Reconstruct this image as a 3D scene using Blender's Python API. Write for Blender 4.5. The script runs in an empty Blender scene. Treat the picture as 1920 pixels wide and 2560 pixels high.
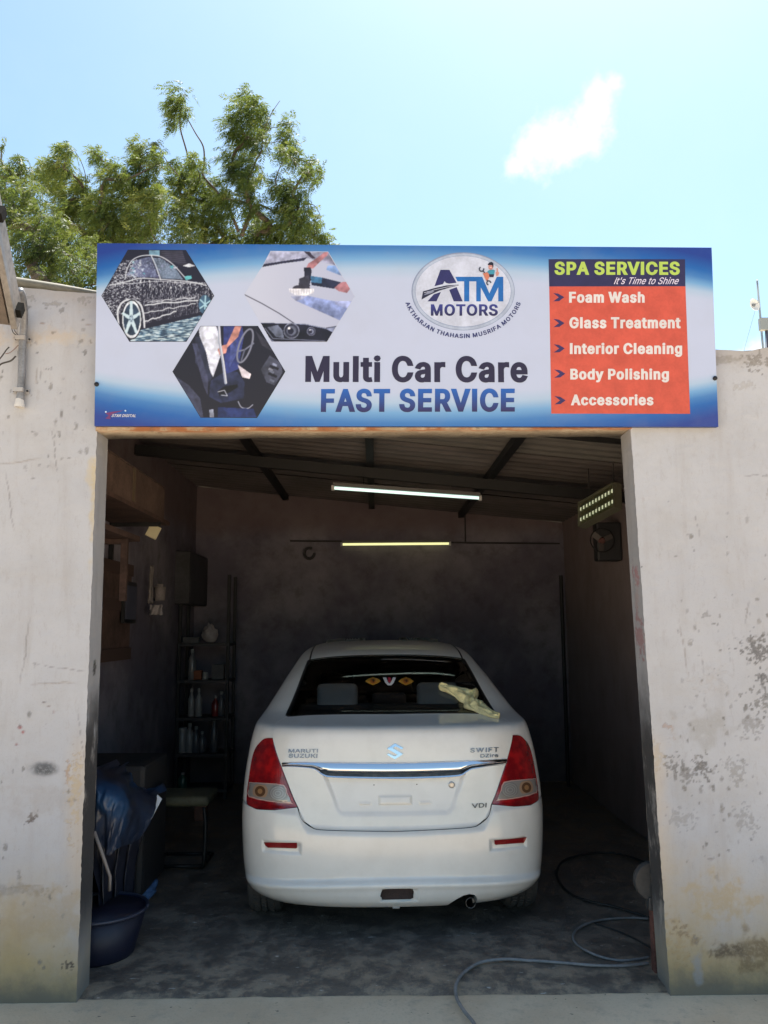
import bpy, bmesh, math, random
import numpy as np
from math import radians, sin, cos, pi, sqrt, atan2, hypot
from mathutils import Vector, Matrix, noise
from mathutils.bvhtree import BVHTree
from mathutils.geometry import tessellate_polygon, delaunay_2d_cdt

random.seed(7)
scene = bpy.context.scene
col = scene.collection

# ------------------------------------------------------------------ camera
FPX, CAMH, CAMD = 2070.0, 1.65, 3.99          # focal length in photo pixels, height, distance to the front wall
cam_data = bpy.data.cameras.new('camera')
cam = bpy.data.objects.new('camera', cam_data)
col.objects.link(cam)
cam_data.sensor_fit = 'VERTICAL'
cam_data.sensor_height = 36.0
cam_data.lens = 36.0 * FPX / 2560.0
cam_data.clip_start = 0.05
cam_data.clip_end = 2000
RM = Matrix.Rotation(radians(-0.6), 3, 'Z') @ Matrix.Rotation(radians(98.0), 3, 'X') @ Matrix.Rotation(radians(-0.4), 3, 'Z')
CP = Vector((0, -CAMD, CAMH))
cam.matrix_world = Matrix.Translation(CP) @ RM.to_4x4()
scene.camera = cam

# ------------------------------------------------------------------ world and sun
SUN_EL, SUN_AZ = radians(68), radians(24)      # azimuth clockwise from +Y (sun stands behind the garage)
world = bpy.data.worlds.new("World")
scene.world = world
world.use_nodes = True
wn, wl = world.node_tree.nodes, world.node_tree.links
for n in list(wn):
    wn.remove(n)
w_out = wn.new('ShaderNodeOutputWorld')
w_bg = wn.new('ShaderNodeBackground')
sky = wn.new('ShaderNodeTexSky')
sky.sky_type = 'NISHITA'
sky.sun_disc = False
sky.sun_elevation = SUN_EL
sky.sun_rotation = SUN_AZ
sky.air_density = 1.0
sky.dust_density = 1.4
sky.ozone_density = 0.7
SKY_STRENGTH = 0.08
w_bg.inputs['Strength'].default_value = SKY_STRENGTH
wl.new(w_bg.outputs[0], w_out.inputs[0])

def wdir(px, py):
    d = RM @ Vector(((px - 960) / FPX, -(py - 1280) / FPX, -1))
    return d.normalized()

def wnode(t, **kw):
    n = wn.new(t)
    for k, v in kw.items():
        setattr(n, k, v)
    return n
# clouds: white patches in fixed directions of the sky, broken up by noise, plus thin veils everywhere
tc = wnode('ShaderNodeTexCoord')
cn = wnode('ShaderNodeTexNoise'); cn.inputs['Scale'].default_value = 9; cn.inputs['Detail'].default_value = 8; cn.inputs['Roughness'].default_value = .62
wl.new(tc.outputs['Generated'], cn.inputs['Vector'])
prev = None
for (px, py, rx) in ((1292, 415, 20), (1318, 392, 24), (1350, 375, 30), (1390, 355, 38), (1430, 350, 36), (1470, 340, 30), (1468, 300, 30), (1490, 268, 28), (1510, 232, 22), (1530, 208, 15), (1900, 885, 22), (1860, 900, 14)):
    d = wdir(px, py)
    vm = wnode('ShaderNodeVectorMath', operation='DISTANCE')
    wl.new(tc.outputs['Generated'], vm.inputs[0])
    vm.inputs[1].default_value = d
    m = wnode('ShaderNodeMath', operation='DIVIDE'); wl.new(vm.outputs['Value'], m.inputs[0]); m.inputs[1].default_value = rx / FPX
    if prev is None:
        prev = m
    else:
        mn = wnode('ShaderNodeMath', operation='SMOOTH_MIN'); mn.inputs[2].default_value = .25
        wl.new(prev.outputs[0], mn.inputs[0]); wl.new(m.outputs[0], mn.inputs[1])
        prev = mn
cn2 = wnode('ShaderNodeTexNoise'); cn2.inputs['Scale'].default_value = 38; cn2.inputs['Detail'].default_value = 6; cn2.inputs['Roughness'].default_value = .6
wl.new(tc.outputs['Generated'], cn2.inputs['Vector'])
sub = wnode('ShaderNodeMath', operation='MULTIPLY_ADD'); wl.new(cn2.outputs['Fac'], sub.inputs[0]); sub.inputs[1].default_value = 3.4; sub.inputs[2].default_value = -1.75
add = wnode('ShaderNodeMath', operation='ADD'); wl.new(prev.outputs[0], add.inputs[0]); wl.new(sub.outputs[0], add.inputs[1])
mr = wnode('ShaderNodeMapRange'); mr.interpolation_type = 'SMOOTHSTEP'
mr.inputs['From Min'].default_value = 2.1; mr.inputs['From Max'].default_value = .0; mr.inputs['To Max'].default_value = .8
wl.new(add.outputs[0], mr.inputs['Value'])
veil = wnode('ShaderNodeMapRange'); veil.inputs['From Min'].default_value = .45; veil.inputs['From Max'].default_value = .8; veil.inputs['To Max'].default_value = .035
wl.new(cn.outputs['Fac'], veil.inputs['Value'])
mx = wnode('ShaderNodeMath', operation='MAXIMUM'); wl.new(mr.outputs[0], mx.inputs[0]); wl.new(veil.outputs[0], mx.inputs[1])
cmix = wnode('ShaderNodeMixRGB'); cmix.inputs[2].default_value = (5.6, 5.6, 5.6, 1)
wl.new(mx.outputs[0], cmix.inputs[0]); tint = wnode('ShaderNodeMixRGB', blend_type='MULTIPLY'); tint.inputs[0].default_value = 1; tint.inputs[2].default_value = (.91, 1.035, .985, 1); wl.new(sky.outputs[0], tint.inputs[1]); wl.new(tint.outputs[0], cmix.inputs[1]); wl.new(cmix.outputs[0], w_bg.inputs[0])

sun_d = bpy.data.lights.new('sun', 'SUN')
sun_d.energy = 5.0
sun_d.angle = radians(0.53)
sun_d.color = (1, .95, .87)
sun = bpy.data.objects.new('sun', sun_d)
col.objects.link(sun)
sv = Vector((sin(SUN_AZ) * cos(SUN_EL), cos(SUN_AZ) * cos(SUN_EL), sin(SUN_EL)))
sun.rotation_euler = sv.to_track_quat('Z', 'Y').to_euler()

vs = scene.view_settings
vs.view_transform = 'Standard'
vs.look = 'None'
vs.gamma = 1
vs.use_curve_mapping = False
vs.exposure = 1.6
scene.render.engine = 'CYCLES'
scene.cycles.max_bounces = 8
scene.cycles.diffuse_bounces = 5
scene.cycles.transparent_max_bounces = 12

# ------------------------------------------------------------------ measuring helpers (pixel of the photograph -> point on a real plane)
def ray(px, py):
    return RM @ Vector(((px - 960) / FPX, -(py - 1280) / FPX, -1))
def aty(px, py, Y):
    d = ray(px, py); return CP + d * ((Y - CP.y) / d.y)
def atx(px, py, X):
    d = ray(px, py); return CP + d * ((X - CP.x) / d.x)
def atz(px, py, Z):
    d = ray(px, py); return CP + d * ((Z - CP.z) / d.z)

# ------------------------------------------------------------------ object helpers
def thing(name, label, cat, loc=(0, 0, 0), rotz=0, group=None):
    o = bpy.data.objects.new(name, None)
    o.empty_display_size = .1
    col.objects.link(o)
    o.location = loc
    o.rotation_euler = (0, 0, rotz)
    o['label'] = label; o['category'] = cat
    if group: o['group'] = group
    return o
def tag(o, label, cat, group=None, kind=None):
    o['label'] = label; o['category'] = cat
    if group: o['group'] = group
    if kind: o['kind'] = kind
    return o
def root_loc(p):
    while p.parent: p = p.parent
    return p.location
def mkobj(name, verts, faces, mat, parent=None, local=False, smooth=False, matidx=None, label=None, normals=None, loc=None):
    """one mesh object; verts in world space unless local (then in the space of its thing)"""
    if parent is not None and not local:
        L = root_loc(parent)
        verts = [(v[0] - L[0], v[1] - L[1], v[2] - L[2]) for v in verts]
    if loc is not None:
        verts = [(v[0] - loc[0], v[1] - loc[1], v[2] - loc[2]) for v in verts]
    me = bpy.data.meshes.new(name)
    me.from_pydata([tuple(v) for v in verts], [], [tuple(f) for f in faces])
    mats = mat if isinstance(mat, (list, tuple)) else [mat]
    for m in mats: me.materials.append(m)
    if matidx is not None: me.polygons.foreach_set('material_index', matidx)
    if smooth: me.polygons.foreach_set('use_smooth', [True] * len(me.polygons))
    me.update()
    if normals is not None:
        me.normals_split_custom_set_from_vertices(normals)
    o = bpy.data.objects.new(name, me)
    col.objects.link(o)
    if parent is not None: o.parent = parent
    if loc is not None: o.location = loc
    if label: o['label'] = label
    return o
class MB:
    def __init__(s): s.v = []; s.f = []; s.m = []
    def add(s, v, f, m=0):
        b = len(s.v); s.v += [tuple(q) for q in v]
        s.f += [tuple(i + b for i in q) for q in f]; s.m += [m] * len(f); return s
    def box(s, a, b, m=0):
        x0, y0, z0 = a; x1, y1, z1 = b
        v = [(x0,y0,z0),(x1,y0,z0),(x1,y1,z0),(x0,y1,z0),(x0,y0,z1),(x1,y0,z1),(x1,y1,z1),(x0,y1,z1)]
        return s.add(v, [(3,2,1,0),(4,5,6,7),(0,1,5,4),(1,2,6,5),(2,3,7,6),(3,0,4,7)], m)
    def obox(s, c, ax, ay, az, m=0):
        """oriented box: centre and three half-axis vectors"""
        c = Vector(c); ax = Vector(ax); ay = Vector(ay); az = Vector(az)
        v = [c + sx*ax + sy*ay + sz*az for sz in (-1, 1) for sx, sy in ((-1,-1),(1,-1),(1,1),(-1,1))]
        return s.add(v, [(3,2,1,0),(4,5,6,7),(0,1,5,4),(1,2,6,5),(2,3,7,6),(3,0,4,7)], m)
    def bbox(s, a, b, r=.01, m=0, seg=2):
        """box with rounded edges"""
        bm = bmesh.new()
        bmesh.ops.create_cube(bm, size=1)
        for v in bm.verts:
            v.co = Vector([(a[i] + b[i]) / 2 + v.co[i] * (b[i] - a[i]) for i in range(3)])
        bmesh.ops.bevel(bm, geom=bm.edges[:], offset=r, segments=seg, affect='EDGES', profile=.6)
        s.bm(bm, m); return s
    def bm(s, bm, m=0):
        bm.verts.index_update()
        s.add([v.co.copy() for v in bm.verts], [[v.index for v in f.verts] for f in bm.faces], m)
        bm.free(); return s
    def tube(s, pts, r, n=8, m=0, cap=True):
        pts = [Vector(p) for p in pts]
        rs = r if isinstance(r, (list, tuple)) else [r] * len(pts)
        b = len(s.v); up = None
        for i, p in enumerate(pts):
            t = (pts[min(i + 1, len(pts) - 1)] - pts[max(i - 1, 0)])
            if t.length < 1e-9: t = Vector((0, 0, 1))
            t.normalize()
            if up is None:
                up = Vector((0, 0, 1)) if abs(t.z) < .9 else Vector((1, 0, 0))
            u = (up - t * up.dot(t)).normalized(); w = t.cross(u); up = u
            for k in range(n):
                a = 2 * pi * k / n
                s.v.append(tuple(p + (u * cos(a) + w * sin(a)) * rs[i]))
        for i in range(len(pts) - 1):
            for k in range(n):
                s.f.append((b + i*n + k, b + i*n + (k+1) % n, b + (i+1)*n + (k+1) % n, b + (i+1)*n + k)); s.m.append(m)
        if cap:
            s.f.append(tuple(b + k for k in range(n))[::-1]); s.m.append(m)
            e = b + (len(pts) - 1) * n
            s.f.append(tuple(e + k for k in range(n))); s.m.append(m)
        return s
    def lathe(s, c, prof, n=24, axis='z', m=0):
        b = len(s.v); c = Vector(c)
        for (r, h) in prof:
            for k in range(n):
                a = 2 * pi * k / n
                if axis == 'z': q = (r*cos(a), r*sin(a), h)
                elif axis == 'x': q = (h, r*cos(a), r*sin(a))
                else: q = (r*cos(a), h, r*sin(a))
                s.v.append(tuple(c + Vector(q)))
        for i in range(len(prof) - 1):
            for k in range(n):
                s.f.append((b + i*n + k, b + i*n + (k+1) % n, b + (i+1)*n + (k+1) % n, b + (i+1)*n + k)); s.m.append(m)
        for i in (0, len(prof) - 1):
            s.f.append(tuple(b + i*n + k for k in range(n))); s.m.append(m)
        return s
    def build(s, name, mat, parent=None, local=False, smooth=False, label=None, loc=None):
        return mkobj(name, s.v, s.f, mat, parent, local, smooth, s.m, label, loc=loc)
def autosmooth(o, ang=40):
    me = o.data
    me.polygons.foreach_set('use_smooth', [True] * len(me.polygons))
    me.set_sharp_from_angle(angle=radians(ang))
def spline(pts, n=8):
    """Catmull-Rom through points of any dimension"""
    P = [Vector(p) for p in pts]; out = []
    for i in range(len(P) - 1):
        p0, p1, p2, p3 = P[max(i-1, 0)], P[i], P[i+1], P[min(i+2, len(P)-1)]
        for k in range(n):
            t = k / n
            out.append(.5 * ((2*p1) + (p2-p0)*t + (2*p0-5*p1+4*p2-p3)*t*t + (-p0+3*p1-3*p2+p3)*t**3))
    out.append(P[-1]); return out
def fbm(x, y, z=0, o=4):
    return noise.fractal(Vector((x, y, z)), 1.0, 2.0, o)

# ------------------------------------------------------------------ material helpers
class NT:
    def __init__(s, name):
        s.mat = bpy.data.materials.new(name); s.mat.use_nodes = True
        s.n = s.mat.node_tree.nodes; s.l = s.mat.node_tree.links
        s.b = s.n['Principled BSDF']; s.out = s.n['Material Output']
        s.tc = s.n.new('ShaderNodeTexCoord')
        s.geo = s.n.new('ShaderNodeNewGeometry')
        s.P = s.geo.outputs['Position']; s.O = s.tc.outputs['Object']
    def node(s, t, **kw):
        n = s.n.new(t)
        for k, v in kw.items(): setattr(n, k, v)
        return n
    def put(s, sock, v):
        if v is None: return
        if hasattr(v, 'links') or isinstance(v, bpy.types.NodeSocket): s.l.new(v, sock)
        elif isinstance(v, (tuple, list)) and len(v) == 3 and sock.type == 'RGBA': sock.default_value = (*v, 1)
        else: sock.default_value = v
    def math(s, op, a, b=None, c=None, clamp=False):
        n = s.node('ShaderNodeMath', operation=op, use_clamp=clamp)
        s.put(n.inputs[0], a); s.put(n.inputs[1], b)
        if c is not None: s.put(n.inputs[2], c)
        return n.outputs[0]
    def noise(s, scale, detail=5, rough=.55, vec=None, dist=0, stretch=None):
        n = s.node('ShaderNodeTexNoise')
        n.inputs['Scale'].default_value = scale; n.inputs['Detail'].default_value = detail
        n.inputs['Roughness'].default_value = rough; n.inputs['Distortion'].default_value = dist
        v = vec or s.P
        if stretch:
            mp = s.node('ShaderNodeMapping'); s.l.new(v, mp.inputs[0]); mp.inputs['Scale'].default_value = stretch; v = mp.outputs[0]
        s.l.new(v, n.inputs['Vector']); return n.outputs['Fac']
    def ramp(s, v, a, b, lo=0, hi=1, smooth=True):
        n = s.node('ShaderNodeMapRange')
        if smooth: n.interpolation_type = 'SMOOTHSTEP'
        s.put(n.inputs['Value'], v)
        for k, q in (('From Min', a), ('From Max', b), ('To Min', lo), ('To Max', hi)): s.put(n.inputs[k], q)
        return n.outputs[0]
    def mix(s, f, a, b, mode='MIX'):
        n = s.node('ShaderNodeMixRGB', blend_type=mode)
        s.put(n.inputs[0], f); s.put(n.inputs[1], a); s.put(n.inputs[2], b); return n.outputs[0]
    def sep(s, v=None):
        n = s.node('ShaderNodeSeparateXYZ'); s.l.new(v or s.P, n.inputs[0]); return n.outputs
    def bump(s, h, strength=.3, dist=.01, prev=None):
        n = s.node('ShaderNodeBump'); n.inputs['Strength'].default_value = strength; n.inputs['Distance'].default_value = dist
        s.l.new(h, n.inputs['Height'])
        if prev is not None: s.l.new(prev, n.inputs['Normal'])
        s.l.new(n.outputs[0], s.b.inputs['Normal']); return n.outputs[0]
    def set(s, **kw):
        for k, v in kw.items(): s.put(s.b.inputs[k.replace('_', ' ')], v)
        return s
def lin(c): return tuple((v / 12.92 if v <= .04045 else ((v + .055) / 1.055) ** 2.4) for v in c)
def C8(r, g, b, k=1.0):
    """8-bit photo colour -> linear base colour, divided by the light the shaded front receives"""
    return tuple(min(.92, v * k) for v in lin((r / 255, g / 255, b / 255)))
_cache = {}
def M(name, colr, rough=.6, metal=0, nscale=None, namt=.15, bump=0, bscale=60, coat=0, emit=None, es=0, spec=.5, alpha=None):
    if name in _cache: return _cache[name]
    t = NT(name)
    c = colr
    if nscale:
        f = t.noise(nscale, 6, .6, vec=t.O)
        g = t.noise(nscale * 7, 4, .6, vec=t.O)
        f = t.math('ADD', f, t.math('MULTIPLY', g, .5))
        f = t.ramp(f, .45, 1.05)
        c = t.mix(f, tuple(v * (1 - namt * 1.6) for v in colr), tuple(min(.95, v * (1 + namt)) for v in colr))
    t.set(Base_Color=c, Roughness=rough, Metallic=metal, Coat_Weight=coat, Specular_IOR_Level=spec)
    if bump: t.bump(t.noise(bscale, 5, .6, vec=t.O), bump, .004)
    if emit: t.set(Emission_Color=emit, Emission_Strength=es)
    _cache[name] = t.mat
    return t.mat
# ================================================================== materials of the setting
KP = .84      # shaded-front print factor for C8
def plaster_mat():
    t = NT('old white plaster')
    x, y, z = t.sep()
    big = t.noise(.9, 5, .6); med = t.noise(4, 6, .62); fine = t.noise(28, 5, .6)
    streak = t.noise(3.2, 5, .6, stretch=(2.6, 2.6, .28))
    c = t.mix(t.ramp(big, .3, .7), (.350, .370, .420), (.402, .422, .470))
    c = t.mix(t.ramp(med, .42, .75, 0, .5), c, (.315, .32, .335))
    c = t.mix(t.ramp(fine, .5, .8, 0, .25), c, (.33, .33, .33))
    c = t.mix(t.ramp(streak, .50, .75, 0, .42), c, (.29, .285, .29))
    c = t.mix(t.ramp(t.noise(14, 7, .75, stretch=(2.2, 2.2, .8)), .52, .72, 0, .38), c, (.27, .262, .262))
    # grey weathering below the top edge
    top = t.math('SUBTRACT', t.math('ADD', z, t.math('MULTIPLY', x, .098)), 3.195)
    topm = t.ramp(t.math('ADD', top, t.math('MULTIPLY', t.math('SUBTRACT', t.noise(5, 6, .7), .5), .28)), -.16, .02)
    c = t.mix(t.math('MULTIPLY', topm, .55), c, (.30, .27, .24))
    # damp yellow band and dirt at the foot
    wob = t.math('MULTIPLY', t.math('SUBTRACT', t.noise(2.0, 5, .65), .5), 1.0)
    foot = t.ramp(t.math('ADD', z, wob), .72, .05)
    c = t.mix(t.math('MULTIPLY', foot, .95), c, t.mix(t.noise(5, 4), (.33, .25, .125), (.43, .34, .18)))
    low = t.ramp(t.math('ADD', z, t.math('MULTIPLY', t.math('SUBTRACT', t.noise(7, 5, .7), .5), .22)), .17, .0)
    c = t.mix(t.math('MULTIPLY', low, .8), c, (.13, .12, .105))
    # edges of the opening: pale ochre stain beside the left edge, oily black hand marks on both jambs
    ex = t.math('ABSOLUTE', t.math('ADD', x, 0.04))
    warp = t.math('MULTIPLY', t.math('SUBTRACT', t.noise(9, 6, .7), .5), .09)
    edge = t.ramp(t.math('SUBTRACT', t.math('ADD', ex, warp), 1.30), .13, .03)
    zz1 = t.math('MULTIPLY', t.ramp(t.math('ADD', z, warp), .25, .6), t.ramp(t.math('ADD', z, warp), 1.25, 1.0))
    c = t.mix(t.math('MULTIPLY', t.math('MULTIPLY', edge, zz1), .4), c, (.47, .38, .27))
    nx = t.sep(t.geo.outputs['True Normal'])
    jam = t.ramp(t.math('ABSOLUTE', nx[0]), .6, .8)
    jn = t.noise(6, 6, .7, stretch=(1, 1, .5))
    jz = t.math('MULTIPLY', t.ramp(z, .12, .45), t.ramp(t.math('ADD', z, t.math('MULTIPLY', t.math('SUBTRACT', t.noise(3, 4), .5), .5)), 1.42, 1.12))
    oil = t.math('MULTIPLY', jz, t.ramp(jn, .30, .50))
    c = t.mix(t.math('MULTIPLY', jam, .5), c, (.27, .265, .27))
    c = t.mix(t.math('MULTIPLY', jam, t.math('MULTIPLY', oil, .93)), c, (.035, .035, .038))
    # located stains, chips and cracks live in a colour attribute of the wall mesh
    at = t.node('ShaderNodeAttribute', attribute_name='stain', attribute_type='GEOMETRY')
    sa = t.math('MULTIPLY', at.outputs['Alpha'], t.ramp(t.noise(75, 4, .7), .30, .55, .55, 1))
    c = t.mix(sa, c, at.outputs['Color'])
    # small chips scattered where the plaster is worn
    c = t.mix(t.ramp(t.noise(130, 3, .7), .55, .75, 0, .22), c, (.20, .195, .19))
    chips = t.ramp(t.noise(46, 4, .6), .69, .72, 0, 1)
    worn = t.ramp(t.noise(1.7, 3, .5), .5, .68)
    c = t.mix(t.math('MULTIPLY', chips, t.math('MULTIPLY', worn, .7)), c, (.22, .22, .22))
    c = t.mix(t.ramp(nx[2], .5, .8), c, t.mix(t.noise(8, 6, .7), (.10, .09, .08), (.20, .18, .155)))
    t.set(Base_Color=c, Roughness=.92, Specular_IOR_Level=.2)
    n1 = t.bump(t.noise(90, 6, .65), .22, .003)
    t.bump(t.noise(7, 5, .6), .35, .012, prev=n1)
    return t.mat
MAT_PLASTER = plaster_mat()

SPOTS = [
    (112, 1923, .085, .043, (0.056, 0.063, 0.074), .85, 0),      # blue grey smudge
    (50, 1818, .016, .012, (0.222, 0.015, 0.022), .9, 0), (58, 1830, .010, .010, (0.244, 0.030, 0.037), .8, 0),
    (42, 1861, .010, .008, (0.222, 0.030, 0.037), .7, 0),
    (110, 1756, .012, .006, (0.089, 0.067, 0.067), .8, 0), (122, 1765, .012, .005, (0.185, 0.118, 0.118), .7, 0), (135, 1780, .006, .014, (0.259, 0.185, 0.185), .6, 0),
    (78, 2045, .022, .035, (0.126, 0.111, 0.111), .95, 1), (168, 2412, .022, .020, (0.067, 0.056, 0.052), .9, 1), (135, 2365, .008, .010, (0.111, 0.096, 0.081), .8, 1),
    (173, 2003, .017, .009, (0.141, 0.126, 0.126), .8, 0), (170, 1935, .012, .05, (0.311, 0.207, 0.133), .6, 1),
    (20, 2225, .16, .035, (0.207, 0.200, 0.192), .6, .5), (100, 2230, .05, .012, (0.192, 0.178, 0.163), .5, 1),
    (155, 2000, .30, .10, (0.296, 0.281, 0.274), .3, .8),
    (1750, 1918, .05, .040, (0.126, 0.126, 0.133), .9, 1), (1690, 1915, .045, .035, (0.148, 0.148, 0.155), .8, 1), (1715, 1935, .06, .04, (0.163, 0.163, 0.170), .75, 1),
    (1895, 1630, .07, .06, (0.104, 0.104, 0.111), .85, 1), (1907, 1700, .03, .04, (0.089, 0.089, 0.096), .8, 1), (1872, 1768, .014, .016, (0.148, 0.148, 0.148), .8, 1), (1850, 1735, .012, .010, (0.148, 0.148, 0.148), .8, 1),
    (1840, 1930, .05, .05, (0.222, 0.222, 0.222), .6, 1), (1880, 1810, .04, .05, (0.192, 0.192, 0.200), .6, 1),
    (1880, 1600, .07, .012, (0.148, 0.148, 0.155), .7, 1), (1760, 1535, .03, .012, (0.185, 0.185, 0.192), .6, 1), (1788, 1562, .010, .012, (0.148, 0.148, 0.148), .8, 1),
    (1765, 1820, .13, .10, (0.266, 0.266, 0.259), .5, .3), (1870, 2380, .16, .09, (0.148, 0.111, 0.067), .75, .5), (1820, 2375, .09, .045, (0.111, 0.089, 0.067), .7, .5),
    (1738, 2350, .022, .035, (0.126, 0.126, 0.133), .9, .6), (1742, 2420, .03, .08, (0.266, 0.274, 0.289), .7, .4),
    (1800, 2250, .18, .10, (0.370, 0.296, 0.178), .6, .6), (1700, 2350, .11, .10, (0.370, 0.274, 0.148), .55, .7),
    (1700, 2390, .05, .07, (0.340, 0.252, 0.141), .5, .7), (1665, 1815, .025, .012, (0.281, 0.185, 0.148), .5, 1), (1682, 1828, .016, .035, (0.296, 0.215, 0.148), .5, .6),
    (205, 690 + 60, .03, .02, (0.222, 0.222, 0.222), .6, 1), (75, 768, .012, .010, (0.148, 0.148, 0.148), .7, 1), (115, 772, .018, .008, (0.178, 0.178, 0.178), .7, 1), (155, 772, .012, .014, (0.163, 0.163, 0.163), .7, 1),
    (213, 885, .010, .022, (0.148, 0.148, 0.155), .85, 1), (208, 800, .012, .008, (0.148, 0.148, 0.148), .8, 1), (125, 922, .02, .006, (0.185, 0.185, 0.185), .7, 1), (205, 930, .014, .03, (0.185, 0.185, 0.185), .6, 1), (93, 882, .006, .004, (0.089, 0.089, 0.089), .8, 0),
    (154, 1035, .004, .028, (0.111, 0.111, 0.118), .8, .4), (148, 1112, .004, .004, (0.111, 0.111, 0.111), .7, 0), (82, 1195, .012, .003, (0.185, 0.185, 0.192), .7, .4), (116, 1143, .003, .006, (0.148, 0.148, 0.148), .7, 0),
    (1757, 1650, .003, .12, (0.244, 0.237, 0.237), .7, .2), (1825, 1640, .002, .03, (0.222, 0.222, 0.222), .6, .2), (1605, 1417, .003, .003, (0.044, 0.037, 0.037), .9, 0), (1668, 1698, .003, .003, (0.037, 0.037, 0.037), .9, 0),
    (1760, 2125, .004, .05, (0.185, 0.185, 0.178), .7, .5), (1778, 2148, .02, .004, (0.222, 0.200, 0.192), .7, .3), (1658, 2202, .004, .004, (0.074, 0.022, 0.022), .9, 0),
    (100, 850, .9, .035, (0.459, 0.400, 0.311), .22, 1), (60, 840, .28, .05, (0.407, 0.326, 0.222), .30, .8),
    (120, 808, .12, .0016, (.25, .17, .13), .7, .2), (195, 812, .10, .0014, (.25, .17, .13), .6, .2), (1770, 1700, .10, .05, (.33, .32, .32), .4, 1), (1700, 2050, .06, .04, (.22, .22, .22), .5, 1), (1860, 2050, .05, .05, (.2, .2, .2), .5, 1),
    (236, 1250, .022, .30, (.40, .34, .21), .6, .3), (232, 1180, .03, .16, (.42, .36, .24), .5, .4), (120, 2290, .35, .14, (.33, .27, .18), .5, .4),
    (1905, 1750, .05, .06, (.12, .12, .12), .7, 1), (1700, 2330, .04, .03, (.2, .16, .12), .6, 1), (60, 745, .05, .012, (.26, .255, .25), .7, 1), (130, 760, .06, .01, (.24, .235, .23), .7, 1), (225, 745, .04, .012, (.24, .235, .23), .6, 1),
    (1800, 900, .16, .03, (.2, .19, .17), .6, 1), (1895, 905, .08, .04, (.17, .16, .15), .75, 1), (1860, 960, .05, .02, (.3, .3, .3), .5, 1), (1640, 1900, .03, .10, (.36, .30, .2), .4, 1), (185, 1990, .03, .16, (.40, .33, .22), .55, 1),
]

def stain_points(V, jamb):
    """colour and strength of the dirt at every wall vertex (V: n x 3)"""
    n = len(V); C_ = np.zeros((n, 3)); A_ = np.zeros(n)
    X, Y, Z = V[:, 0], V[:, 1], V[:, 2]
    def nz(sc, o, seed, sx=1, sz=1):
        return np.array([noise.fractal(Vector((x * sc * sx + seed, y * sc, z * sc * sz)), .9, 2.1, o) for x, y, z in V])
    n1 = nz(14, 3, 1.0) * .55; n2 = nz(52, 3, 9.0) * .55; n3 = nz(5, 3, 4.0) * .55
    sst = lambda e0, e1, v: (lambda t: t * t * (3 - 2 * t))(np.clip((v - e0) / (e1 - e0), 0, 1))
    def over(c, al):
        nonlocal C_, A_
        An = al + A_ * (1 - al); k = np.where(An > 1e-6, An, 1)
        C_ = (np.array(c)[None] * al[:, None] + C_ * (A_ * (1 - al))[:, None]) / k[:, None]; A_ = An
    if jamb:
        for (px, py, ry, rz, c, am) in ((1588, 1437, .05, .05, (.30, .10, .12), .65), (1600, 1590, .07, .12, (.27, .10, .11), .6), (1592, 1500, .05, .06, (.33, .2, .2), .35), (216, 1672, .02, .04, (.05, .05, .05), .9), (226, 1655, .02, .012, (.05, .06, .05), .9)):
            p = aty(px, py, .06)
            if abs(p.x) < 1.2 or (p.x > 0) != (X.mean() > 0): continue
            d = np.hypot((Y - .08) / ry, (Z - p.z) / rz) + n1 * 1.4 + n2 * 1.2
            over(c, am * sst(1.0, .5, d))
        return C_, A_
    for (px, py, rx, rz, c, am, hard) in SPOTS:
        p = aty(px, py, 0)
        m = (np.abs(X - p.x) < rx * 2.6 + .02) & (np.abs(Z - p.z) < rz * 2.6 + .02)
        if not m.any(): continue
        d = np.hypot((X - p.x) / rx, (Z - p.z) / rz) + n1 * (1.1 * (hard > 0) + .35)
        if hard >= .5: d = d + (n2 * (2.6 if rx < .12 else .9)) * hard + (.25 if rx < .12 else 0)
        over(c, np.where(m, am * sst(1.05, .80 if (hard >= 1 and rx < .1) else .3, d), 0))
    # loose chips
    rr = random.Random(21)
    for k in range(250):
        if k < 160: x, z = rr.uniform(1.42, 2.0), abs(rr.gauss(1.15, .45)) + .1
        elif k < 210: x, z = rr.uniform(-1.95, -1.40), rr.uniform(2.4, 3.25)
        else: x, z = rr.uniform(-1.9, -1.38), rr.uniform(.1, 1.5)
        r = rr.choice([.003, .004, .006, .009]); st = rr.uniform(.6, 2.2)
        m = (np.abs(X - x) < r * 4) & (np.abs(Z - z) < r * 4 * st)
        if not m.any(): continue
        ix = np.nonzero(m)[0]; d = np.hypot((X[ix] - x) / r, (Z[ix] - z) / (r * st)) + n2[ix] * 1.6
        al = np.zeros(n); al[ix] = rr.uniform(.35, .8) * sst(1.25, .6, d); g_ = rr.uniform(.10, .2); over((g_, g_ * .98, g_ * .97), al)
    # hairline cracks and runs
    for k in range(26):
        x = rr.uniform(1.4, 2.0) if k % 2 else rr.uniform(-1.9, -1.4); z = rr.uniform(.4, 3.0)
        L = rr.uniform(.05, .32); w = rr.uniform(.0016, .003); lean = rr.uniform(-.25, .25); hor = rr.random() < .3
        t_ = (X - x) / L if hor else (z - Z) / L
        off_ = (Z - z - lean * (X - x)) if hor else (X - x - lean * (z - Z))
        m = (t_ > 0) & (t_ < 1) & (np.abs(off_ + n1 * .012) < .012)
        if not m.any(): continue
        al = np.where(m, .55 * sst(w * 1.8, w * .4, np.abs(off_ + n1 * .012)) * np.sin(np.clip(t_, 0, 1) * pi) ** .5, 0)
        over((.16, .145, .135) if k % 3 else (.24, .2, .15), al)
    return C_, A_
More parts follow.
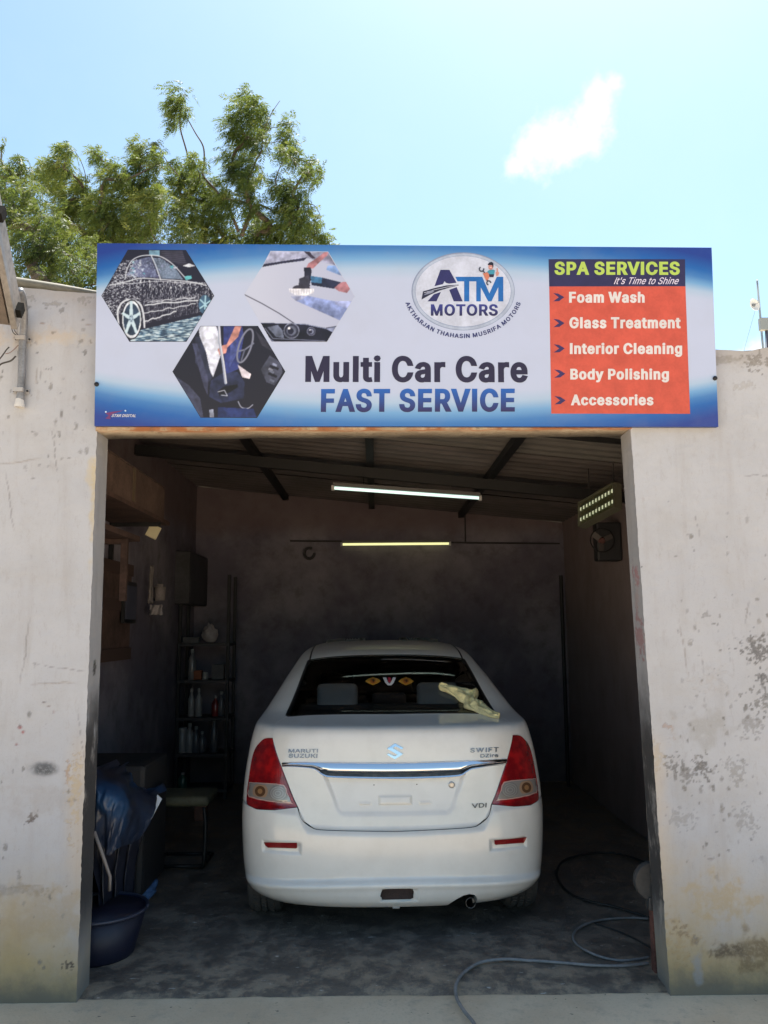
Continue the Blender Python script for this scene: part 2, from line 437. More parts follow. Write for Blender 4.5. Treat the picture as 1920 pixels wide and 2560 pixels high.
def inner_wall_mat(k=1.0):
    t = NT('soot stained inner wall')
    x, y, z = t.sep()
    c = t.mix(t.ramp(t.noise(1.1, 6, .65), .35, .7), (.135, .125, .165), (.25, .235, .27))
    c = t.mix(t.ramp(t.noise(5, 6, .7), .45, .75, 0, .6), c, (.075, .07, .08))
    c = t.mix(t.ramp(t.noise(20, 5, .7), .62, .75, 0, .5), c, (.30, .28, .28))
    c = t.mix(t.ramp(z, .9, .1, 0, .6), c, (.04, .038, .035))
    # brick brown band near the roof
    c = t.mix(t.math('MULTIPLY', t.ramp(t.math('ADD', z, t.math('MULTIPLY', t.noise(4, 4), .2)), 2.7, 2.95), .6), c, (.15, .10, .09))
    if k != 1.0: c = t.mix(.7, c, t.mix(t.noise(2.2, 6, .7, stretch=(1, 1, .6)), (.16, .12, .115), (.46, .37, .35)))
    t.set(Base_Color=c, Roughness=.9, Specular_IOR_Level=.15)
    t.bump(t.noise(40, 5, .6), .3, .004)
    return t.mat
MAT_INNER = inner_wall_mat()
MAT_INNER_R = inner_wall_mat(1.8)  # browner for the right wall, lightened to stand in for missing ambient light

def floor_mat():
    t = NT('oil stained garage floor')
    x, y, z = t.sep()
    n1 = t.noise(1.6, 6, .65); n2 = t.noise(5.2, 9, .76); n3 = t.noise(40, 5, .7)
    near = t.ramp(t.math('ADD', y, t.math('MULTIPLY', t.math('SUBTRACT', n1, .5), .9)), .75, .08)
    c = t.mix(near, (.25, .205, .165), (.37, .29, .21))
    c = t.mix(t.ramp(n2, .42, .56, 0, .85), c, (.11, .094, .084))
    c = t.mix(t.ramp(n3, .55, .75, 0, .5), c, (.30, .26, .22))
    c = t.mix(t.ramp(t.noise(24, 4, .55, stretch=(.7, 1.8, 1)), .68, .72, 0, .75), c, (.6, .58, .54))
    t.set(Base_Color=c, Roughness=t.ramp(n2, .42, .56, .8, .42), Specular_IOR_Level=.4)
    b = t.bump(n2, .9, .03)
    t.bump(n3, .5, .006, prev=b)
    return t.mat
def ground_mat():
    t = NT('dusty concrete ground')
    n1 = t.noise(1.3, 6, .65); n2 = t.noise(9, 6, .7); n3 = t.noise(70, 5, .7)
    c = t.mix(t.ramp(n1, .35, .68), (.58, .44, .30), (.68, .54, .385))
    c = t.mix(t.ramp(n2, .5, .72, 0, .55), c, (.38, .32, .25))
    c = t.mix(t.ramp(n3, .5, .8, 0, .35), c, (.14, .13, .12))
    c = t.mix(t.ramp(t.noise(26, 3, .5), .70, .73, 0, .8), c, (.10, .09, .08))
    t.set(Base_Color=c, Roughness=.93, Specular_IOR_Level=.2)
    b = t.bump(n2, .4, .015)
    t.bump(n3, .5, .004, prev=b)
    return t.mat

def struct(o):
    o['kind'] = 'structure'; return o

# ================================================================== ground
g = MB(); g.add([(-300, -300, 0), (300, -300, 0), (300, 300, 0), (-300, 300, 0)], [(0, 1, 2, 3)])
struct(g.build('ground', ground_mat()))
# garage floor: uneven sheet a step above, its broken front edge lies under the doorway
N = 90
v = []; f = []
xs = [-1.99 + 4.08 * i / N for i in range(N + 1)]
ys = [0] + [.02 + 5.16 * (j / 60) ** 1.3 for j in range(1, 61)]
for j, yy in enumerate(ys):
    for i, xx in enumerate(xs):
        e = .03 + .014 * fbm(xx * 3.1, 1.7) + .01 * fbm(xx * 13, 4.2)
        y0 = max(e, .166) if (xx < -1.36 or xx > 1.32) else e
        h = .012 + (.006 * fbm(xx * 1.6, yy * 1.6, 3) + .004 * fbm(xx * 6, yy * 6, 5)) * min(1, (yy + .02) / .1)
        v.append((xx, y0 + yy if j < 60 else 5.19, h if j else .001))
for j in range(60):
    for i in range(N):
        a = j * (N + 1) + i
        f.append((a, a + 1, a + N + 2, a + N + 1))
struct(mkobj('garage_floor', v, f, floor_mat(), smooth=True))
# ================================================================== the garage building
garage = thing('garage_building', 'white plastered garage with a wide open doorway and low metal roof', 'building', (0, 0, 0))
OL, OR_, OT = (-1.366, -1.351), (1.265, 1.318), 2.623      # opening edges (top, foot)
TH = .165
def wtop(x): return 3.195 - .098 * x + .012 * fbm(x * 2.2, 7.7) + (.035 * max(0, 1 - abs(x - 2.02) / .14) if x > 1.86 else 0)
def xl(z): t = z / OT; return OL[1] + (OL[0] - OL[1]) * t
def xr(z): t = z / OT; return OR_[1] + (OR_[0] - OR_[1]) * t
def front_wall():
    V = []; F = []; ST = []
    def wy(x, z): return .004 * fbm(x * 1.3, z * 1.3, 2) + .0014 * fbm(x * 9, z * 9, 5) + .0007 * fbm(x * 34, z * 34, 6, 2)
    def put(vv, ff, jamb=False, st=True):
        b = len(V); V.extend(vv); F.extend(tuple(i + b for i in q) for q in ff)
        if st: C_, A_ = stain_points(np.array(vv), jamb); ST.append(np.concatenate([C_, A_[:, None]], 1))
        else: ST.append(np.zeros((len(vv), 4)))
    def patch(us, xf0, xf1, zs):
        """us: fractions across; zs: heights, or None for the strip above the doorway"""
        vv = []; nx = len(us) - 1; rows = zs if zs is not None else [k / 90 for k in range(91)]
        for q in rows:
            for u in us:
                if zs is None:
                    x = xf0(OT) + (xf1(OT) - xf0(OT)) * u; z = OT + (wtop(x) - OT) * q
                else:
                    z = q; x = xf0(z) + (xf1(z) - xf0(z)) * u
                vv.append((x, wy(x, z), z))
        put(vv, [(j*(nx+1)+i, j*(nx+1)+i+1, (j+1)*(nx+1)+i+1, (j+1)*(nx+1)+i) for j in range(len(rows)-1) for i in range(nx)])
    def ragged(f0, sgn):
        return lambda z: f0(z) + sgn * (.0035 * fbm(z * 7, sgn * 3) + .0022 * fbm(z * 32, sgn) + .005 * max(0, fbm(z * 14, sgn * 9) - .25))
    rl, rr = ragged(xl, -1), ragged(xr, 1)
    XL, XR = (lambda z: -6.0), (lambda z: 7.0)
    zs = [OT * k / 420 for k in range(421)]
    # fine near the doorway, coarse beyond the picture
    uL = [.86 * k / 24 for k in range(24)] + [.86 + .14 * k / 100 for k in range(101)]
    uR = [.14 * k / 120 for k in range(120)] + [.14 + .86 * k / 24 for k in range(25)]
    patch(uL, XL, rl, zs); patch(uR, rr, XR, zs)
    patch(uL, XL, lambda z: xl(OT), None); patch([k / 60 for k in range(61)], lambda z: xl(OT), lambda z: xr(OT), None); patch(uR, lambda z: xr(OT), XR, None)
    for fr, inn_ in ((rl, xl), (rr, xr)):
        vv = []; K_ = 14
        for z in zs:
            for k in range(K_ + 1):
                t_ = k / K_
                vv.append((fr(z) * (1 - t_) + inn_(z) * t_ + (.0022 * fbm(z * 6, t_ * 3) if k else 0), wy(fr(z), z) * (1 - t_) + TH * t_, z))
        put(vv, [(j*(K_+1)+k, j*(K_+1)+k+1, (j+1)*(K_+1)+k+1, (j+1)*(K_+1)+k) for j in range(420) for k in range(K_)], jamb=True)
    put([(-6, TH, 0), (xl(0), TH, 0), (xl(OT), TH, OT), (-6, TH, OT)], [(3, 2, 1, 0)], st=False)
    put([(xr(0), TH, 0), (7, TH, 0), (7, TH, OT), (xr(OT), TH, OT)], [(3, 2, 1, 0)], st=False)
    vv = []; ff = []
    for i in range(261):
        x = -6 + 13 * i / 260; z = wtop(x)
        vv += [(x, wy(x, z), z), (x, TH, z + .008 * fbm(x * 6, 2)), (x, TH, OT)]
    for i in range(260):
        for k in range(2):
            a = i * 3 + k; ff.append((a, a + 1, a + 4, a + 3))
    put(vv, ff, st=False)
    o = mkobj('front_wall', V, F, MAT_PLASTER, garage)
    ca = o.data.color_attributes.new('stain', 'FLOAT_COLOR', 'POINT')
    ca.data.foreach_set('color', np.concatenate(ST).astype(np.float32).ravel())
    return o
fw = front_wall()
autosmooth(fw, 35)
# lintel underside, brown and water stained
def lintel_mat():
    t = NT('stained concrete lintel')
    x, y, z = t.sep()
    c = t.mix(t.ramp(t.noise(6, 6, .7), .4, .65), (.30, .25, .19), (.42, .36, .28))
    rust = t.math('MULTIPLY', t.ramp(y, .06, .0), t.ramp(t.noise(5, 6, .7, stretch=(1, 4, 1)), .38, .55))
    c = t.mix(rust, c, (.26, .11, .05))
    c = t.mix(t.ramp(t.noise(25, 5, .7), .55, .7, 0, .7), c, (.12, .08, .05))
    t.set(Base_Color=c, Roughness=.9)
    t.bump(t.noise(30, 6, .7), .8, .01)
    return t.mat
lb = MB()
n = 120; vv = []; ff = []
x0, x1 = xl(OT) - .005, xr(OT) + .005
for i in range(n + 1):
    x = x0 + (x1 - x0) * i / n
    zz = OT + .004 * fbm(x * 3, 3) - .003
    vv += [(x, -.006 + .004 * fbm(x * 11, 1), OT + .05), (x, -.008 + .005 * fbm(x * 13, 2), zz + .004 * fbm(x * 15, 8)), (x, .06, zz), (x, TH + .01, zz), (x, TH + .01, OT + .05)]
for i in range(n):
    for k in range(4):
        a = i * 5 + k; ff.append((a, a + 1, a + 6, a + 5))
lb.add(vv, ff)
lb.build('lintel', lintel_mat(), garage, smooth=True)

# inner walls
RX0, RX1, RY = -2.0, 2.1, 5.2
def roofz(x): return 3.03 - .105 * x
def inner(name, pts):
    mkobj(name, pts, [(0, 1, 2, 3)], MAT_INNER, garage)
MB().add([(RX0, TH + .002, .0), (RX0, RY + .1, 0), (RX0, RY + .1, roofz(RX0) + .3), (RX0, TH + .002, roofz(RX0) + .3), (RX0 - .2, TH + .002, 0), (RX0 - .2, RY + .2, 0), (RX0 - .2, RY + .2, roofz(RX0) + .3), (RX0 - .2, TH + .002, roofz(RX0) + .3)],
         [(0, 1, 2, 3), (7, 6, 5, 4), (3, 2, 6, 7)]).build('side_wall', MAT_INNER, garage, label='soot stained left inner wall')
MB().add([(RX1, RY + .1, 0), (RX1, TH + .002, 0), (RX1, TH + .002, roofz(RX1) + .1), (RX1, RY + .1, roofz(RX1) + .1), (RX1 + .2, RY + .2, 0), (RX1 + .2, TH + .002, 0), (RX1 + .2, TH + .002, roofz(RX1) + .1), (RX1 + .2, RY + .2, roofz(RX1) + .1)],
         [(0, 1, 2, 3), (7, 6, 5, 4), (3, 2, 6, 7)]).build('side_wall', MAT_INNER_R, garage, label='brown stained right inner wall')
bw = MB(); vv = []; ff = []
for i in range(31):
    x = RX0 - .1 + (RX1 - RX0 + .2) * i / 30
    for k in range(31):
        z = (roofz(x) + .0) * k / 30
        vv.append((x, RY + .01 * fbm(x * 1.5, z * 1.5, 3), z))
for i in range(30):
    for k in range(30):
        a = i * 31 + k; ff.append((a, a + 1, a + 32, a + 31))
bw.add(vv, ff); bw.add([(RX0, RY + .2, 0), (RX1, RY + .2, 0), (RX1, RY + .2, roofz(RX1)), (RX0, RY + .2, roofz(RX0))], [(0, 1, 2, 3)])
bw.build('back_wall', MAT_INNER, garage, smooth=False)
# roof: corrugated sheets, ribs running down the slope
def sheet_mat(name, a, b):
    t = NT(name)
    c = t.mix(t.ramp(t.noise(2, 6, .6), .35, .7), a, b)
    c = t.mix(t.ramp(t.noise(14, 5, .7, stretch=(.4, 2, 1)), .5, .75, 0, .5), c, tuple(v_ * .5 for v_ in a))
    t.set(Base_Color=c, Roughness=.6, Metallic=.1); return t.mat
SH1 = sheet_mat('dull roof sheet', (.125, .11, .105), (.19, .165, .16))
SH2 = sheet_mat('paler roof sheet', (.17, .16, .15), (.24, .225, .21))
ys0 = TH + .003
edges = [ys0, 1.05, 1.98, 2.95, 3.9, 5.38]
for s_ in range(5):
    ya, yb = edges[s_], edges[s_ + 1] + (.06 if s_ < 4 else 0)
    mb = MB(); vv = []; ff = []
    nn = int((yb - ya) / .0385)
    for j in range(nn + 1):
        yy = ya + (yb - ya) * j / nn
        ph = j % 4
        dz = .012 if ph in (1, 2) else 0
        dz += .004 * s_ % .008
        for x in (RX0 - .19, RX1 + .19):
            vv.append((x, yy, roofz(x) + dz + .002))
    for j in range(nn): ff.append((j * 2, j * 2 + 1, j * 2 + 3, j * 2 + 2))
    k0 = len(vv)
    vv += [(q[0], q[1], q[2] + .004) for q in vv]
    ff += [tuple(k0 + i for i in q)[::-1] for q in list(ff)]
    mb.add(vv, ff)
    mb.build('roof_sheet', SH2 if s_ == 1 else SH1, garage)
STEEL = M('dark painted steel', (.009, .009, .011), .6, 0, nscale=6, namt=.3)
def member(name, a, b, w, h):
    a = Vector(a); b = Vector(b); d = (b - a); s_ = d.cross(Vector((0, 0, 1))).normalized(); u = s_.cross(d).normalized()
    MB().obox((a + b) / 2, d / 2, s_ * w / 2, u * h / 2).build(name, STEEL, garage)
for px, py in ((618, 1075), (803, 1095), (995, 1110)):
    x = aty(px * 1.1573, py * 1.1573, 5.2).x
    member('purlin', (x, TH + .01, roofz(x) - .032), (x, RY - .01, roofz(x) - .032), .06, .055)
xa, xb = RX0 + .01, RX1 - .01
member('rafter', (xa, 2.78, roofz(xa) - .105), (xb, 2.78, roofz(xb) - .105), .055, .085)
member('rafter', (xa, 1.0, roofz(xa) - .09), (xb, 1.0, roofz(xb) - .09), .03, .03)

# conduit along the back wall with its cable loop
cz = 2.6
mbc = MB().tube([(-.95, RY - .03, cz + .02), (2.05, RY - .03, cz - .03)], .009, 6)
mbc.tube([(1.0, RY - .03, cz), (1.0, RY - .03, 2.9)], .007, 6)
mbc.build('conduit', M('black conduit', (.02, .02, .022), .6), garage)
cc = aty(773, 1383, 5.1)
loop = [(cc.x + .055 * cos(a), 5.12, cc.z + .06 * sin(a)) for a in [radians(q) for q in range(60, 361, 15)]]
tag(MB().tube(loop, .014, 6).build('cable_coil', M('black conduit', (.02, .02, .022), .6)), 'small black cable loop hanging on the back wall left of the yellow tube light', 'cable')

# ================================================================== fluorescent tubes
def tube_light(a, b, colr, strength, label, drop):
    a = Vector(a); b = Vector(b); mid = (a + b) / 2
    t = thing('tube_light', label, 'light', mid, group='lit tube lights')
    d = (b - a).normalized()
    MB().obox(mid + Vector((0, .0, .03)), (b - a) / 2 * 1.02, Vector((0, .016, 0)), Vector((0, 0, .014))).build('housing', M('grey fitting', (.12, .12, .12), .5), t)
    MB().tube([a, b], .013, 10).build('tube', M('lit tube ' + str(strength), (.8, .8, .8), .4, emit=colr, es=strength), t, smooth=True)
    for e, s_ in ((a, 1), (b, -1)):
        MB().obox(e - d * .012 * s_, d * .012, Vector((0, .016, 0)), Vector((0, 0, .022))).build('end_cap', M('white cap', (.5, .5, .5), .5), t)
    if drop:
        for q in (.2, .8):
            p = a.lerp(b, q)
            MB().tube([p + Vector((0, 0, .045)), p + Vector((0, 0, drop))], .003, 5).build('hanger', STEEL, t)
tube_light(aty(836, 1220, 2.70), aty(1197, 1245, 2.80), (.72, 1, .88), .38, 'cool white tube light hanging from the roof beam', .14)
tube_light(aty(857, 1361, 5.14), aty(1122, 1359, 5.14), (.95, .95, .42), .34, 'yellowish tube light fixed on the back wall', 0)
# ================================================================== the sign board
SG_N = Vector((0, -1, -.085)).normalized()       # the board leans out a little at the top
SG_O = Vector((0, -.045, 2.64))
def SP(px, py, lift=0.0):
    d = ray(px, py)
    t = (SG_O - CP).dot(SG_N) / d.dot(SG_N)
    return CP + d * t + SG_N * lift
def inkmat(name, c, rough=.38):
    return M('print ' + name, c, rough, spec=.35, nscale=9, namt=.05)
def sign_bg_mat():
    t = NT('printed blue and pale sign vinyl')
    uv = t.node('ShaderNodeUVMap').outputs[0]
    s_ = t.sep(uv)
    u = t.math('MULTIPLY_ADD', s_[0], 2, -1); v = t.math('MULTIPLY_ADD', s_[1], 2, -1)
    au = t.math('ABSOLUTE', u); av = t.math('ABSOLUTE', v)
    k = t.math('MULTIPLY', t.math('POWER', au, 2.2), .42)
    d = t.math('MULTIPLY', av, t.math('ADD', 1.0, k))
    d = t.math('ADD', d, t.math('MULTIPLY', t.math('POWER', au, 10), .06))
    r = t.node('ShaderNodeValToRGB')
    t.l.new(d, r.inputs[0])
    el = r.color_ramp.elements
    stops = [(.0, (178, 190, 222)), (.62, (176, 189, 221)), (.74, (160, 185, 217)), (.85, (108, 158, 208)), (.96, (62, 118, 184)), (1.08, (30, 92, 170)), (1.3, (32, 58, 142))]
    el[0].position = 0; el[1].position = 1
    while len(el) < len(stops): el.new(.5)
    for e, (p, cc) in zip(el, stops):
        pass
    for i, (p, cc) in enumerate(stops):
        el[i].position = p / 1.45
        el[i].color = (*C8(*cc, KP), 1)
    t.l.new(t.math('DIVIDE', d, 1.45), r.inputs[0])
    c = t.mix(t.ramp(t.noise(5, 5, .6), .4, .8, 0, .10), r.outputs[0], C8(150, 150, 160, KP))
    t.set(Base_Color=c, Roughness=.33, Specular_IOR_Level=.35)
    t.bump(t.noise(3.5, 3, .5), .12, .02)
    return t.mat
sign = thing('sign_board', 'wide blue and white printed car care sign above the garage doorway', 'sign', SG_O)
cs = [SP(243, 608), SP(1779, 619), SP(1796, 1067), SP(236, 1065)]      # tl tr br bl
nx, ny = 40, 14
vv = []; uvs = []
for j in range(ny + 1):
    for i in range(nx + 1):
        a, b = i / nx, j / ny
        p = (cs[3] * (1 - a) + cs[2] * a) * (1 - b) + (cs[0] * (1 - a) + cs[1] * a) * b
        p = p - Vector(SG_O)
        vv.append(p); uvs.append((a, b))
ff = [(j*(nx+1)+i, j*(nx+1)+i+1, (j+1)*(nx+1)+i+1, (j+1)*(nx+1)+i) for j in range(ny) for i in range(nx)]
panel = mkobj('panel', vv, ff, sign_bg_mat(), sign, local=True)
uvl = panel.data.uv_layers.new(name='UVMap')
for lp in panel.data.loops: uvl.data[lp.index].uv = uvs[lp.vertex_index]
# folded rim and back of the board
rim = MB()
bk = [q - SG_N * .032 for q in cs]
fr = [q - SG_N * .0006 for q in cs]
for i in range(4):
    j = (i + 1) % 4
    rim.add([fr[i], fr[j], bk[j], bk[i]], [(0, 1, 2, 3)])
rim.add(bk, [(3, 2, 1, 0)])
rim.build('rim', M('sign rim blue', C8(40, 62, 120, KP), .5), sign)
for (px, py) in ((242, 961), (1787, 946)):
    p = SP(px, py, .003)
    MB().lathe(p, [(.011, .003), (.011, -.004), (.006, -.008), (.0, -.009)], 10, 'y').build('screw', M('dark screw', (.03, .03, .035), .5, .8), sign)
for xq in (-1.2, -.2, .8, 1.55):      # brackets holding the board to the wall
    MB().box((xq - .02, -.02 + .004, 2.75), (xq + .02, -.006, 3.0)).build('bracket', STEEL, sign)

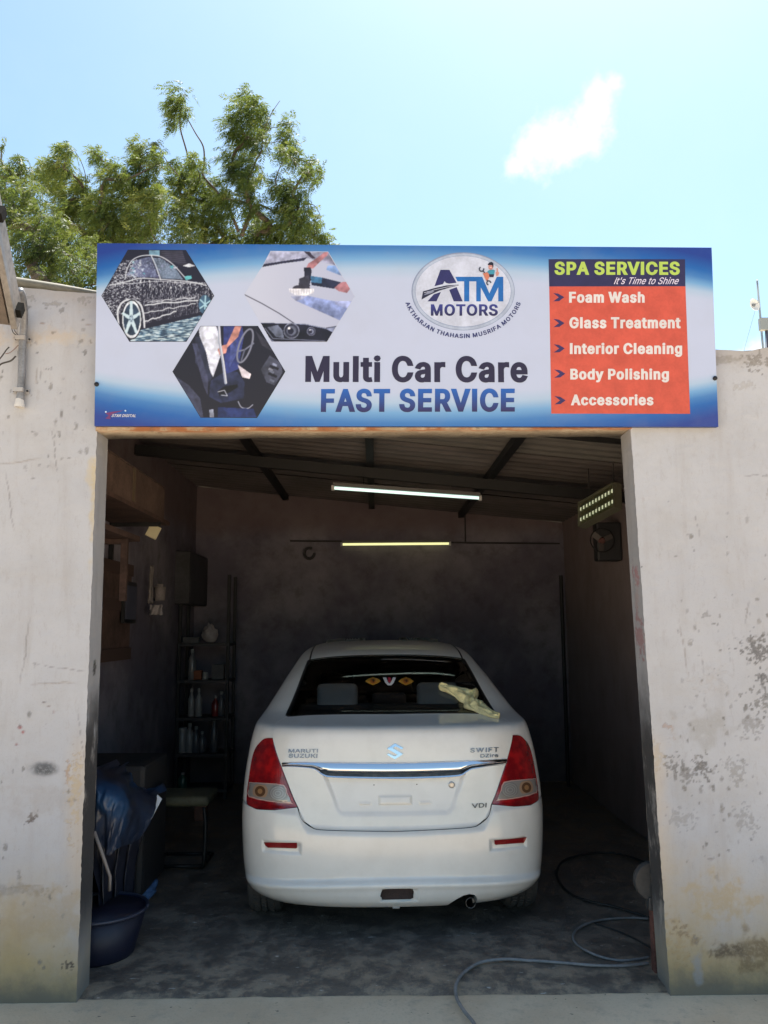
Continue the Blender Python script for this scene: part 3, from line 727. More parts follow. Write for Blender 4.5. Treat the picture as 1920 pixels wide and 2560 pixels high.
# outlines of the sign lettering: advance and contours in thousandths of the type size
GLYPHS = {
"'": (206, ['78,318 70,509 136,509 128,318']),
'A': (480, ['16,0 201,509 276,509 463,0 395,0 287,302 264,372 232,478 245,478 213,371 191,302 85,0', '110,142 110,199 370,199 370,142']),
'B': (456, ['60,0 60,509 241,509 274,507 304,501 329,491 350,477 367,461 381,442 390,421 396,398 398,374 397,353 393,336 387,320 356,286 315,267 315,262 331,260 347,254 363,245 378,234 391,220 402,203 411,184 416,161 418,136 416,111 410,88 400,67 386,48 368,31 344,18 317,8 284,2 247,0', '125,57 245,57 281,60 309,67 330,80 344,96 353,115 355,137 354,153 350,169 342,184 333,197 320,209 306,218 289,225 269,229 248,231 125,231', '125,285 238,285 256,287 273,290 288,296 323,326 330,340 335,355 336,372 333,393 326,412 313,429 294,442 270,449 240,452 125,452']),
'C': (510, ['267,-7 235,-5 205,1 177,11 150,25 126,42 104,63 86,88 70,115 57,146 48,179 42,215 40,254 42,293 48,329 57,362 70,393 86,421 104,445 126,466 150,484 177,498 205,508 235,514 267,516 293,514 317,511 340,504 362,496 383,485 402,471 419,456 435,438 448,418 459,397 467,373 473,348 408,348 389,395 357,428 315,449 267,456 237,453 209,445 184,432 161,414 141,391 125,364 113,332 106,295 103,254 106,213 113,177 125,145 141,117 161,94 184,76 210,63 237,56 267,53 315,60 357,81 389,114 408,160 473,160 467,135 459,112 448,91 435,71 420,53 402,38 383,24 363,13 341,5 317,-2 293,-6']),
'D': (502, ['219,0 96,0 96,57 215,57 254,60 288,68 318,81 343,99 363,122 379,149 390,181 397,216 399,255 397,294 390,329 379,361 364,388 344,410 320,428 291,441 258,449 221,452 93,452 93,509 225,509 261,507 294,501 325,492 353,478 385,455 412,426 433,391 446,361 455,329 460,293 462,255 460,217 455,181 446,149 433,119 417,92 398,68 376,48 351,31 322,17 291,8 256,2', '125,509 125,0 60,0 60,509']),
'E': (419, ['60,0 60,509 372,509 372,452 125,452 125,286 355,286 355,229 125,229 125,57 375,57 375,0']),
'F': (410, ['60,0 60,509 369,509 369,452 125,452 125,278 346,278 346,221 125,221 125,0']),
'G': (520, ['269,-7 236,-5 205,1 176,11 149,25 125,43 104,64 85,88 69,116 57,146 47,179 42,215 40,254 42,293 47,329 57,362 69,393 85,421 103,445 125,466 149,484 175,498 203,508 233,514 265,516 291,514 316,510 340,504 363,494 384,483 403,469 421,453 436,436 449,416 460,395 468,373 474,349 408,349 387,393 356,427 315,448 265,456 236,453 209,445 183,432 160,414 141,392 125,364 113,332 106,295 103,254 106,213 113,177 125,145 141,117 161,95 184,76 210,63 238,56 269,53 296,55 322,61 345,71 365,85 382,102 396,123 407,147 413,173 415,202 434,199 283,199 283,256 478,256 478,200 475,160 466,124 451,91 431,62 406,38 377,19 344,5 308,-4']),
'H': (517, ['60,0 60,509 125,509 125,289 392,289 392,509 457,509 457,0 392,0 392,232 125,232 125,0']),
'I': (185, ['60,0 60,509 125,509 125,0']),
'J': (396, ['185,-7 143,-2 106,11 75,33 57,55 44,81 36,111 33,145 33,173 98,173 98,145 100,117 108,93 122,74 139,61 160,53 185,50 209,53 230,61 248,74 261,93 269,117 272,145 272,509 336,509 336,145 334,111 326,81 313,55 294,33 263,11 227,-2']),
'K': (467, ['104,145 104,216 139,261 174,303 212,344 364,509 448,509 231,276 228,276', '60,0 60,509 125,509 125,334 124,225 125,193 125,0', '372,0 188,259 228,309 449,0']),
'L': (393, ['60,0 60,509 125,509 125,57 361,57 361,0']),
'M': (628, ['60,0 60,509 152,509 277,187 287,159 299,123 311,84 322,49 307,49 318,83 330,121 342,158 352,187 476,509 568,509 568,0 504,0 504,291 504,327 505,369 506,413 507,457 513,457 498,409 482,363 467,322 456,291 342,0 286,0 170,291 159,321 145,361 129,408 112,457 119,457 120,416 121,372 122,328 122,291 122,0']),
'N': (523, ['60,0 60,509 136,509 343,183 363,151 388,107 414,55 405,54 401,108 399,157 399,195 399,509 463,509 463,0 387,0 202,290 177,331 148,381 108,452 119,454 122,384 124,328 125,291 125,0']),
'O': (533, ['267,-7 235,-5 205,1 177,11 150,25 126,42 105,63 86,88 70,115 57,146 48,179 42,215 40,254 42,293 48,329 57,362 70,393 86,421 105,445 126,466 150,484 177,498 205,508 235,514 267,516 299,514 329,508 357,498 384,484 408,466 429,445 448,421 464,393 477,362 486,329 491,293 493,254 491,215 486,179 477,146 464,115 448,88 429,63 408,42 384,25 357,11 329,1 299,-5', '267,53 296,55 324,63 349,76 372,94 392,116 408,144 420,176 428,213 430,254 428,295 420,332 408,365 392,392 372,415 349,433 324,446 296,453 267,456 237,453 210,445 184,433 161,415 142,392 125,364 113,332 106,295 103,254 106,213 113,176 125,144 142,117 161,94 184,76 210,63 237,55']),
'P': (445, ['60,0 60,509 235,509 272,506 305,499 332,487 356,471 375,452 390,430 400,404 407,377 409,348 407,318 400,291 390,265 375,243 356,223 332,207 305,195 272,188 235,186 109,186 109,242 233,242 257,244 279,248 297,256 312,266 324,279 333,294 339,310 343,328 344,348 343,367 339,385 333,402 324,416 312,428 297,439 279,446 257,451 232,452 125,452 125,0']),
'R': (449, ['60,0 60,509 236,509 273,506 305,500 333,489 356,473 376,455 390,433 401,408 407,381 409,352 407,323 401,296 390,271 376,250 356,232 333,217 305,206 273,200 236,198 96,198 96,255 234,255 258,256 280,260 298,267 313,276 325,287 334,300 340,316 344,333 345,352 344,371 340,389 334,405 325,419 313,430 298,440 279,446 258,451 233,452 125,452 125,0', '353,0 230,229 303,229 428,0']),
'S': (447, ['224,-9 188,-7 156,-1 128,9 102,23 81,40 64,60 51,83 42,109 38,137 104,137 108,118 114,102 123,88 136,76 150,66 166,59 224,49 246,50 267,54 286,60 303,69 317,79 329,92 338,106 344,122 346,139 344,154 340,168 332,179 296,205 245,222 184,239 145,253 112,269 86,289 67,313 56,341 52,372 54,400 62,425 75,448 92,468 113,484 138,498 165,508 195,514 227,516 259,514 289,508 316,498 340,484 360,468 377,449 390,427 398,403 401,378 337,378 332,402 320,421 302,437 280,449 254,456 225,459 204,457 185,454 167,448 152,440 139,430 129,418 121,405 117,391 115,376 117,359 122,345 131,334 169,308 212,293 264,279 312,264 359,238 372,226 384,213 395,198 402,180 407,161 408,139 406,112 399,87 386,64 370,43 349,25 323,11 294,0 261,-7']),
'T': (449, ['32,452 32,509 417,509 417,452 257,452 257,0 193,0 193,452']),
'U': (517, ['259,-8 220,-6 186,2 154,15 126,33 103,55 85,80 71,108 63,140 60,173 60,509 124,509 124,178 126,155 132,133 141,113 153,95 169,80 187,68 208,59 232,53 259,52 285,53 309,59 331,68 349,80 364,95 377,113 385,133 391,155 393,178 393,509 457,509 457,173 454,140 446,108 433,80 414,55 391,33 363,15 332,2 297,-6']),
'V': (480, ['204,0 16,509 84,509 192,206 215,137 248,31 235,31 267,138 290,206 395,509 463,509 278,0']),
'W': (686, ['155,0 16,509 82,509 163,196 175,145 187,94 197,40 189,40 200,94 211,145 224,196 306,509 380,509 462,196 474,145 486,94 497,40 488,40 499,94 510,145 523,196 603,509 670,509 530,0 455,0 368,323 351,391 336,475 350,475 335,395 318,323 230,0']),
'Z': (438, ['42,0 42,46 273,385 306,431 341,476 348,454 285,452 223,452 40,452 40,509 397,509 397,462 169,129 134,81 97,33 90,54 152,57 214,57 399,57 399,0']),
'a': (389, ['160,-9 137,-7 115,-3 94,5 76,15 60,29 48,45 38,63 32,84 30,108 32,128 36,146 43,161 78,193 125,211 178,220 234,227 265,235 276,255 276,257 267,297 240,322 196,331 149,322 118,301 100,274 41,291 51,313 64,331 79,346 95,358 114,368 133,375 194,384 239,379 286,360 300,350 312,336 322,320 330,301 335,278 337,251 337,0 277,0 277,52 272,52 252,25 215,1 199,-4 181,-7', '170,45 192,47 211,51 228,59 242,68 254,80 263,93 276,138 276,190 259,182 231,176 200,171 175,168 134,159 103,139 92,105 102,72 130,52']),
'c': (396, ['207,-8 174,-5 144,3 117,16 93,35 72,58 56,85 44,116 37,150 34,187 37,225 44,260 56,291 72,318 93,341 117,360 144,374 174,382 207,384 260,377 305,356 340,322 362,277 303,262 290,289 270,311 242,325 207,330 184,328 163,321 145,310 130,296 118,278 108,258 102,236 98,212 96,187 98,163 102,139 108,117 118,97 130,80 145,66 163,55 184,49 207,46 243,52 271,66 292,89 304,117 363,102 341,56 306,21 261,-1']),
'd': (424, ['195,-8 165,-6 137,3 111,16 89,34 70,57 55,84 43,116 36,151 34,189 36,227 43,261 55,293 70,320 89,342 112,361 137,374 165,382 196,384 218,383 237,379 253,373 287,346 306,319 311,319 311,509 372,509 372,0 313,0 313,59 307,59 287,31 252,4 236,-3 217,-7', '205,47 226,49 246,55 263,65 278,78 290,95 299,115 306,138 310,162 312,189 310,216 306,241 300,263 290,282 278,299 263,312 246,322 227,328 205,330 182,328 162,322 145,311 130,298 118,281 108,261 102,239 98,215 96,189 98,163 102,139 109,117 118,97 130,80 145,66 162,55 182,49']),
'e': (404, ['212,-8 177,-5 145,3 117,16 92,35 72,58 56,85 44,116 37,150 34,187 36,224 44,258 55,290 71,317 91,340 115,359 142,373 172,382 205,384 226,383 246,380 266,374 285,366 303,355 319,341 334,324 347,305 357,282 365,256 370,227 371,194 371,169 75,169 75,221 338,221 310,202 308,226 304,248 298,269 288,286 277,301 263,314 246,323 227,328 205,330 183,328 164,323 146,313 131,301 119,286 109,270 102,251 97,231 96,211 96,178 98,151 102,127 110,106 121,88 135,73 151,61 169,53 190,48 212,46 254,53 285,73 306,105 365,91 358,72 348,55 335,39 320,26 302,14 283,4 261,-3 237,-7']),
'g': (425, ['207,-151 180,-149 156,-146 134,-140 114,-132 97,-122 82,-110 51,-69 101,-41 122,-66 154,-88 207,-97 236,-95 261,-87 282,-75 298,-58 308,-34 311,-6 311,68 306,68 287,41 252,16 236,10 217,6 195,5 165,7 138,14 113,27 90,43 71,65 55,90 43,120 36,154 34,191 36,229 43,263 55,293 71,320 90,342 112,361 138,374 166,382 196,384 218,383 237,379 253,373 288,346 308,319 313,319 313,379 372,379 372,-9 370,-40 363,-67 350,-90 334,-109 314,-124 291,-136 265,-144 237,-149', '205,59 227,61 246,66 264,75 278,87 290,103 300,121 307,142 311,166 312,193 311,219 307,242 300,264 291,283 279,299 264,312 247,322 227,328 205,330 182,328 163,322 145,312 130,298 118,282 109,262 102,241 98,218 96,193 98,167 102,144 109,123 118,104 131,88 145,76 163,66 183,61']),
'h': (410, ['114,227 114,0 53,0 53,509 114,509 114,287 102,287 116,319 132,344 152,362 175,374 200,382 227,384 252,383 275,377 295,369 313,356 328,340 341,321 350,298 355,271 357,240 357,0 296,0 296,235 293,263 286,286 273,304 256,318 235,326 210,329 192,328 176,324 161,317 147,308 136,297 126,283 119,266 115,248']),
'i': (167, ['53,0 53,379 114,379 114,0', '84,443 54,455 41,483 54,512 84,524 114,512 126,483 114,455']),
'l': (180, ['58,0 58,509 120,509 120,0']),
'm': (610, ['53,0 53,379 112,379 112,295 108,295 114,314 122,331 132,346 172,376 219,386 245,383 268,375 287,361 303,342 314,320 321,295 312,295 318,312 326,329 337,343 350,356 364,366 381,375 398,381 417,385 437,386 458,385 478,380 497,372 514,361 529,346 541,328 550,307 555,283 557,255 557,0 496,0 496,254 493,279 485,298 473,313 456,323 438,329 419,330 374,320 345,290 335,247 335,0 274,0 274,260 272,280 265,297 253,311 238,322 220,328 199,330 158,320 126,289 119,274 115,257 114,238 114,0']),
'n': (410, ['114,227 114,0 53,0 53,379 112,379 112,287 102,287 116,319 132,344 152,362 175,374 200,382 227,384 252,383 275,377 295,369 313,356 328,340 341,321 350,298 355,271 357,240 357,0 296,0 296,235 293,263 286,286 273,304 256,318 235,326 210,329 192,328 176,324 161,317 147,308 136,297 126,283 119,266 115,248']),
'o': (415, ['207,-8 174,-5 144,3 117,16 93,35 72,58 56,85 44,116 37,150 34,187 37,225 44,260 56,291 72,318 93,341 117,360 144,374 174,382 207,384 241,382 271,374 299,360 323,341 343,318 359,291 371,260 379,225 381,187 379,150 371,116 359,85 343,58 323,35 299,16 271,3 241,-5', '207,46 231,49 252,55 270,66 285,80 298,97 307,117 314,139 318,163 319,187 318,212 314,236 307,258 298,278 285,296 270,310 252,321 231,328 207,330 184,328 163,321 145,310 130,296 118,278 108,258 102,236 98,212 96,187 98,163 102,139 108,117 118,97 130,80 145,66 163,55 184,49']),
'r': (259, ['53,0 53,379 112,379 112,321 115,321 124,339 137,354 152,367 171,377 191,383 213,385 229,384 243,384 243,322 230,324 207,326 159,315 126,284 119,269 115,254 114,237 114,0']),
's': (365, ['182,-8 157,-7 133,-3 112,3 93,12 76,24 62,38 50,54 41,73 36,94 94,107 101,87 111,72 124,60 141,52 160,47 181,45 206,47 227,53 244,62 258,74 265,88 268,103 254,136 212,155 149,170 118,180 92,192 72,208 58,227 50,249 47,274 49,295 55,314 65,332 79,347 95,360 115,370 137,378 161,383 187,384 212,383 234,379 254,372 271,363 286,352 299,339 309,324 318,308 324,290 268,277 243,316 228,325 210,331 187,333 166,331 147,326 131,317 119,305 111,292 109,277 110,264 115,253 124,243 172,223 229,209 261,200 287,187 306,171 320,153 328,131 331,107 329,85 323,65 312,47 298,31 281,18 260,6 236,-2 210,-7']),
't': (227, ['204,379 204,327 6,327 6,379', '65,471 126,471 126,98 136,61 170,50 185,51 202,54 213,2 192,-3 168,-4 138,-1 113,7 92,21 77,41 68,64 65,93']),
'u': (410, ['182,-5 158,-3 135,2 115,11 97,23 82,39 69,59 60,82 54,109 53,139 53,379 114,379 114,144 116,117 124,94 137,75 154,61 175,53 200,50 218,51 234,55 249,62 263,71 274,83 283,97 290,113 295,132 296,153 296,379 357,379 357,0 298,0 298,92 307,92 294,60 277,35 257,17 234,5 209,-3']),
'y': (389, ['47,-139 61,-86 71,-87 104,-89 130,-74 151,-36 163,-1 17,379 84,379 165,155 187,87 206,21 184,21 202,87 224,155 305,379 371,379 204,-58 177,-107 139,-136 91,-145 65,-143']),
}
def _contours(ch, ox, oy):
    out = []
    for s in GLYPHS[ch][1]:
        P = [Vector([float(q) for q in t.split(',')]) for t in s.split()]
        n = len(P); R_ = []
        for i in range(n):
            a = (P[i] - P[i-1]); b = (P[(i+1) % n] - P[i])
            if a.length < .01 or b.length < .01: R_.append(P[i]); continue
            a.normalize(); b.normalize()
            na = Vector((-a.y, a.x)); nb = Vector((-b.y, b.x))
            m = na + nb; L = m.length
            if L < .2: m = na; k = 1
            else: m /= L; k = min(1 / max(.25, m.dot(na)), 2.0)
            R_.append(P[i] + Vector((m.x * ox * k, m.y * oy * k)))
        out.append(R_)
    return out
def _wind(p, cs):
    w = 0; x, y = p
    for c in cs:
        for i in range(len(c)):
            a = c[i-1]; b = c[i]
            if a.y <= y < b.y or b.y <= y < a.y:
                if a.x + (y - a.y) / (b.y - a.y) * (b.x - a.x) > x: w += 1 if b.y > a.y else -1
    return w
_gc = {}
def text2d(s, offset=.03, shear=0.0, space=1.0, oy=None):
    """bold sans lettering as flat triangles; returns 2D points and faces"""
    ox = offset * 1000; oyy = (oy if oy is not None else offset * .62) * 1000
    V = []; F = []; x = 0
    for ch in s:
        if ch == ' ': x += 215; continue
        key = (ch, ox, oyy)
        if key not in _gc:
            cs = _contours(ch, ox, oyy)
            vs_ = []; ed = []
            for c in cs:
                b = len(vs_); vs_ += [Vector((p.x, p.y)) for p in c]; ed += [(b + i, b + (i + 1) % len(c)) for i in range(len(c))]
            ov, _, of, _, _, _ = delaunay_2d_cdt(vs_, ed, [], 0, 1e-3)
            keep = []
            for f_ in of:
                cx = sum(ov[i].x for i in f_) / len(f_); cy = sum(ov[i].y for i in f_) / len(f_)
                if _wind((cx, cy), cs) != 0: keep.append(tuple(f_))
            _gc[key] = ([(p.x, p.y) for p in ov], keep)
        gv, gf = _gc[key]; b = len(V)
        V += [((px + x + shear * py), py) for px, py in gv]
        F += [tuple(b + i for i in f_) for f_ in gf]
        x += (GLYPHS[ch][0] + ox * 1.5) * space
    used = sorted({i for f_ in F for i in f_}); mp = {k: i for i, k in enumerate(used)}
    return [(V[k][0] / 1000, V[k][1] / 1000) for k in used], [tuple(mp[i] for i in f_) for f_ in F]
def text_px(s, box, lift, name, mat, parent, mapper=None, thick=.001, **kw):
    """lettering stretched over a quad given by its photo corners tl tr br bl (or x0,y0,x1,y1)"""
    vs_, fs_ = text2d(s, **kw)
    mx0 = min(v[0] for v in vs_); mx1 = max(v[0] for v in vs_); my0 = min(v[1] for v in vs_); my1 = max(v[1] for v in vs_)
    if len(box) == 4 and not hasattr(box[0], '__len__'):
        a, b, c_, d = box; box = ((a, b), (c_, b), (c_, d), (a, d))
    tl, tr, br, bl = [Vector(q) for q in box]
    mapper = mapper or SP
    out = []
    for (x, y) in vs_:
        a = (x - mx0) / (mx1 - mx0); b = (y - my0) / (my1 - my0)
        p = (bl * (1 - a) + br * a) * (1 - b) + (tl * (1 - a) + tr * a) * b
        out.append(mapper(p.x, p.y, lift))
    return mkobj(name, out, fs_, mat, parent, label=s)
class Print:
    """flat print: polygons drawn in photo pixels on the board, several inks in one mesh"""
    def __init__(s): s.v = []; s.f = []; s.m = []; s.mats = []; s.k = 0
    def ink(s, c):
        m = M('print ' + '%d_%d_%d' % c, C8(*c, KP), .38, spec=.35, nscale=13, namt=.11)
        if m not in s.mats: s.mats.append(m)
        return s.mats.index(m)
    def poly(s, pts, c, lift=None):
        if lift is None: s.k += 1; lift = s.base + .00012 * s.k
        b = len(s.v)
        s.v += [SP(x, y, lift) for x, y in pts]
        tri = tessellate_polygon([[Vector((x, y, 0)) for x, y in pts]])
        m = s.ink(c)
        for t in tri:
            (x0, y0), (x1, y1), (x2, y2) = [pts[i] for i in t]
            cr = (x1 - x0) * (y2 - y0) - (x2 - x0) * (y1 - y0)
            s.f.append(tuple(b + i for i in (t if cr < 0 else t[::-1]))); s.m.append(m)
    def line(s, pts, w, c, lift=None):
        if lift is None: s.k += 1; lift = s.base + .00012 * s.k
        n = len(pts); L = []; R_ = []
        for i in range(n):
            a = pts[max(0, i - 1)]; b = pts[min(n - 1, i + 1)]
            dx, dy = b[0] - a[0], b[1] - a[1]; l = hypot(dx, dy) or 1
            ww = w[i] if isinstance(w, (list, tuple)) else w
            L.append((pts[i][0] - dy / l * ww / 2, pts[i][1] + dx / l * ww / 2)); R_.append((pts[i][0] + dy / l * ww / 2, pts[i][1] - dx / l * ww / 2))
        b = len(s.v); s.v += [SP(x, y, lift) for x, y in L] + [SP(x, y, lift) for x, y in R_]
        m = s.ink(c)
        for i in range(n - 1):
            s.f.append((b + i, b + i + 1, b + n + i + 1, b + n + i)[::1]); s.m.append(m)
    def ell(s, cx, cy, rx, ry, c, n=24, a0=0, rot=0, lift=None):
        s.poly([(cx + rx * cos(2*pi*k/n + a0) * cos(rot) - ry * sin(2*pi*k/n + a0) * sin(rot), cy + rx * cos(2*pi*k/n + a0) * sin(rot) + ry * sin(2*pi*k/n + a0) * cos(rot)) for k in range(n)], c, lift)
    def build(s, name, parent, label=None):
        return mkobj(name, s.v, s.f, s.mats, parent, matidx=s.m, label=label)
def q1(*p): return [(230 + x / 2.476, 600 + y / 2.476) for x, y in p]
def q4(*p): return [(1000 + x / 4.879, 620 + y / 4.879) for x, y in p]
def q3(*p): return [(1340 + x / 3.456, 600 + y / 3.456) for x, y in p]
rnd = random.Random(3)
def inside(p, poly):
    x, y = p; c = False; n = len(poly); j = n - 1
    for i in range(n):
        xi, yi = poly[i]; xj, yj = poly[j]
        if (yi > y) != (yj > y) and x < (xj - xi) * (y - yi) / (yj - yi) + xi: c = not c
        j = i
    return c
def clip_line(pts, poly):
    out = []; cur = []
    for p in pts:
        if inside(p, poly): cur.append(p)
        else:
            if len(cur) > 1: out.append(cur)
            cur = []
    if len(cur) > 1: out.append(cur)
    return out
class Raster:
    """printed photograph: a fine grid of coloured dots inside a hexagon (a colour attribute on the print)"""
    STEP = 1.2
    def __init__(s, poly, base):
        s.P = poly; xs_ = [p[0] for p in poly]; ys_ = [p[1] for p in poly]
        s.x0, s.y0 = min(xs_), min(ys_); s.w = int((max(xs_) - s.x0) / s.STEP) + 2; s.h = int((max(ys_) - s.y0) / s.STEP) + 2
        s.X, s.Y = np.meshgrid(s.x0 + np.arange(s.w) * s.STEP, s.y0 + np.arange(s.h) * s.STEP)
        s.im = np.ones((s.h, s.w, 3)) * np.array(base) / 255
        def nz(fx, fy, seed, o=3):
            return np.array([noise.fractal(Vector((x * fx + seed, y * fy, seed)), .9, 2.1, o) for x, y in zip(s.X.ravel(), s.Y.ravel())]).reshape(s.h, s.w)
        s.nz = nz; s.lo = nz(.03, .03, 3.3); s.mid = nz(.12, .12, 7.7, 4); s.k = 0
    def mask(s, pts): return pip(s.X.ravel(), s.Y.ravel(), pts).reshape(s.h, s.w)
    def put(s, m, c):
        s.k += 1; v = 1 + .30 * np.roll(s.lo, s.k * 17, 1) + .16 * s.mid
        s.im = np.where(m[..., None], np.clip(np.array(c)[None, None] / 255 * v[..., None], 0, 1), s.im)
    def blend(s, al, c): s.im = s.im * (1 - al[..., None]) + np.array(c)[None, None] / 255 * al[..., None]
    def poly(s, pts, c, lift=None): s.put(s.mask(pts), c)
    def line(s, pts, w, c, lift=None):
        al = np.zeros((s.h, s.w))
        for i in range(len(pts) - 1):
            (x0, y0), (x1, y1) = pts[i], pts[i+1]; dx, dy = x1 - x0, y1 - y0; L2 = dx*dx + dy*dy + 1e-9
            w0 = w[i] if isinstance(w, (list, tuple)) else w
            a = max(0, int((min(x0, x1) - w0 - 2 - s.x0) / s.STEP)); b = int((max(x0, x1) + w0 + 2 - s.x0) / s.STEP) + 2
            c0 = max(0, int((min(y0, y1) - w0 - 2 - s.y0) / s.STEP)); d0 = int((max(y0, y1) + w0 + 2 - s.y0) / s.STEP) + 2
            X, Y = s.X[c0:d0, a:b], s.Y[c0:d0, a:b]
            if X.size == 0: continue
            t_ = np.clip(((X - x0) * dx + (Y - y0) * dy) / L2, 0, 1); d = np.hypot(X - x0 - t_ * dx, Y - y0 - t_ * dy)
            al[c0:d0, a:b] = np.maximum(al[c0:d0, a:b], np.clip((w0 / 2 + .5 - d) / 1.0, 0, 1))
        s.blend(al, c)
    def ell(s, cx, cy, rx, ry, c, n=24, a0=0, rot=0, lift=None):
        s.put(np.hypot((s.X - cx) / rx, (s.Y - cy) / ry) < 1, c)
    def blur(s, n=1):
        for _ in range(n):
            p = np.pad(s.im, ((1, 1), (1, 1), (0, 0)), 'edge'); s.im = (p[:-2, 1:-1] + p[2:, 1:-1] + p[1:-1, :-2] + p[1:-1, 2:] + 2 * s.im) / 6
    def build(s, name, parent, label=None, base=.0007):
        s.blur(1)
        V = []; Cc = []; idx = {}; F = []
        ins = s.mask(s.P)
        lin3 = np.where(s.im <= .04045, s.im / 12.92, ((s.im + .055) / 1.055) ** 2.4) * KP
        def vid(j, i):
            if (j, i) not in idx:
                idx[(j, i)] = len(V); V.append(SP(s.X[j, i], s.Y[j, i], base)); Cc.append((*np.clip(lin3[j, i], 0, .92), 1))
            return idx[(j, i)]
        for j in range(s.h - 1):
            for i in range(s.w - 1):
                if ins[j, i] and ins[j+1, i] and ins[j, i+1] and ins[j+1, i+1]:
                    F.append((vid(j+1, i), vid(j+1, i+1), vid(j, i+1), vid(j, i)))
        t = NT('printed photograph'); at = t.node('ShaderNodeAttribute', attribute_name='ink', attribute_type='GEOMETRY')
        t.set(Base_Color=at.outputs['Color'], Roughness=.36, Specular_IOR_Level=.35)
        o = mkobj(name, V, F, t.mat, parent, label=label)
        ca = o.data.color_attributes.new('ink', 'FLOAT_COLOR', 'POINT'); ca.data.foreach_set('color', np.array(Cc, np.float32).ravel())
        return o
def pip(X, Y, P):
    c_ = np.zeros(len(X), bool); n = len(P); j = n - 1
    for i in range(n):
        xi, yi = P[i]; xj, yj = P[j]
        if yi != yj: c_ ^= ((yi > Y) != (yj > Y)) & (X < (xj - xi) * (Y - yi) / (yj - yi) + xi)
        j = i
    return c_
DK = (30, 28, 46); WH = (196, 206, 224)
def clipped(pr, pts, w, c, poly):
    for seg in clip_line([tuple(p) for p in spline([(a, b, 0) for a, b in pts], 6)] if False else [(p.x, p.y) for p in spline([(a, b) for a, b in pts], 6)], poly):
        pr.line(seg, w, c)
# --- picture 1: a dark car covered in foam
pic = Print(); pic.base = .0004
H1 = q1((222, 60), (582, 62), (757, 345), (585, 630), (232, 630), (58, 345))
pic.poly(H1, DK)
hex1 = pic.build('picture', sign, label='hexagonal print of a dark car covered in white foam')
p = Raster(H1, DK)
p.poly(q1((232, 630), (290, 560), (660, 470), (686, 465), (585, 630)), (88, 120, 150))
for i in range(26):
    x = rnd.uniform(290, 600); y = rnd.uniform(545, 625); l = rnd.uniform(12, 60)
    if y > 620 - (x - 232) * .3: p.line(q1((x, y), (x + l, y - l * .12)), rnd.uniform(1, 3), rnd.choice([(150, 180, 205), (60, 70, 90), (196, 215, 230)]))
p.poly(q1((355, 64), (420, 64), (420, 100), (355, 92)), (110, 150, 180)); p.poly(q1((425, 64), (560, 64), (590, 170), (480, 130), (425, 100)), (44, 42, 58))
for k in range(6): p.line(q1((430 + k * 3, 72 + k * 11), (560 + k * 5, 76 + k * 13)), 1.1, (78, 80, 96))
p.poly(q1((215, 218), (262, 130), (345, 105), (368, 110), (408, 232), (300, 232)), (78, 84, 120))
p.poly(q1((378, 112), (430, 112), (520, 180), (565, 245), (430, 238)), (88, 104, 128))
for i in range(26):
    x = rnd.uniform(230, 520); y = rnd.uniform(130, 225)
    p.poly(q1((x, y), (x + rnd.uniform(8, 30), y + rnd.uniform(-8, 8)), (x + rnd.uniform(4, 26), y + rnd.uniform(6, 26))), rnd.choice([(165, 180, 208), (120, 130, 165), (50, 48, 80), (70, 140, 160)]))
clipped(p, q1((205, 240), (215, 190), (245, 130), (300, 100), (370, 95), (430, 105), (500, 150), (560, 215), (590, 250)), 2.4, WH, H1)
clipped(p, q1((368, 100), (395, 160), (425, 245)), 3, WH, H1)
clipped(p, q1((110, 280), (200, 262), (300, 238), (430, 245), (600, 258), (720, 285)), 2.6, WH, H1)
clipped(p, q1((150, 262), (240, 270), (400, 255), (560, 265), (700, 268)), 1.6, WH, H1)
p.poly(q1((560, 160), (600, 145), (640, 160), (600, 170)), WH); p.poly(q1((572, 225), (615, 220), (618, 240), (580, 250)), (90, 170, 185))
for y0, a, b, w in ((400, 330, 655, 3.2), (385, 345, 640, 2), (455, 320, 640, 2.2), (505, 320, 520, 3), (378, 330, 640, 1.2)):
    pts = [(a + (b - a) * k / 14, y0 - (k / 14) * (26 if y0 < 450 else 62) + rnd.uniform(-5, 5)) for k in range(15)]
    clipped(p, q1(*pts), w, WH, H1)
body_ = p.mask(q1((110, 275), (300, 245), (720, 262), (757, 345), (690, 440), (640, 455), (320, 520), (180, 470), (100, 420), (60, 345)))
dr = p.nz(.34, .035, 11.0, 3) + .35 * p.nz(.9, .12, 2.0, 2)              # runs down the doors
fade = np.clip(1 - (p.Y - q1((0, 300))[0][1]) / 62, 0, 1)
al = np.clip((1 - np.abs(dr) * 5.2) * 1.6 - .35, 0, 1) * (.45 + .55 * fade)
p.blend(np.where(body_ & (p.X > q1((300, 0))[0][0]), al, 0), WH)
rd = p.nz(.12, .19, 5.0, 4)                                               # clots on the rear wing
al = np.clip((1 - np.abs(rd) * 4.2) * 1.9 - .5, 0, 1)
wing = (p.X < q1((305, 0))[0][0]) & (p.Y > q1((0, 120))[0][1]) & (p.Y < q1((0, 470))[0][1]) & (np.hypot((p.X - q1((250, 0))[0][0]) / 26, (p.Y - q1((0, 492))[0][1]) / 50) > 1.0)
p.blend(np.where(wing, al, 0), WH)
win = p.mask(q1((215, 218), (262, 130), (345, 105), (430, 112), (520, 180), (565, 245), (300, 232)))
p.blend(np.where(win, np.clip(np.abs(p.nz(.2, .2, 8.0, 3)) * 1.3 - .1, 0, .7), 0), (150, 166, 204))
wet = p.mask(q1((232, 630), (290, 560), (660, 470), (686, 465), (585, 630)))
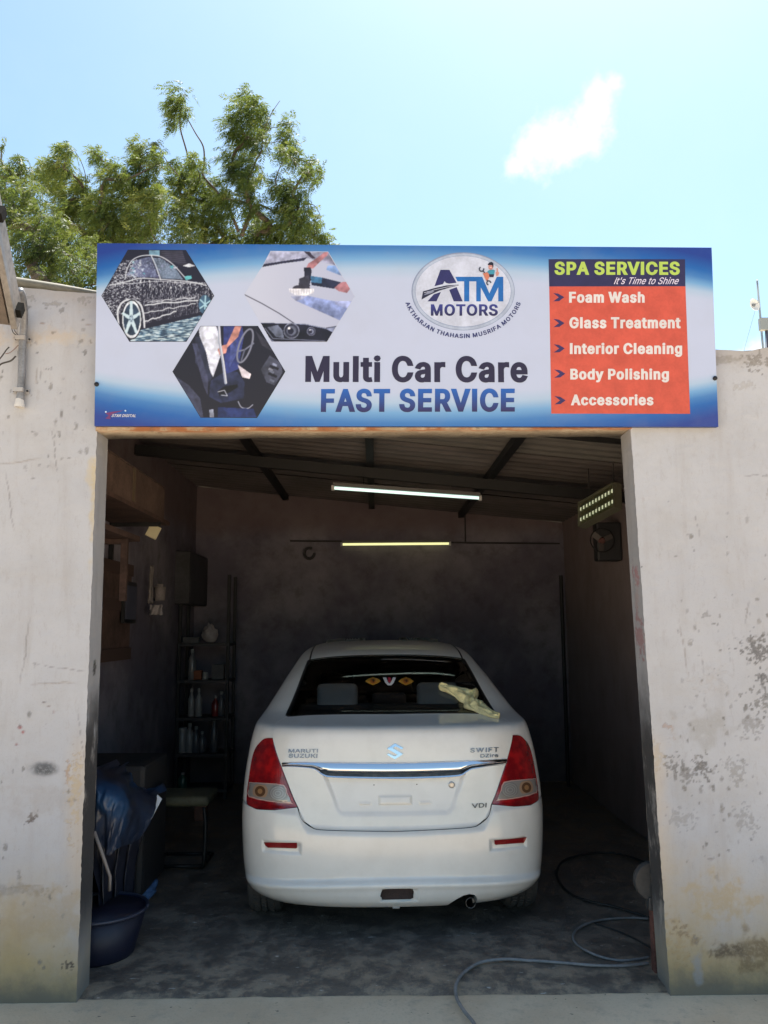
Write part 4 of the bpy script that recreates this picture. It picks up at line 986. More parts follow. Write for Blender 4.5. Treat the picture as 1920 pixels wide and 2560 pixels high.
p.blend(np.where(wet, np.clip(p.nz(.05, .42, 6.0, 4) * 2.6, 0, .9), 0), (196, 216, 232)); p.blend(np.where(wet, np.clip(-p.nz(.05, .42, 6.0, 4) * 2.2, 0, .8), 0), (34, 50, 74))
clipped(p, q1((165, 520), (160, 440), (190, 385), (245, 370), (300, 400), (320, 470), (325, 540)), 4.5, WH, H1)
p.ell(*q1((246, 492))[0], 25.5, 50, (20, 20, 30), 28); p.ell(*q1((246, 492))[0], 23.8, 47, WH, 28); p.ell(*q1((246, 492))[0], 20.5, 40, (44, 60, 84), 28)
for k in range(5):
    a = pi / 2 * -1 + 2 * pi * k / 5
    c0 = q1((243, 487))[0]
    p.line([(c0[0] + 3 * cos(a), c0[1] + 6 * sin(a)), (c0[0] + 12 * cos(a), c0[1] + 22 * sin(a)), (c0[0] + 21 * cos(a), c0[1] + 41 * sin(a))], [9, 7, 10], (186, 212, 232))
p.ell(*q1((243, 487))[0], 6, 10, (150, 175, 200), 14)
for k in range(5):
    a = -pi / 2 + 2 * pi * (k + .5) / 5; c0 = q1((243, 487))[0]
    p.ell(c0[0] + 3.5 * cos(a), c0[1] + 6 * sin(a), 1.1, 1.6, (40, 50, 70), 8)
p.ell(*q1((700, 400))[0], 16, 24, (60, 90, 120), 20)
for k in range(6):
    a = .6 + 2 * pi * k / 6; c0 = q1((700, 400))[0]
    seg = clip_line([(c0[0], c0[1]), (c0[0] + 7 * cos(a), c0[1] + 11 * sin(a)), (c0[0] + 14 * cos(a), c0[1] + 21 * sin(a))], H1)
    for s_ in seg: p.line(s_, 3.5, (160, 200, 225))
p.build('print_detail', hex1)
# --- picture 2: polishing a silver bonnet
pic = Print(); pic.base = .0004
H2 = q1((1105, 68), (1462, 72), (1628, 350), (1455, 632), (1110, 632), (942, 338), (1050, 170))
pic.poly(H2, (182, 190, 216))
hex2 = pic.build('picture', sign, label='hexagonal print of hands polishing a silver car bonnet')
p = Raster(H2, (182, 190, 216))
g_ = np.clip((p.X - p.x0) / 270, 0, 1); p.blend(.35 * g_, (140, 152, 196)); p.blend(.5 * np.clip(1 - g_ * 3, 0, 1), (184, 194, 222))
p.poly(q1((1050, 168), (1108, 70), (1460, 73), (1508, 158), (1330, 112)), (150, 156, 188))
p.poly(q1((1050, 168), (1062, 150), (1330, 108), (1310, 128), (1180, 145)), (40, 40, 62))
p.poly(q1((1310, 70), (1345, 72), (1382, 112), (1362, 116)), (46, 40, 56))
p.poly(q1((1400, 74), (1462, 74), (1508, 158), (1420, 120)), (120, 122, 150))
p.poly(q1((1460, 158), (1508, 160), (1546, 222), (1450, 185)), (112, 142, 196))
p.poly(q1((1330, 345), (1600, 400), (1540, 500), (1260, 375)), (118, 134, 186)); p.poly(q1((1230, 350), (1340, 345), (1290, 372), (1260, 375)), (150, 160, 200))
p.poly(q1((1500, 380), (1612, 378), (1585, 425), (1510, 400)), (140, 152, 200))
p.poly(q1((1380, 120), (1440, 76), (1462, 76), (1456, 96), (1400, 145), (1370, 175), (1322, 178), (1340, 145)), (156, 110, 122))
p.poly(q1((1312, 172), (1352, 170), (1360, 190), (1350, 270), (1318, 262)), (32, 32, 48))
p.poly(q1((1282, 240), (1340, 218), (1350, 285), (1330, 305), (1280, 280)), (54, 54, 70)); p.ell(*q1((1296, 300))[0], 22, 9, (58, 56, 72), 20)
p.poly(q1((1350, 222), (1420, 232), (1540, 262), (1500, 302), (1360, 280)), (34, 38, 62)); p.poly(q1((1352, 222), (1425, 233), (1420, 270), (1358, 262)), (62, 110, 156))
p.poly(q1((1500, 296), (1540, 262), (1580, 258), (1600, 300), (1578, 328), (1530, 318), (1510, 306)), (158, 112, 126))
p.poly(q1((1218, 300), (1260, 300), (1375, 300), (1372, 330), (1320, 344), (1260, 340), (1225, 325)), (206, 210, 226))
for k in range(9): p.line(q1((1228 + k * 17, 306 + (k % 2) * 4), (1232 + k * 16, 334 + (k % 3) * 2)), 1, (150, 158, 190))
p.line(q1((943, 338), (1050, 392), (1160, 455), (1250, 515)), 2, (52, 52, 72))
p.poly(q1((1012, 470), (1040, 512), (1250, 516), (1330, 520), (1450, 545), (1518, 533), (1455, 632), (1110, 632), (1068, 570)), (120, 130, 165))
p.poly(q1((1040, 514), (1250, 520), (1330, 526), (1450, 552), (1490, 572), (1456, 630), (1130, 628), (1090, 600), (1065, 560)), (24, 24, 42))
p.poly(q1((1085, 540), (1150, 525), (1180, 560), (1190, 610), (1140, 600)), (110, 120, 150))
for cx, cy, r in ((1235, 562, 20), (1357, 566, 11)):
    c0 = q1((cx, cy))[0]
    p.ell(*c0, r, r, (120, 128, 156), 24); p.ell(*c0, r * .86, r * .86, (52, 54, 78), 24); p.ell(*c0, r * .6, r * .6, (112, 120, 150), 20); p.ell(c0[0] - 2, c0[1] + 1, r * .38, r * .38, (30, 30, 50), 16); p.ell(c0[0] - r * .3, c0[1] - r * .3, r * .16, r * .16, (210, 215, 230), 8)
p.line(q1((1070, 545), (1120, 610), (1440, 625)), 1.6, (130, 140, 170)); p.line(q1((1450, 545), (1518, 534)), 1.6, (40, 42, 60))
p.build('print_detail', hex2)
# --- picture 3: vacuuming a seat
pic = Print(); pic.base = .0004
H3 = q1((672, 532), (1028, 532), (1197, 815), (1022, 1102), (672, 1100), (498, 815))
pic.poly(H3, (26, 26, 42))
hex3 = pic.build('picture', sign, label='hexagonal print of a car seat being vacuumed')
p = Raster(H3, (26, 26, 42))
p.poly(q1((660, 552), (672, 534), (770, 534), (800, 640), (795, 720), (750, 850), (725, 800), (700, 680), (668, 600)), (190, 198, 222))
p.poly(q1((640, 600), (668, 600), (705, 690), (728, 800), (745, 850), (725, 880), (640, 760)), (44, 48, 72))
p.poly(q1((620, 640), (650, 640), (720, 860), (715, 960), (690, 900)), (62, 66, 96)); p.poly(q1((510, 840), (600, 900), (670, 980), (690, 1098), (672, 1098)), (58, 62, 88))
p.poly(q1((735, 870), (830, 810), (900, 815), (945, 880), (940, 980), (800, 1010), (725, 970)), (38, 44, 74))
p.poly(q1((815, 534), (930, 534), (940, 600), (905, 800), (830, 830), (815, 700)), (52, 62, 128)); p.poly(q1((860, 600), (900, 560), (890, 720), (850, 790)), (72, 84, 152))
p.poly(q1((900, 770), (985, 830), (975, 860), (930, 850)), (200, 196, 214))
p.poly(q1((885, 534), (925, 534), (905, 600), (838, 665), (830, 700), (790, 715), (778, 680), (800, 655), (835, 645)), (178, 128, 124))
p.line(q1((786, 536), (792, 640), (812, 760), (828, 885)), 7, (150, 160, 190)); p.line(q1((788, 536), (795, 640), (816, 760), (832, 885)), 2, (220, 225, 238))
p.poly(q1((778, 935), (820, 905), (900, 893), (905, 910), (850, 945), (790, 965)), (16, 16, 26)); p.line(q1((780, 940), (820, 930), (838, 965), (800, 960)), 2, (180, 188, 210))
c0 = q1((948, 655))[0]
ring = [(c0[0] + 21 * cos(a) * .85 + 9 * sin(a) * -1, c0[1] + 41 * sin(a) + 8 * cos(a) * -1) for a in [2 * pi * k / 30 for k in range(31)]]
p.line(ring, 4.6, (120, 126, 150)); p.line(q1((900, 690), (945, 680), (1000, 640)), 4, (110, 116, 142)); p.line(q1((945, 680), (925, 745)), 4, (90, 96, 122))
p.poly(q1((1010, 560), (1050, 600), (1110, 640), (1115, 690), (1050, 650)), (52, 52, 68))
p.poly(q1((1045, 800), (1100, 715), (1170, 760), (1180, 820), (1130, 900), (1080, 880)), (70, 74, 96))
for k in range(9):
    x, y = rnd.uniform(1055, 1140), rnd.uniform(740, 870)
    p.poly(q1((x, y), (x + 26, y + 14), (x + 20, y + 28), (x - 6, y + 13)), rnd.choice([(150, 156, 180), (24, 24, 36), (110, 118, 146)]))
clipped(p, q1((905, 1000), (925, 1035), (965, 1042), (995, 1020)), 2.2, (170, 178, 204), H3)
p.poly(q1((725, 1050), (752, 1048), (756, 1098), (730, 1098)), (150, 160, 190)); p.poly(q1((780, 1035), (1000, 1045), (1020, 1098), (780, 1098)), (34, 46, 96))
p.build('print_detail', hex3)

# --- main lettering
def gradient_ink(name, zb, zt, cb, ct):
    t = NT(name); z = t.sep()[2]
    c = t.mix(t.ramp(z, zb, zt, smooth=False), C8(*cb, KP), C8(*ct, KP)); t.set(Base_Color=c, Roughness=.4, Specular_IOR_Level=.35); return t.mat
INK_N = inkmat('navy', C8(36, 32, 64, KP))
text_px('Multi Car Care', ((764, 888), (1319, 889), (1320, 957), (763, 956)), .0012, 'lettering', INK_N, sign, offset=.040)
zt = SP(1050, 972).z; zb = SP(1050, 1029).z
text_px('FAST SERVICE', ((803, 972), (1287, 971), (1287, 1030), (802, 1031)), .0012, 'lettering', gradient_ink('print blue fade', zb, zt, (44, 38, 88), (30, 92, 180)), sign, offset=.042)
# --- round emblem
lg = Print(); lg.base = .0005
E0 = (1157.8, 728.6)
lg.ell(*E0, 129, 97.5, (128, 142, 176), 72); lg.ell(E0[0] + .8, E0[1] + .6, 127, 95.5, (164, 178, 206), 72); lg.ell(E0[0] + .3, E0[1] + .5, 120.5, 89.5, (140, 156, 190), 72); lg.ell(*E0, 119, 88, (188, 198, 224), 72)
emb = lg.build('emblem', sign, label='oval emblem ring')
p = Print(); p.base = .0012
NV = (44, 44, 100); BL = (30, 98, 176); RD = (38, 40, 66)
p.poly(q4((675, 352), (1003, 352), (1090, 555), (1180, 352), (1260, 352), (1260, 652), (1198, 652), (1198, 480), (1115, 652), (1075, 652), (985, 480), (985, 652), (930, 652), (930, 408), (845, 408), (845, 652), (782, 652), (782, 408), (700, 408)), BL)
p.poly(q4((493, 267), (602, 267), (690, 425), (600, 436), (556, 425), (545, 404), (524, 442), (420, 467)), NV)
p.poly(q4((412, 566), (500, 536), (445, 652), (335, 652)), NV); p.poly(q4((600, 512), (690, 478), (765, 652), (655, 652)), NV)
p.poly(q4((280, 530), (420, 490), (560, 458), (712, 448), (716, 458), (600, 486), (480, 522), (380, 566), (262, 630)), RD)
p.line(q4((292, 548), (420, 512), (560, 480), (700, 455)), 1.2, (180, 188, 212)); p.poly(q4((310, 560), (350, 530), (395, 515), (415, 535), (370, 556), (285, 578)), (130, 138, 165))
p.poly(q4((1062, 290), (1090, 268), (1135, 264), (1158, 276), (1150, 326), (1080, 326), (1064, 305)), (60, 140, 170))
p.poly(q4((1084, 322), (1148, 322), (1140, 358), (1090, 358)), (40, 36, 60))
p.ell(*q4((1106, 232))[0], 6, 7.5, (186, 132, 128), 16); p.poly(q4((1068, 205), (1085, 180), (1115, 170), (1138, 185), (1140, 225), (1128, 245), (1124, 212), (1072, 212)), (30, 30, 48)); p.line(q4((1092, 240), (1118, 241)), 1, (220, 214, 220))
p.poly(q4((1165, 300), (1178, 290), (1176, 250), (1190, 245), (1196, 290), (1210, 305), (1196, 340), (1170, 345)), (186, 138, 132)); p.poly(q4((1010, 312), (1060, 296), (1080, 312), (1090, 350), (1072, 400), (1052, 404), (1030, 360)), (190, 120, 100))
for wx, wy, s_ in ((994, 260, 1), (1082, 428, .9)):
    c0 = q4((wx, wy))[0]
    arc = [(c0[0] + 5.5 * s_ * cos(a), c0[1] + 5.5 * s_ * sin(a)) for a in [radians(q) for q in range(-20 if wx < 1000 else 100, 251 if wx < 1000 else 371, 22)]]
    p.line(arc, 3.4, (62, 68, 88))
p.line(q4((1010, 282), (1032, 306)), 3.4, (62, 68, 88)); p.line(q4((1060, 392), (1076, 412)), 3, (62, 68, 88))
p.build('emblem_print', emb)
o = text_px('MOTORS', (1077, 760.5, 1244.5, 790), .0016, 'lettering', gradient_ink('print navy fade', SP(1160, 790).z, SP(1160, 760).z, (40, 36, 74), (52, 60, 140)), emb, offset=.035)
# curved line of text
vs_, fs_ = text2d('AKTHARJAN THAHASIN MUSRIFA MOTORS', offset=.03, space=1.08)
mx0 = min(v[0] for v in vs_); mx1 = max(v[0] for v in vs_)
arc = []
rx_, ry_ = 148.5, 116.5
for k in range(201):
    a = radians(166) + (radians(14.5) - radians(166)) * k / 200
    arc.append((E0[0] + rx_ * cos(a), E0[1] + ry_ * sin(a)))
cum = [0]
for i in range(200): cum.append(cum[-1] + hypot(arc[i+1][0] - arc[i][0], arc[i+1][1] - arc[i][1]))
out = []
capn = max(v[1] for v in vs_)
for (x, y) in vs_:
    sL = (x - mx0) / (mx1 - mx0) * cum[-1]
    i = min(199, int(np.searchsorted(cum, sL, side='right') - 1)); t_ = (sL - cum[i]) / (cum[i+1] - cum[i])
    i0, i1 = max(0, i - 3), min(200, i + 4)
    dx, dy = arc[i1][0] - arc[i0][0], arc[i1][1] - arc[i0][1]; l = hypot(dx, dy)
    bx = arc[i][0] * (1 - t_) + arc[i+1][0] * t_; by = arc[i][1] * (1 - t_) + arc[i+1][1] * t_
    h = y / capn * 10.5
    out.append(SP(bx + dy / l * h, by - dx / l * h, .0014))
mkobj('lettering', out, fs_, inkmat('blue navy', C8(40, 44, 104, KP)), emb, label='curved lettering under the emblem')
# --- services box
p = Print(); p.base = .0005
p.poly(q3((108, 166), (1287, 167), (1291, 400), (114, 402)), (44, 40, 82)); 
hd = p.build('header_band', sign, label='dark navy heading band')
p = Print(); p.base = .0005
p.poly(q3((114, 402), (1291, 400), (1331, 1502), (132, 1500)), (192, 82, 66))
sb = p.build('service_panel', sign, label='orange red list of services')
for cy, dx in ((495, 0), (718, 2), (937, 4), (1155, 9), (1385, 12)):
    p = Print(); p.base = .0009
    p.poly(q3(*[(x + dx, y + cy) for x, y in ((148, -36), (195, -30), (244, 0), (200, 33), (148, 36), (196, 1))]), (54, 40, 92))
    p.build('arrow_mark', sb)
text_px('SPA SERVICES', q3((160, 187), (1240, 187), (1242, 304), (158, 303)), .0012, 'lettering', inkmat('lime', C8(168, 196, 92, KP)), hd, offset=.044)
text_px("It's Time to Shine", q3((672, 322), (1234, 322), (1234, 383), (672, 383)), .0012, 'lettering', inkmat('pale', C8(212, 206, 232, KP)), hd, offset=.006, shear=.5)
TX = inkmat('text grey', C8(206, 206, 212, KP))
for s_, a, b, c_, d in (('Foam Wash', 285, 448, 938, 544), ('Glass Treatment', 288, 666, 1250, 765), ('Interior Cleaning', 292, 888, 1262, 1011), ('Body Polishing', 296, 1110, 1148, 1231), ('Accessories', 300, 1333, 1015, 1430)):
    text_px(s_, q3((a, b), (c_, b), (c_, d), (a, d)), .0012, 'lettering', TX, sb, offset=.046)
# printer's mark
p = Print(); p.base = .0006
p.poly(q1((82, 1072), (120, 1064), (200, 1054), (130, 1076), (112, 1090), (116, 1108), (82, 1106), (104, 1086)), (110, 54, 110))
for x, y in ((86, 1064), (207, 1057)): p.ell(*q1((x, y))[0], 2.2, 2.2, (190, 214, 240), 8)
pm = p.build('printer_mark', sign)
text_px('STAR DIGITAL', q1((125, 1078), (273, 1079), (271, 1097), (121, 1096)), .001, 'lettering', TX, pm, offset=.02, shear=.25)
# ================================================================== the car (local frame: x right, y towards the bonnet, z up, origin under the rear bumper)
CAR_LOC = Vector((.102, .62, .012)); CAR_YAW = radians(1.5)
car = thing('parked_car', 'white four door saloon parked in the garage with its boot towards the street', 'car', CAR_LOC, CAR_YAW)
CM = Matrix.Translation(CAR_LOC) @ Matrix.Rotation(CAR_YAW, 4, 'Z'); CMI = CM.inverted()
_ring = [  # z, y of the rear face, half width, corner depth, corner power, y of the front
 (.168,.052,.745,.36,2.5,4.05),(.182,.028,.775,.37,2.5,4.08),(.215,.008,.812,.38,2.6,4.1),(.260,-.004,.836,.38,2.7,4.12),(.300,-.006,.845,.38,2.7,4.12),(.340,-.004,.851,.38,2.7,4.12),
 (.420,-.003,.858,.38,2.7,4.12),(.50,-.001,.863,.38,2.7,4.11),(.56,.004,.866,.38,2.7,4.1),(.62,.014,.867,.38,2.7,4.08),(.70,.028,.866,.38,2.7,4.02),
 (.80,.040,.860,.385,2.6,3.9),(.88,.050,.850,.39,2.6,3.65),(.95,.060,.840,.40,2.6,3.3),(1.00,.068,.832,.41,2.6,3.1),(1.035,.076,.824,.42,2.6,3.0),
 (1.060,.086,.818,.42,2.6,2.96),(1.078,.104,.813,.42,2.6,2.94),(1.088,.135,.809,.42,2.6,2.92),(1.096,.19,.804,.42,2.7,2.90),(1.107,.27,.798,.41,2.8,2.88),(1.122,.36,.790,.40,2.9,2.86),
 (1.138,.43,.780,.38,3.0,2.83),(1.155,.475,.770,.36,3.0,2.80),(1.20,.565,.744,.35,3.0,2.74),(1.25,.665,.716,.34,3.0,2.68),(1.32,.81,.678,.32,3.0,2.60),(1.38,.95,.642,.31,3.0,2.52),
 (1.436,1.085,.610,.31,3.0,2.45),(1.462,1.15,.592,.32,2.9,2.42),(1.484,1.23,.57,.34,2.8,2.39),(1.505,1.36,.535,.36,2.7,2.34),(1.522,1.50,.485,.36,2.6,2.29),(1.534,1.66,.41,.34,2.4,2.22),(1.542,1.82,.30,.26,2.2,2.12),(1.545,1.92,.14,.10,2.0,2.04)]
RG = np.array(_ring)
_s = np.concatenate([[0], np.cumsum(np.hypot(np.diff(RG[:, 0]), np.diff(RG[:, 1])))])
S_MAX = _s[-1]
def _pchip(xs, ys):
    h = np.diff(xs); d = np.diff(ys) / h; n = len(xs); m = np.zeros(n)
    for i in range(1, n - 1):
        if d[i-1] * d[i] > 0:
            w1 = 2*h[i] + h[i-1]; w2 = h[i] + 2*h[i-1]
            m[i] = (w1 + w2) / (w1 / d[i-1] + w2 / d[i])
    m[0] = d[0]; m[-1] = d[-1]
    def f(x):
        x = np.clip(x, xs[0], xs[-1]); i = np.clip(np.searchsorted(xs, x, side='right') - 1, 0, n - 2)
        t = (x - xs[i]) / h[i]
        return (2*t**3-3*t**2+1)*ys[i] + (t**3-2*t**2+t)*h[i]*m[i] + (-2*t**3+3*t**2)*ys[i+1] + (t**3-t**2)*h[i]*m[i+1]
    return f
def _smooth(k):      # pass the table through a light smoothing so that the surface has no ripples
    xs = np.linspace(0, S_MAX, 420); y = _pchip(_s, RG[:, k])(xs)
    w = np.exp(-.5 * (np.arange(-9, 10) / 4.0) ** 2); w /= w.sum()
    yp = np.concatenate([2*y[0] - y[9:0:-1], y, 2*y[-1] - y[-2:-11:-1]])
    ysm = np.convolve(yp, w, 'valid')
    return lambda s_: np.interp(s_, xs, ysm)
FZ, FY, FW, FA, FN, FF = [_smooth(k) for k in range(6)]
# even arc length along the corner curve
_ph = np.linspace(0, pi / 2, 400); _x = .86 * np.sin(_ph) ** (2 / 2.6); _y = .38 * (1 - np.clip(np.cos(_ph), 0, 1) ** (2 / 2.6))
_al = np.concatenate([[0], np.cumsum(np.hypot(np.diff(_x), np.diff(_y)))]); ARC = _al[-1]
def carP(a, s_):
    """surface point for girth coordinate a (0 = centre line, ARC = end of the rear corner, then forward along the side) and profile length s"""
    a = np.asarray(a, float); s_ = np.asarray(s_, float)
    sg = np.where(a < 0, -1, 1); aa = np.abs(a)
    z = FZ(s_); y0 = FY(s_); W = FW(s_); A = FA(s_); n = FN(s_); yf = FF(s_)
    ph = np.interp(np.minimum(aa, ARC), _al, _ph)
    x = W * np.clip(np.sin(ph), 0, 1) ** (2 / n); y = y0 + A * (1 - np.clip(np.cos(ph), 0, 1) ** (2 / n))
    ex = np.maximum(0, aa - ARC)                        # metres forward; the nose closes over the last 1.1
    sidelen = np.maximum(.02, yf - (y0 + A))
    u = np.clip(ex / 3.3, 0, 1)
    ys_ = y0 + A + u * sidelen
    tn = np.clip((u - .80) / .20, 0, 1)
    xs_ = W * np.where(tn > 0, np.sqrt(np.clip(1 - tn ** 2.4, 0, 1)), 1)
    x = np.where(aa > ARC, xs_, x); y = np.where(aa > ARC, ys_, y)
    x = x * sg
    # pressed-in details of the rear face
    back = np.clip((1 - aa / (ARC * .98)) * 6, 0, 1)
    ss = lambda e0, e1, v: (lambda t: t * t * (3 - 2 * t))(np.clip((v - e0) / (e1 - e0), 0, 1))
    ax = np.abs(x)
    zl = .555 + .012 * (ax / .5) ** 2 + .085 * ss(.47, .545, ax)                    # upper shelf of the bumper
    lid = 1 - ss(.50, .60, ax)
    y = y + back * (.030 + .004 * lid) * ss(0, .046, z - zl + .024) 
    zc = .300 - .030 * (ax / .8) ** 2                                                # crease low on the bumper
    y = y + np.clip((1 - aa / (ARC * 1.15)) * 4, 0, 1) * (.026 * ss(-.004, .030, z - zc) - .006 * np.exp(-((z - zc + .012) / .016) ** 2))
    # number plate recess
    zt_, zb_ = .830, .640; hw = .310 + .075 * np.clip((z - zb_) / (zt_ - zb_), 0, 1) ** 1.3
    mx_ = np.maximum(ax - hw + .035, 0); mz_ = np.maximum(np.maximum(zb_ + .035 - z, z - zt_ - .02), 0)
    dd = np.sqrt(mx_ ** 2 + mz_ ** 2) - .035
    dep = .012 + .016 * np.clip((z - zb_) / (zt_ - zb_), 0, 1)
    y = y + back * dep * (1 - ss(-.014, .016, dd))
    dd = np.maximum(np.abs(x - .0) - .085, np.abs(z - .705) - .018)                  # small raised pad in the recess
    y = y - back * .010 * (1 - ss(-.006, .010, dd))
    for q in (-.165, .165):
        dd = np.maximum(np.abs(x - q) - .030, np.abs(z - .690) - .004); y = y - back * .005 * (1 - ss(-.004, .006, dd))
    # pockets round the low reflectors
    dd = np.maximum(np.abs(ax - .617) - .108, np.abs(z - .468) - .031); y = y + back * .013 * (1 - ss(-.016, .004, dd))
    dd = np.maximum(np.abs(x - .013) - .098, np.abs(z - .239) - .030)                 # towing eye pocket lip
    y = y + back * .006 * (1 - ss(-.006, .010, dd))
    return np.stack([x, y, z * np.ones_like(x)], -1)
def carN(a, s_):
    e = 2e-3
    du = carP(a + e, s_) - carP(a - e, s_); dv = carP(a, np.minimum(s_ + e, S_MAX)) - carP(a, np.maximum(s_ - e, 0))
    n = np.cross(du, dv); L = np.linalg.norm(n, axis=-1, keepdims=True); L[L < 1e-12] = 1
    return n / L
# base grid for ray hits
ga = np.concatenate([-np.linspace(ARC + .6, ARC + .02, 20), np.linspace(-ARC, ARC, 241), np.linspace(ARC + .02, ARC + .6, 20)])
gs = np.linspace(0, S_MAX, 360)
GA, GS = np.meshgrid(ga, gs)
GP = carP(GA, GS).reshape(-1, 3)
nA = len(ga)
gf = []
for j in range(len(gs) - 1):
    for i in range(nA - 1):
        k = j * nA + i; gf.append((k, k + 1, k + nA + 1, k + nA))
bvh = BVHTree.FromPolygons([tuple(p) for p in GP], gf)
def px2surf(px, py):
    """photo pixel -> point on the car shell (local)"""
    o = CMI @ CP; d = (CMI.to_3x3() @ ray(px, py)).normalized()
    h = bvh.ray_cast(o, d)
    return h
def px2as(px, py):
    loc, nrm, idx, dist = px2surf(px, py)
    if loc is None: return None
    j, i = divmod(idx, nA - 1)
    p0, p1, p3 = [Vector(GP[j*nA + i]), Vector(GP[j*nA + i + 1]), Vector(GP[(j+1)*nA + i])]
    e1 = p1 - p0; e2 = p3 - p0; r = loc - p0
    a11, a12, a22 = e1.dot(e1), e1.dot(e2), e2.dot(e2); b1, b2 = r.dot(e1), r.dot(e2)
    det = a11 * a22 - a12 * a12
    u = (b1 * a22 - b2 * a12) / det; v = (b2 * a11 - b1 * a12) / det
    return (ga[i] + (ga[i+1] - ga[i]) * u, gs[j] + (gs[j+1] - gs[j]) * v)
def K(x, y): return (580 + x / 2.0232, 1570 + y / 2.0232)
def Kas(x, y): return px2as(*K(x, y))
def y_at(x, z):
    """rear face depth at (x, z)"""
    h = bvh.ray_cast(Vector((x, -2, z)), Vector((0, 1, 0)))
    return h[0].y if h[0] is not None else None
def a_of(y, s_):
    """girth coordinate of a side point with a given y"""
    y0 = FY(s_) + FA(s_); L = FF(s_) - y0
    if y < y0:
        c_ = max(0.0, 1 - (y - FY(s_)) / FA(s_)) ** (FN(s_) / 2)
        return float(np.interp(math.acos(min(1, c_)), _ph, _al))
    return float(ARC + (y - y0) / max(.3, L) * 3.3)
def s_of_z(z): return float(np.interp(z, FZ(np.linspace(0, S_MAX, 800)), np.linspace(0, S_MAX, 800)))

# ------------------------------------------------------------------ car materials
def paint_mat():
    t = NT('pearl white car paint')
    c = t.mix(t.ramp(t.noise(3, 4, .5, vec=t.O), .35, .7), (.72, .71, .68), (.77, .76, .73))
    dust = t.math('MULTIPLY', t.ramp(t.noise(10, 6, .65, vec=t.O), .4, .75), .12)
    c = t.mix(dust, c, (.40, .37, .32))
    t.set(Base_Color=c, Roughness=.34, Coat_Weight=.9, Coat_Roughness=.12, Specular_IOR_Level=.45)
    t.bump(t.noise(240, 3, .5, vec=t.O), .02, .001)
    return t.mat
PAINT = paint_mat()
def red_lens_mat():
    t = NT('red lamp lens')
    g = t.noise(18, 3, .5, vec=t.O)
    c = t.mix(t.ramp(g, .35, .7), (.15, .004, .007), (.34, .008, .010))
    t.set(Base_Color=c, Roughness=.18, Coat_Weight=1.0, Coat_Roughness=.03)
    w = t.node('ShaderNodeTexWave'); w.inputs['Scale'].default_value = 32; t.l.new(t.O, w.inputs[0])
    t.bump(w.outputs['Fac'], .12, .002); return t.mat
RED = red_lens_mat()
def glass_mat(name, tint, refl=.02):
    t = NT(name)
    tr = t.node('ShaderNodeBsdfTransparent'); tr.inputs[0].default_value = (*tint, 1)
    gl = t.node('ShaderNodeBsdfGlossy'); gl.inputs['Roughness'].default_value = refl; gl.inputs[0].default_value = (1, 1, 1, 1)
    fr = t.node('ShaderNodeFresnel'); fr.inputs[0].default_value = 1.45
    mx_ = t.node('ShaderNodeMixShader'); t.l.new(fr.outputs[0], mx_.inputs[0]); t.l.new(tr.outputs[0], mx_.inputs[1]); t.l.new(gl.outputs[0], mx_.inputs[2])
    t.l.new(mx_.outputs[0], t.out.inputs[0]); return t.mat
GLASS = glass_mat('tinted car glass', (.88, .89, .87))
BLK = M('black rubber trim', (.012, .012, .013), .5)
CHROME = M('chrome', (.78, .78, .80), .07, 1.0)
DULLCH = M('badge metal', (.30, .30, .32), .3, 1.0)
DARKPL = M('dark plastic', (.018, .017, .018), .55)

# ------------------------------------------------------------------ outlines of the panels in girth coordinates
def pathK(pts): return [Kas(*p) for p in pts]
def sm(pts, n=5): return [tuple(v) for v in spline(pts, n)]
def mir(pts): return [(-a, s_) for a, s_ in pts][::-1]
off = 0.0       # the photo's centre line against the local one
def cen(pts): return [(a - off if a < 0 else a, s_) for a, s_ in pts]
LBOT, LTOP = [Kas(331, 905), Kas(201, 556)]
# boot lid: from the centre of the glass foot, round the left side, to the centre of the lower edge
glass_foot = sm(pathK([(800, 433), (650, 433), (500, 435), (380, 439), (288, 446)]), 4)
lid_side = sm(pathK([(262, 456), (225, 480), (206, 512), (203, 556)]), 3)
lid_lamp = sm(pathK([(203, 556), (226, 640), (252, 712), (290, 812), (331, 905)]), 4)
lid_low = sm(pathK([(331, 905), (350, 957), (372, 985), (402, 1006), (445, 1018), (600, 1024), (840, 1027)]), 4)
half = glass_foot + lid_side[0:-1] + lid_lamp[0:-1] + lid_low
half[0] = (0.0, half[0][1]); half[-1] = (0.0, half[-1][1])
half = [(a + (.5 * off if a < -.02 else 0), s_) for a, s_ in half]
LID = half + [(-a, s_) for a, s_ in half[::-1]][1:-1]
AO = -.885
light_half = [p for p in [(a + .5 * off, s_) for a, s_ in lid_lamp]]
light_out = sm([light_half[-1], (-.66, .512), (-.78, .508), (AO + .012, .520), (AO - .002, .56), (AO, .66), (AO + .004, .76), (AO + .022, .815), (AO + .06, .855), (-.79, .878), light_half[0]], 4)
LAMP_L = light_half + light_out[1:-1]
LAMP_R = mir(LAMP_L)
g_side = sm(pathK([(279, 441), (308, 372), (345, 278), (372, 205), (387, 166)]), 4)
g_top = sm(pathK([(387, 166), (400, 162), (500, 149), (640, 141), (800, 138)]), 4)
gh = glass_foot + g_side + g_top[1:]
gh[0] = (0, gh[0][1]); gh[-1] = (0, gh[-1][1])
gh = [(a + (.5 * off if a < -.02 else 0), s_) for a, s_ in gh]
REARGLASS = gh + [(-a, s_) for a, s_ in gh[::-1]][1:-1]
lowh = [(a + .5 * off if a < -.02 else 0, s_) for a, s_ in lid_low]
bsh = [(-(ARC + .55), -.1), (-(ARC + .55), .52), (-(ARC + .2), .545), (AO - .01, .525)] + [p for p in light_out[::-1] if p[1] < .525 and p[0] > AO + .005][::1]
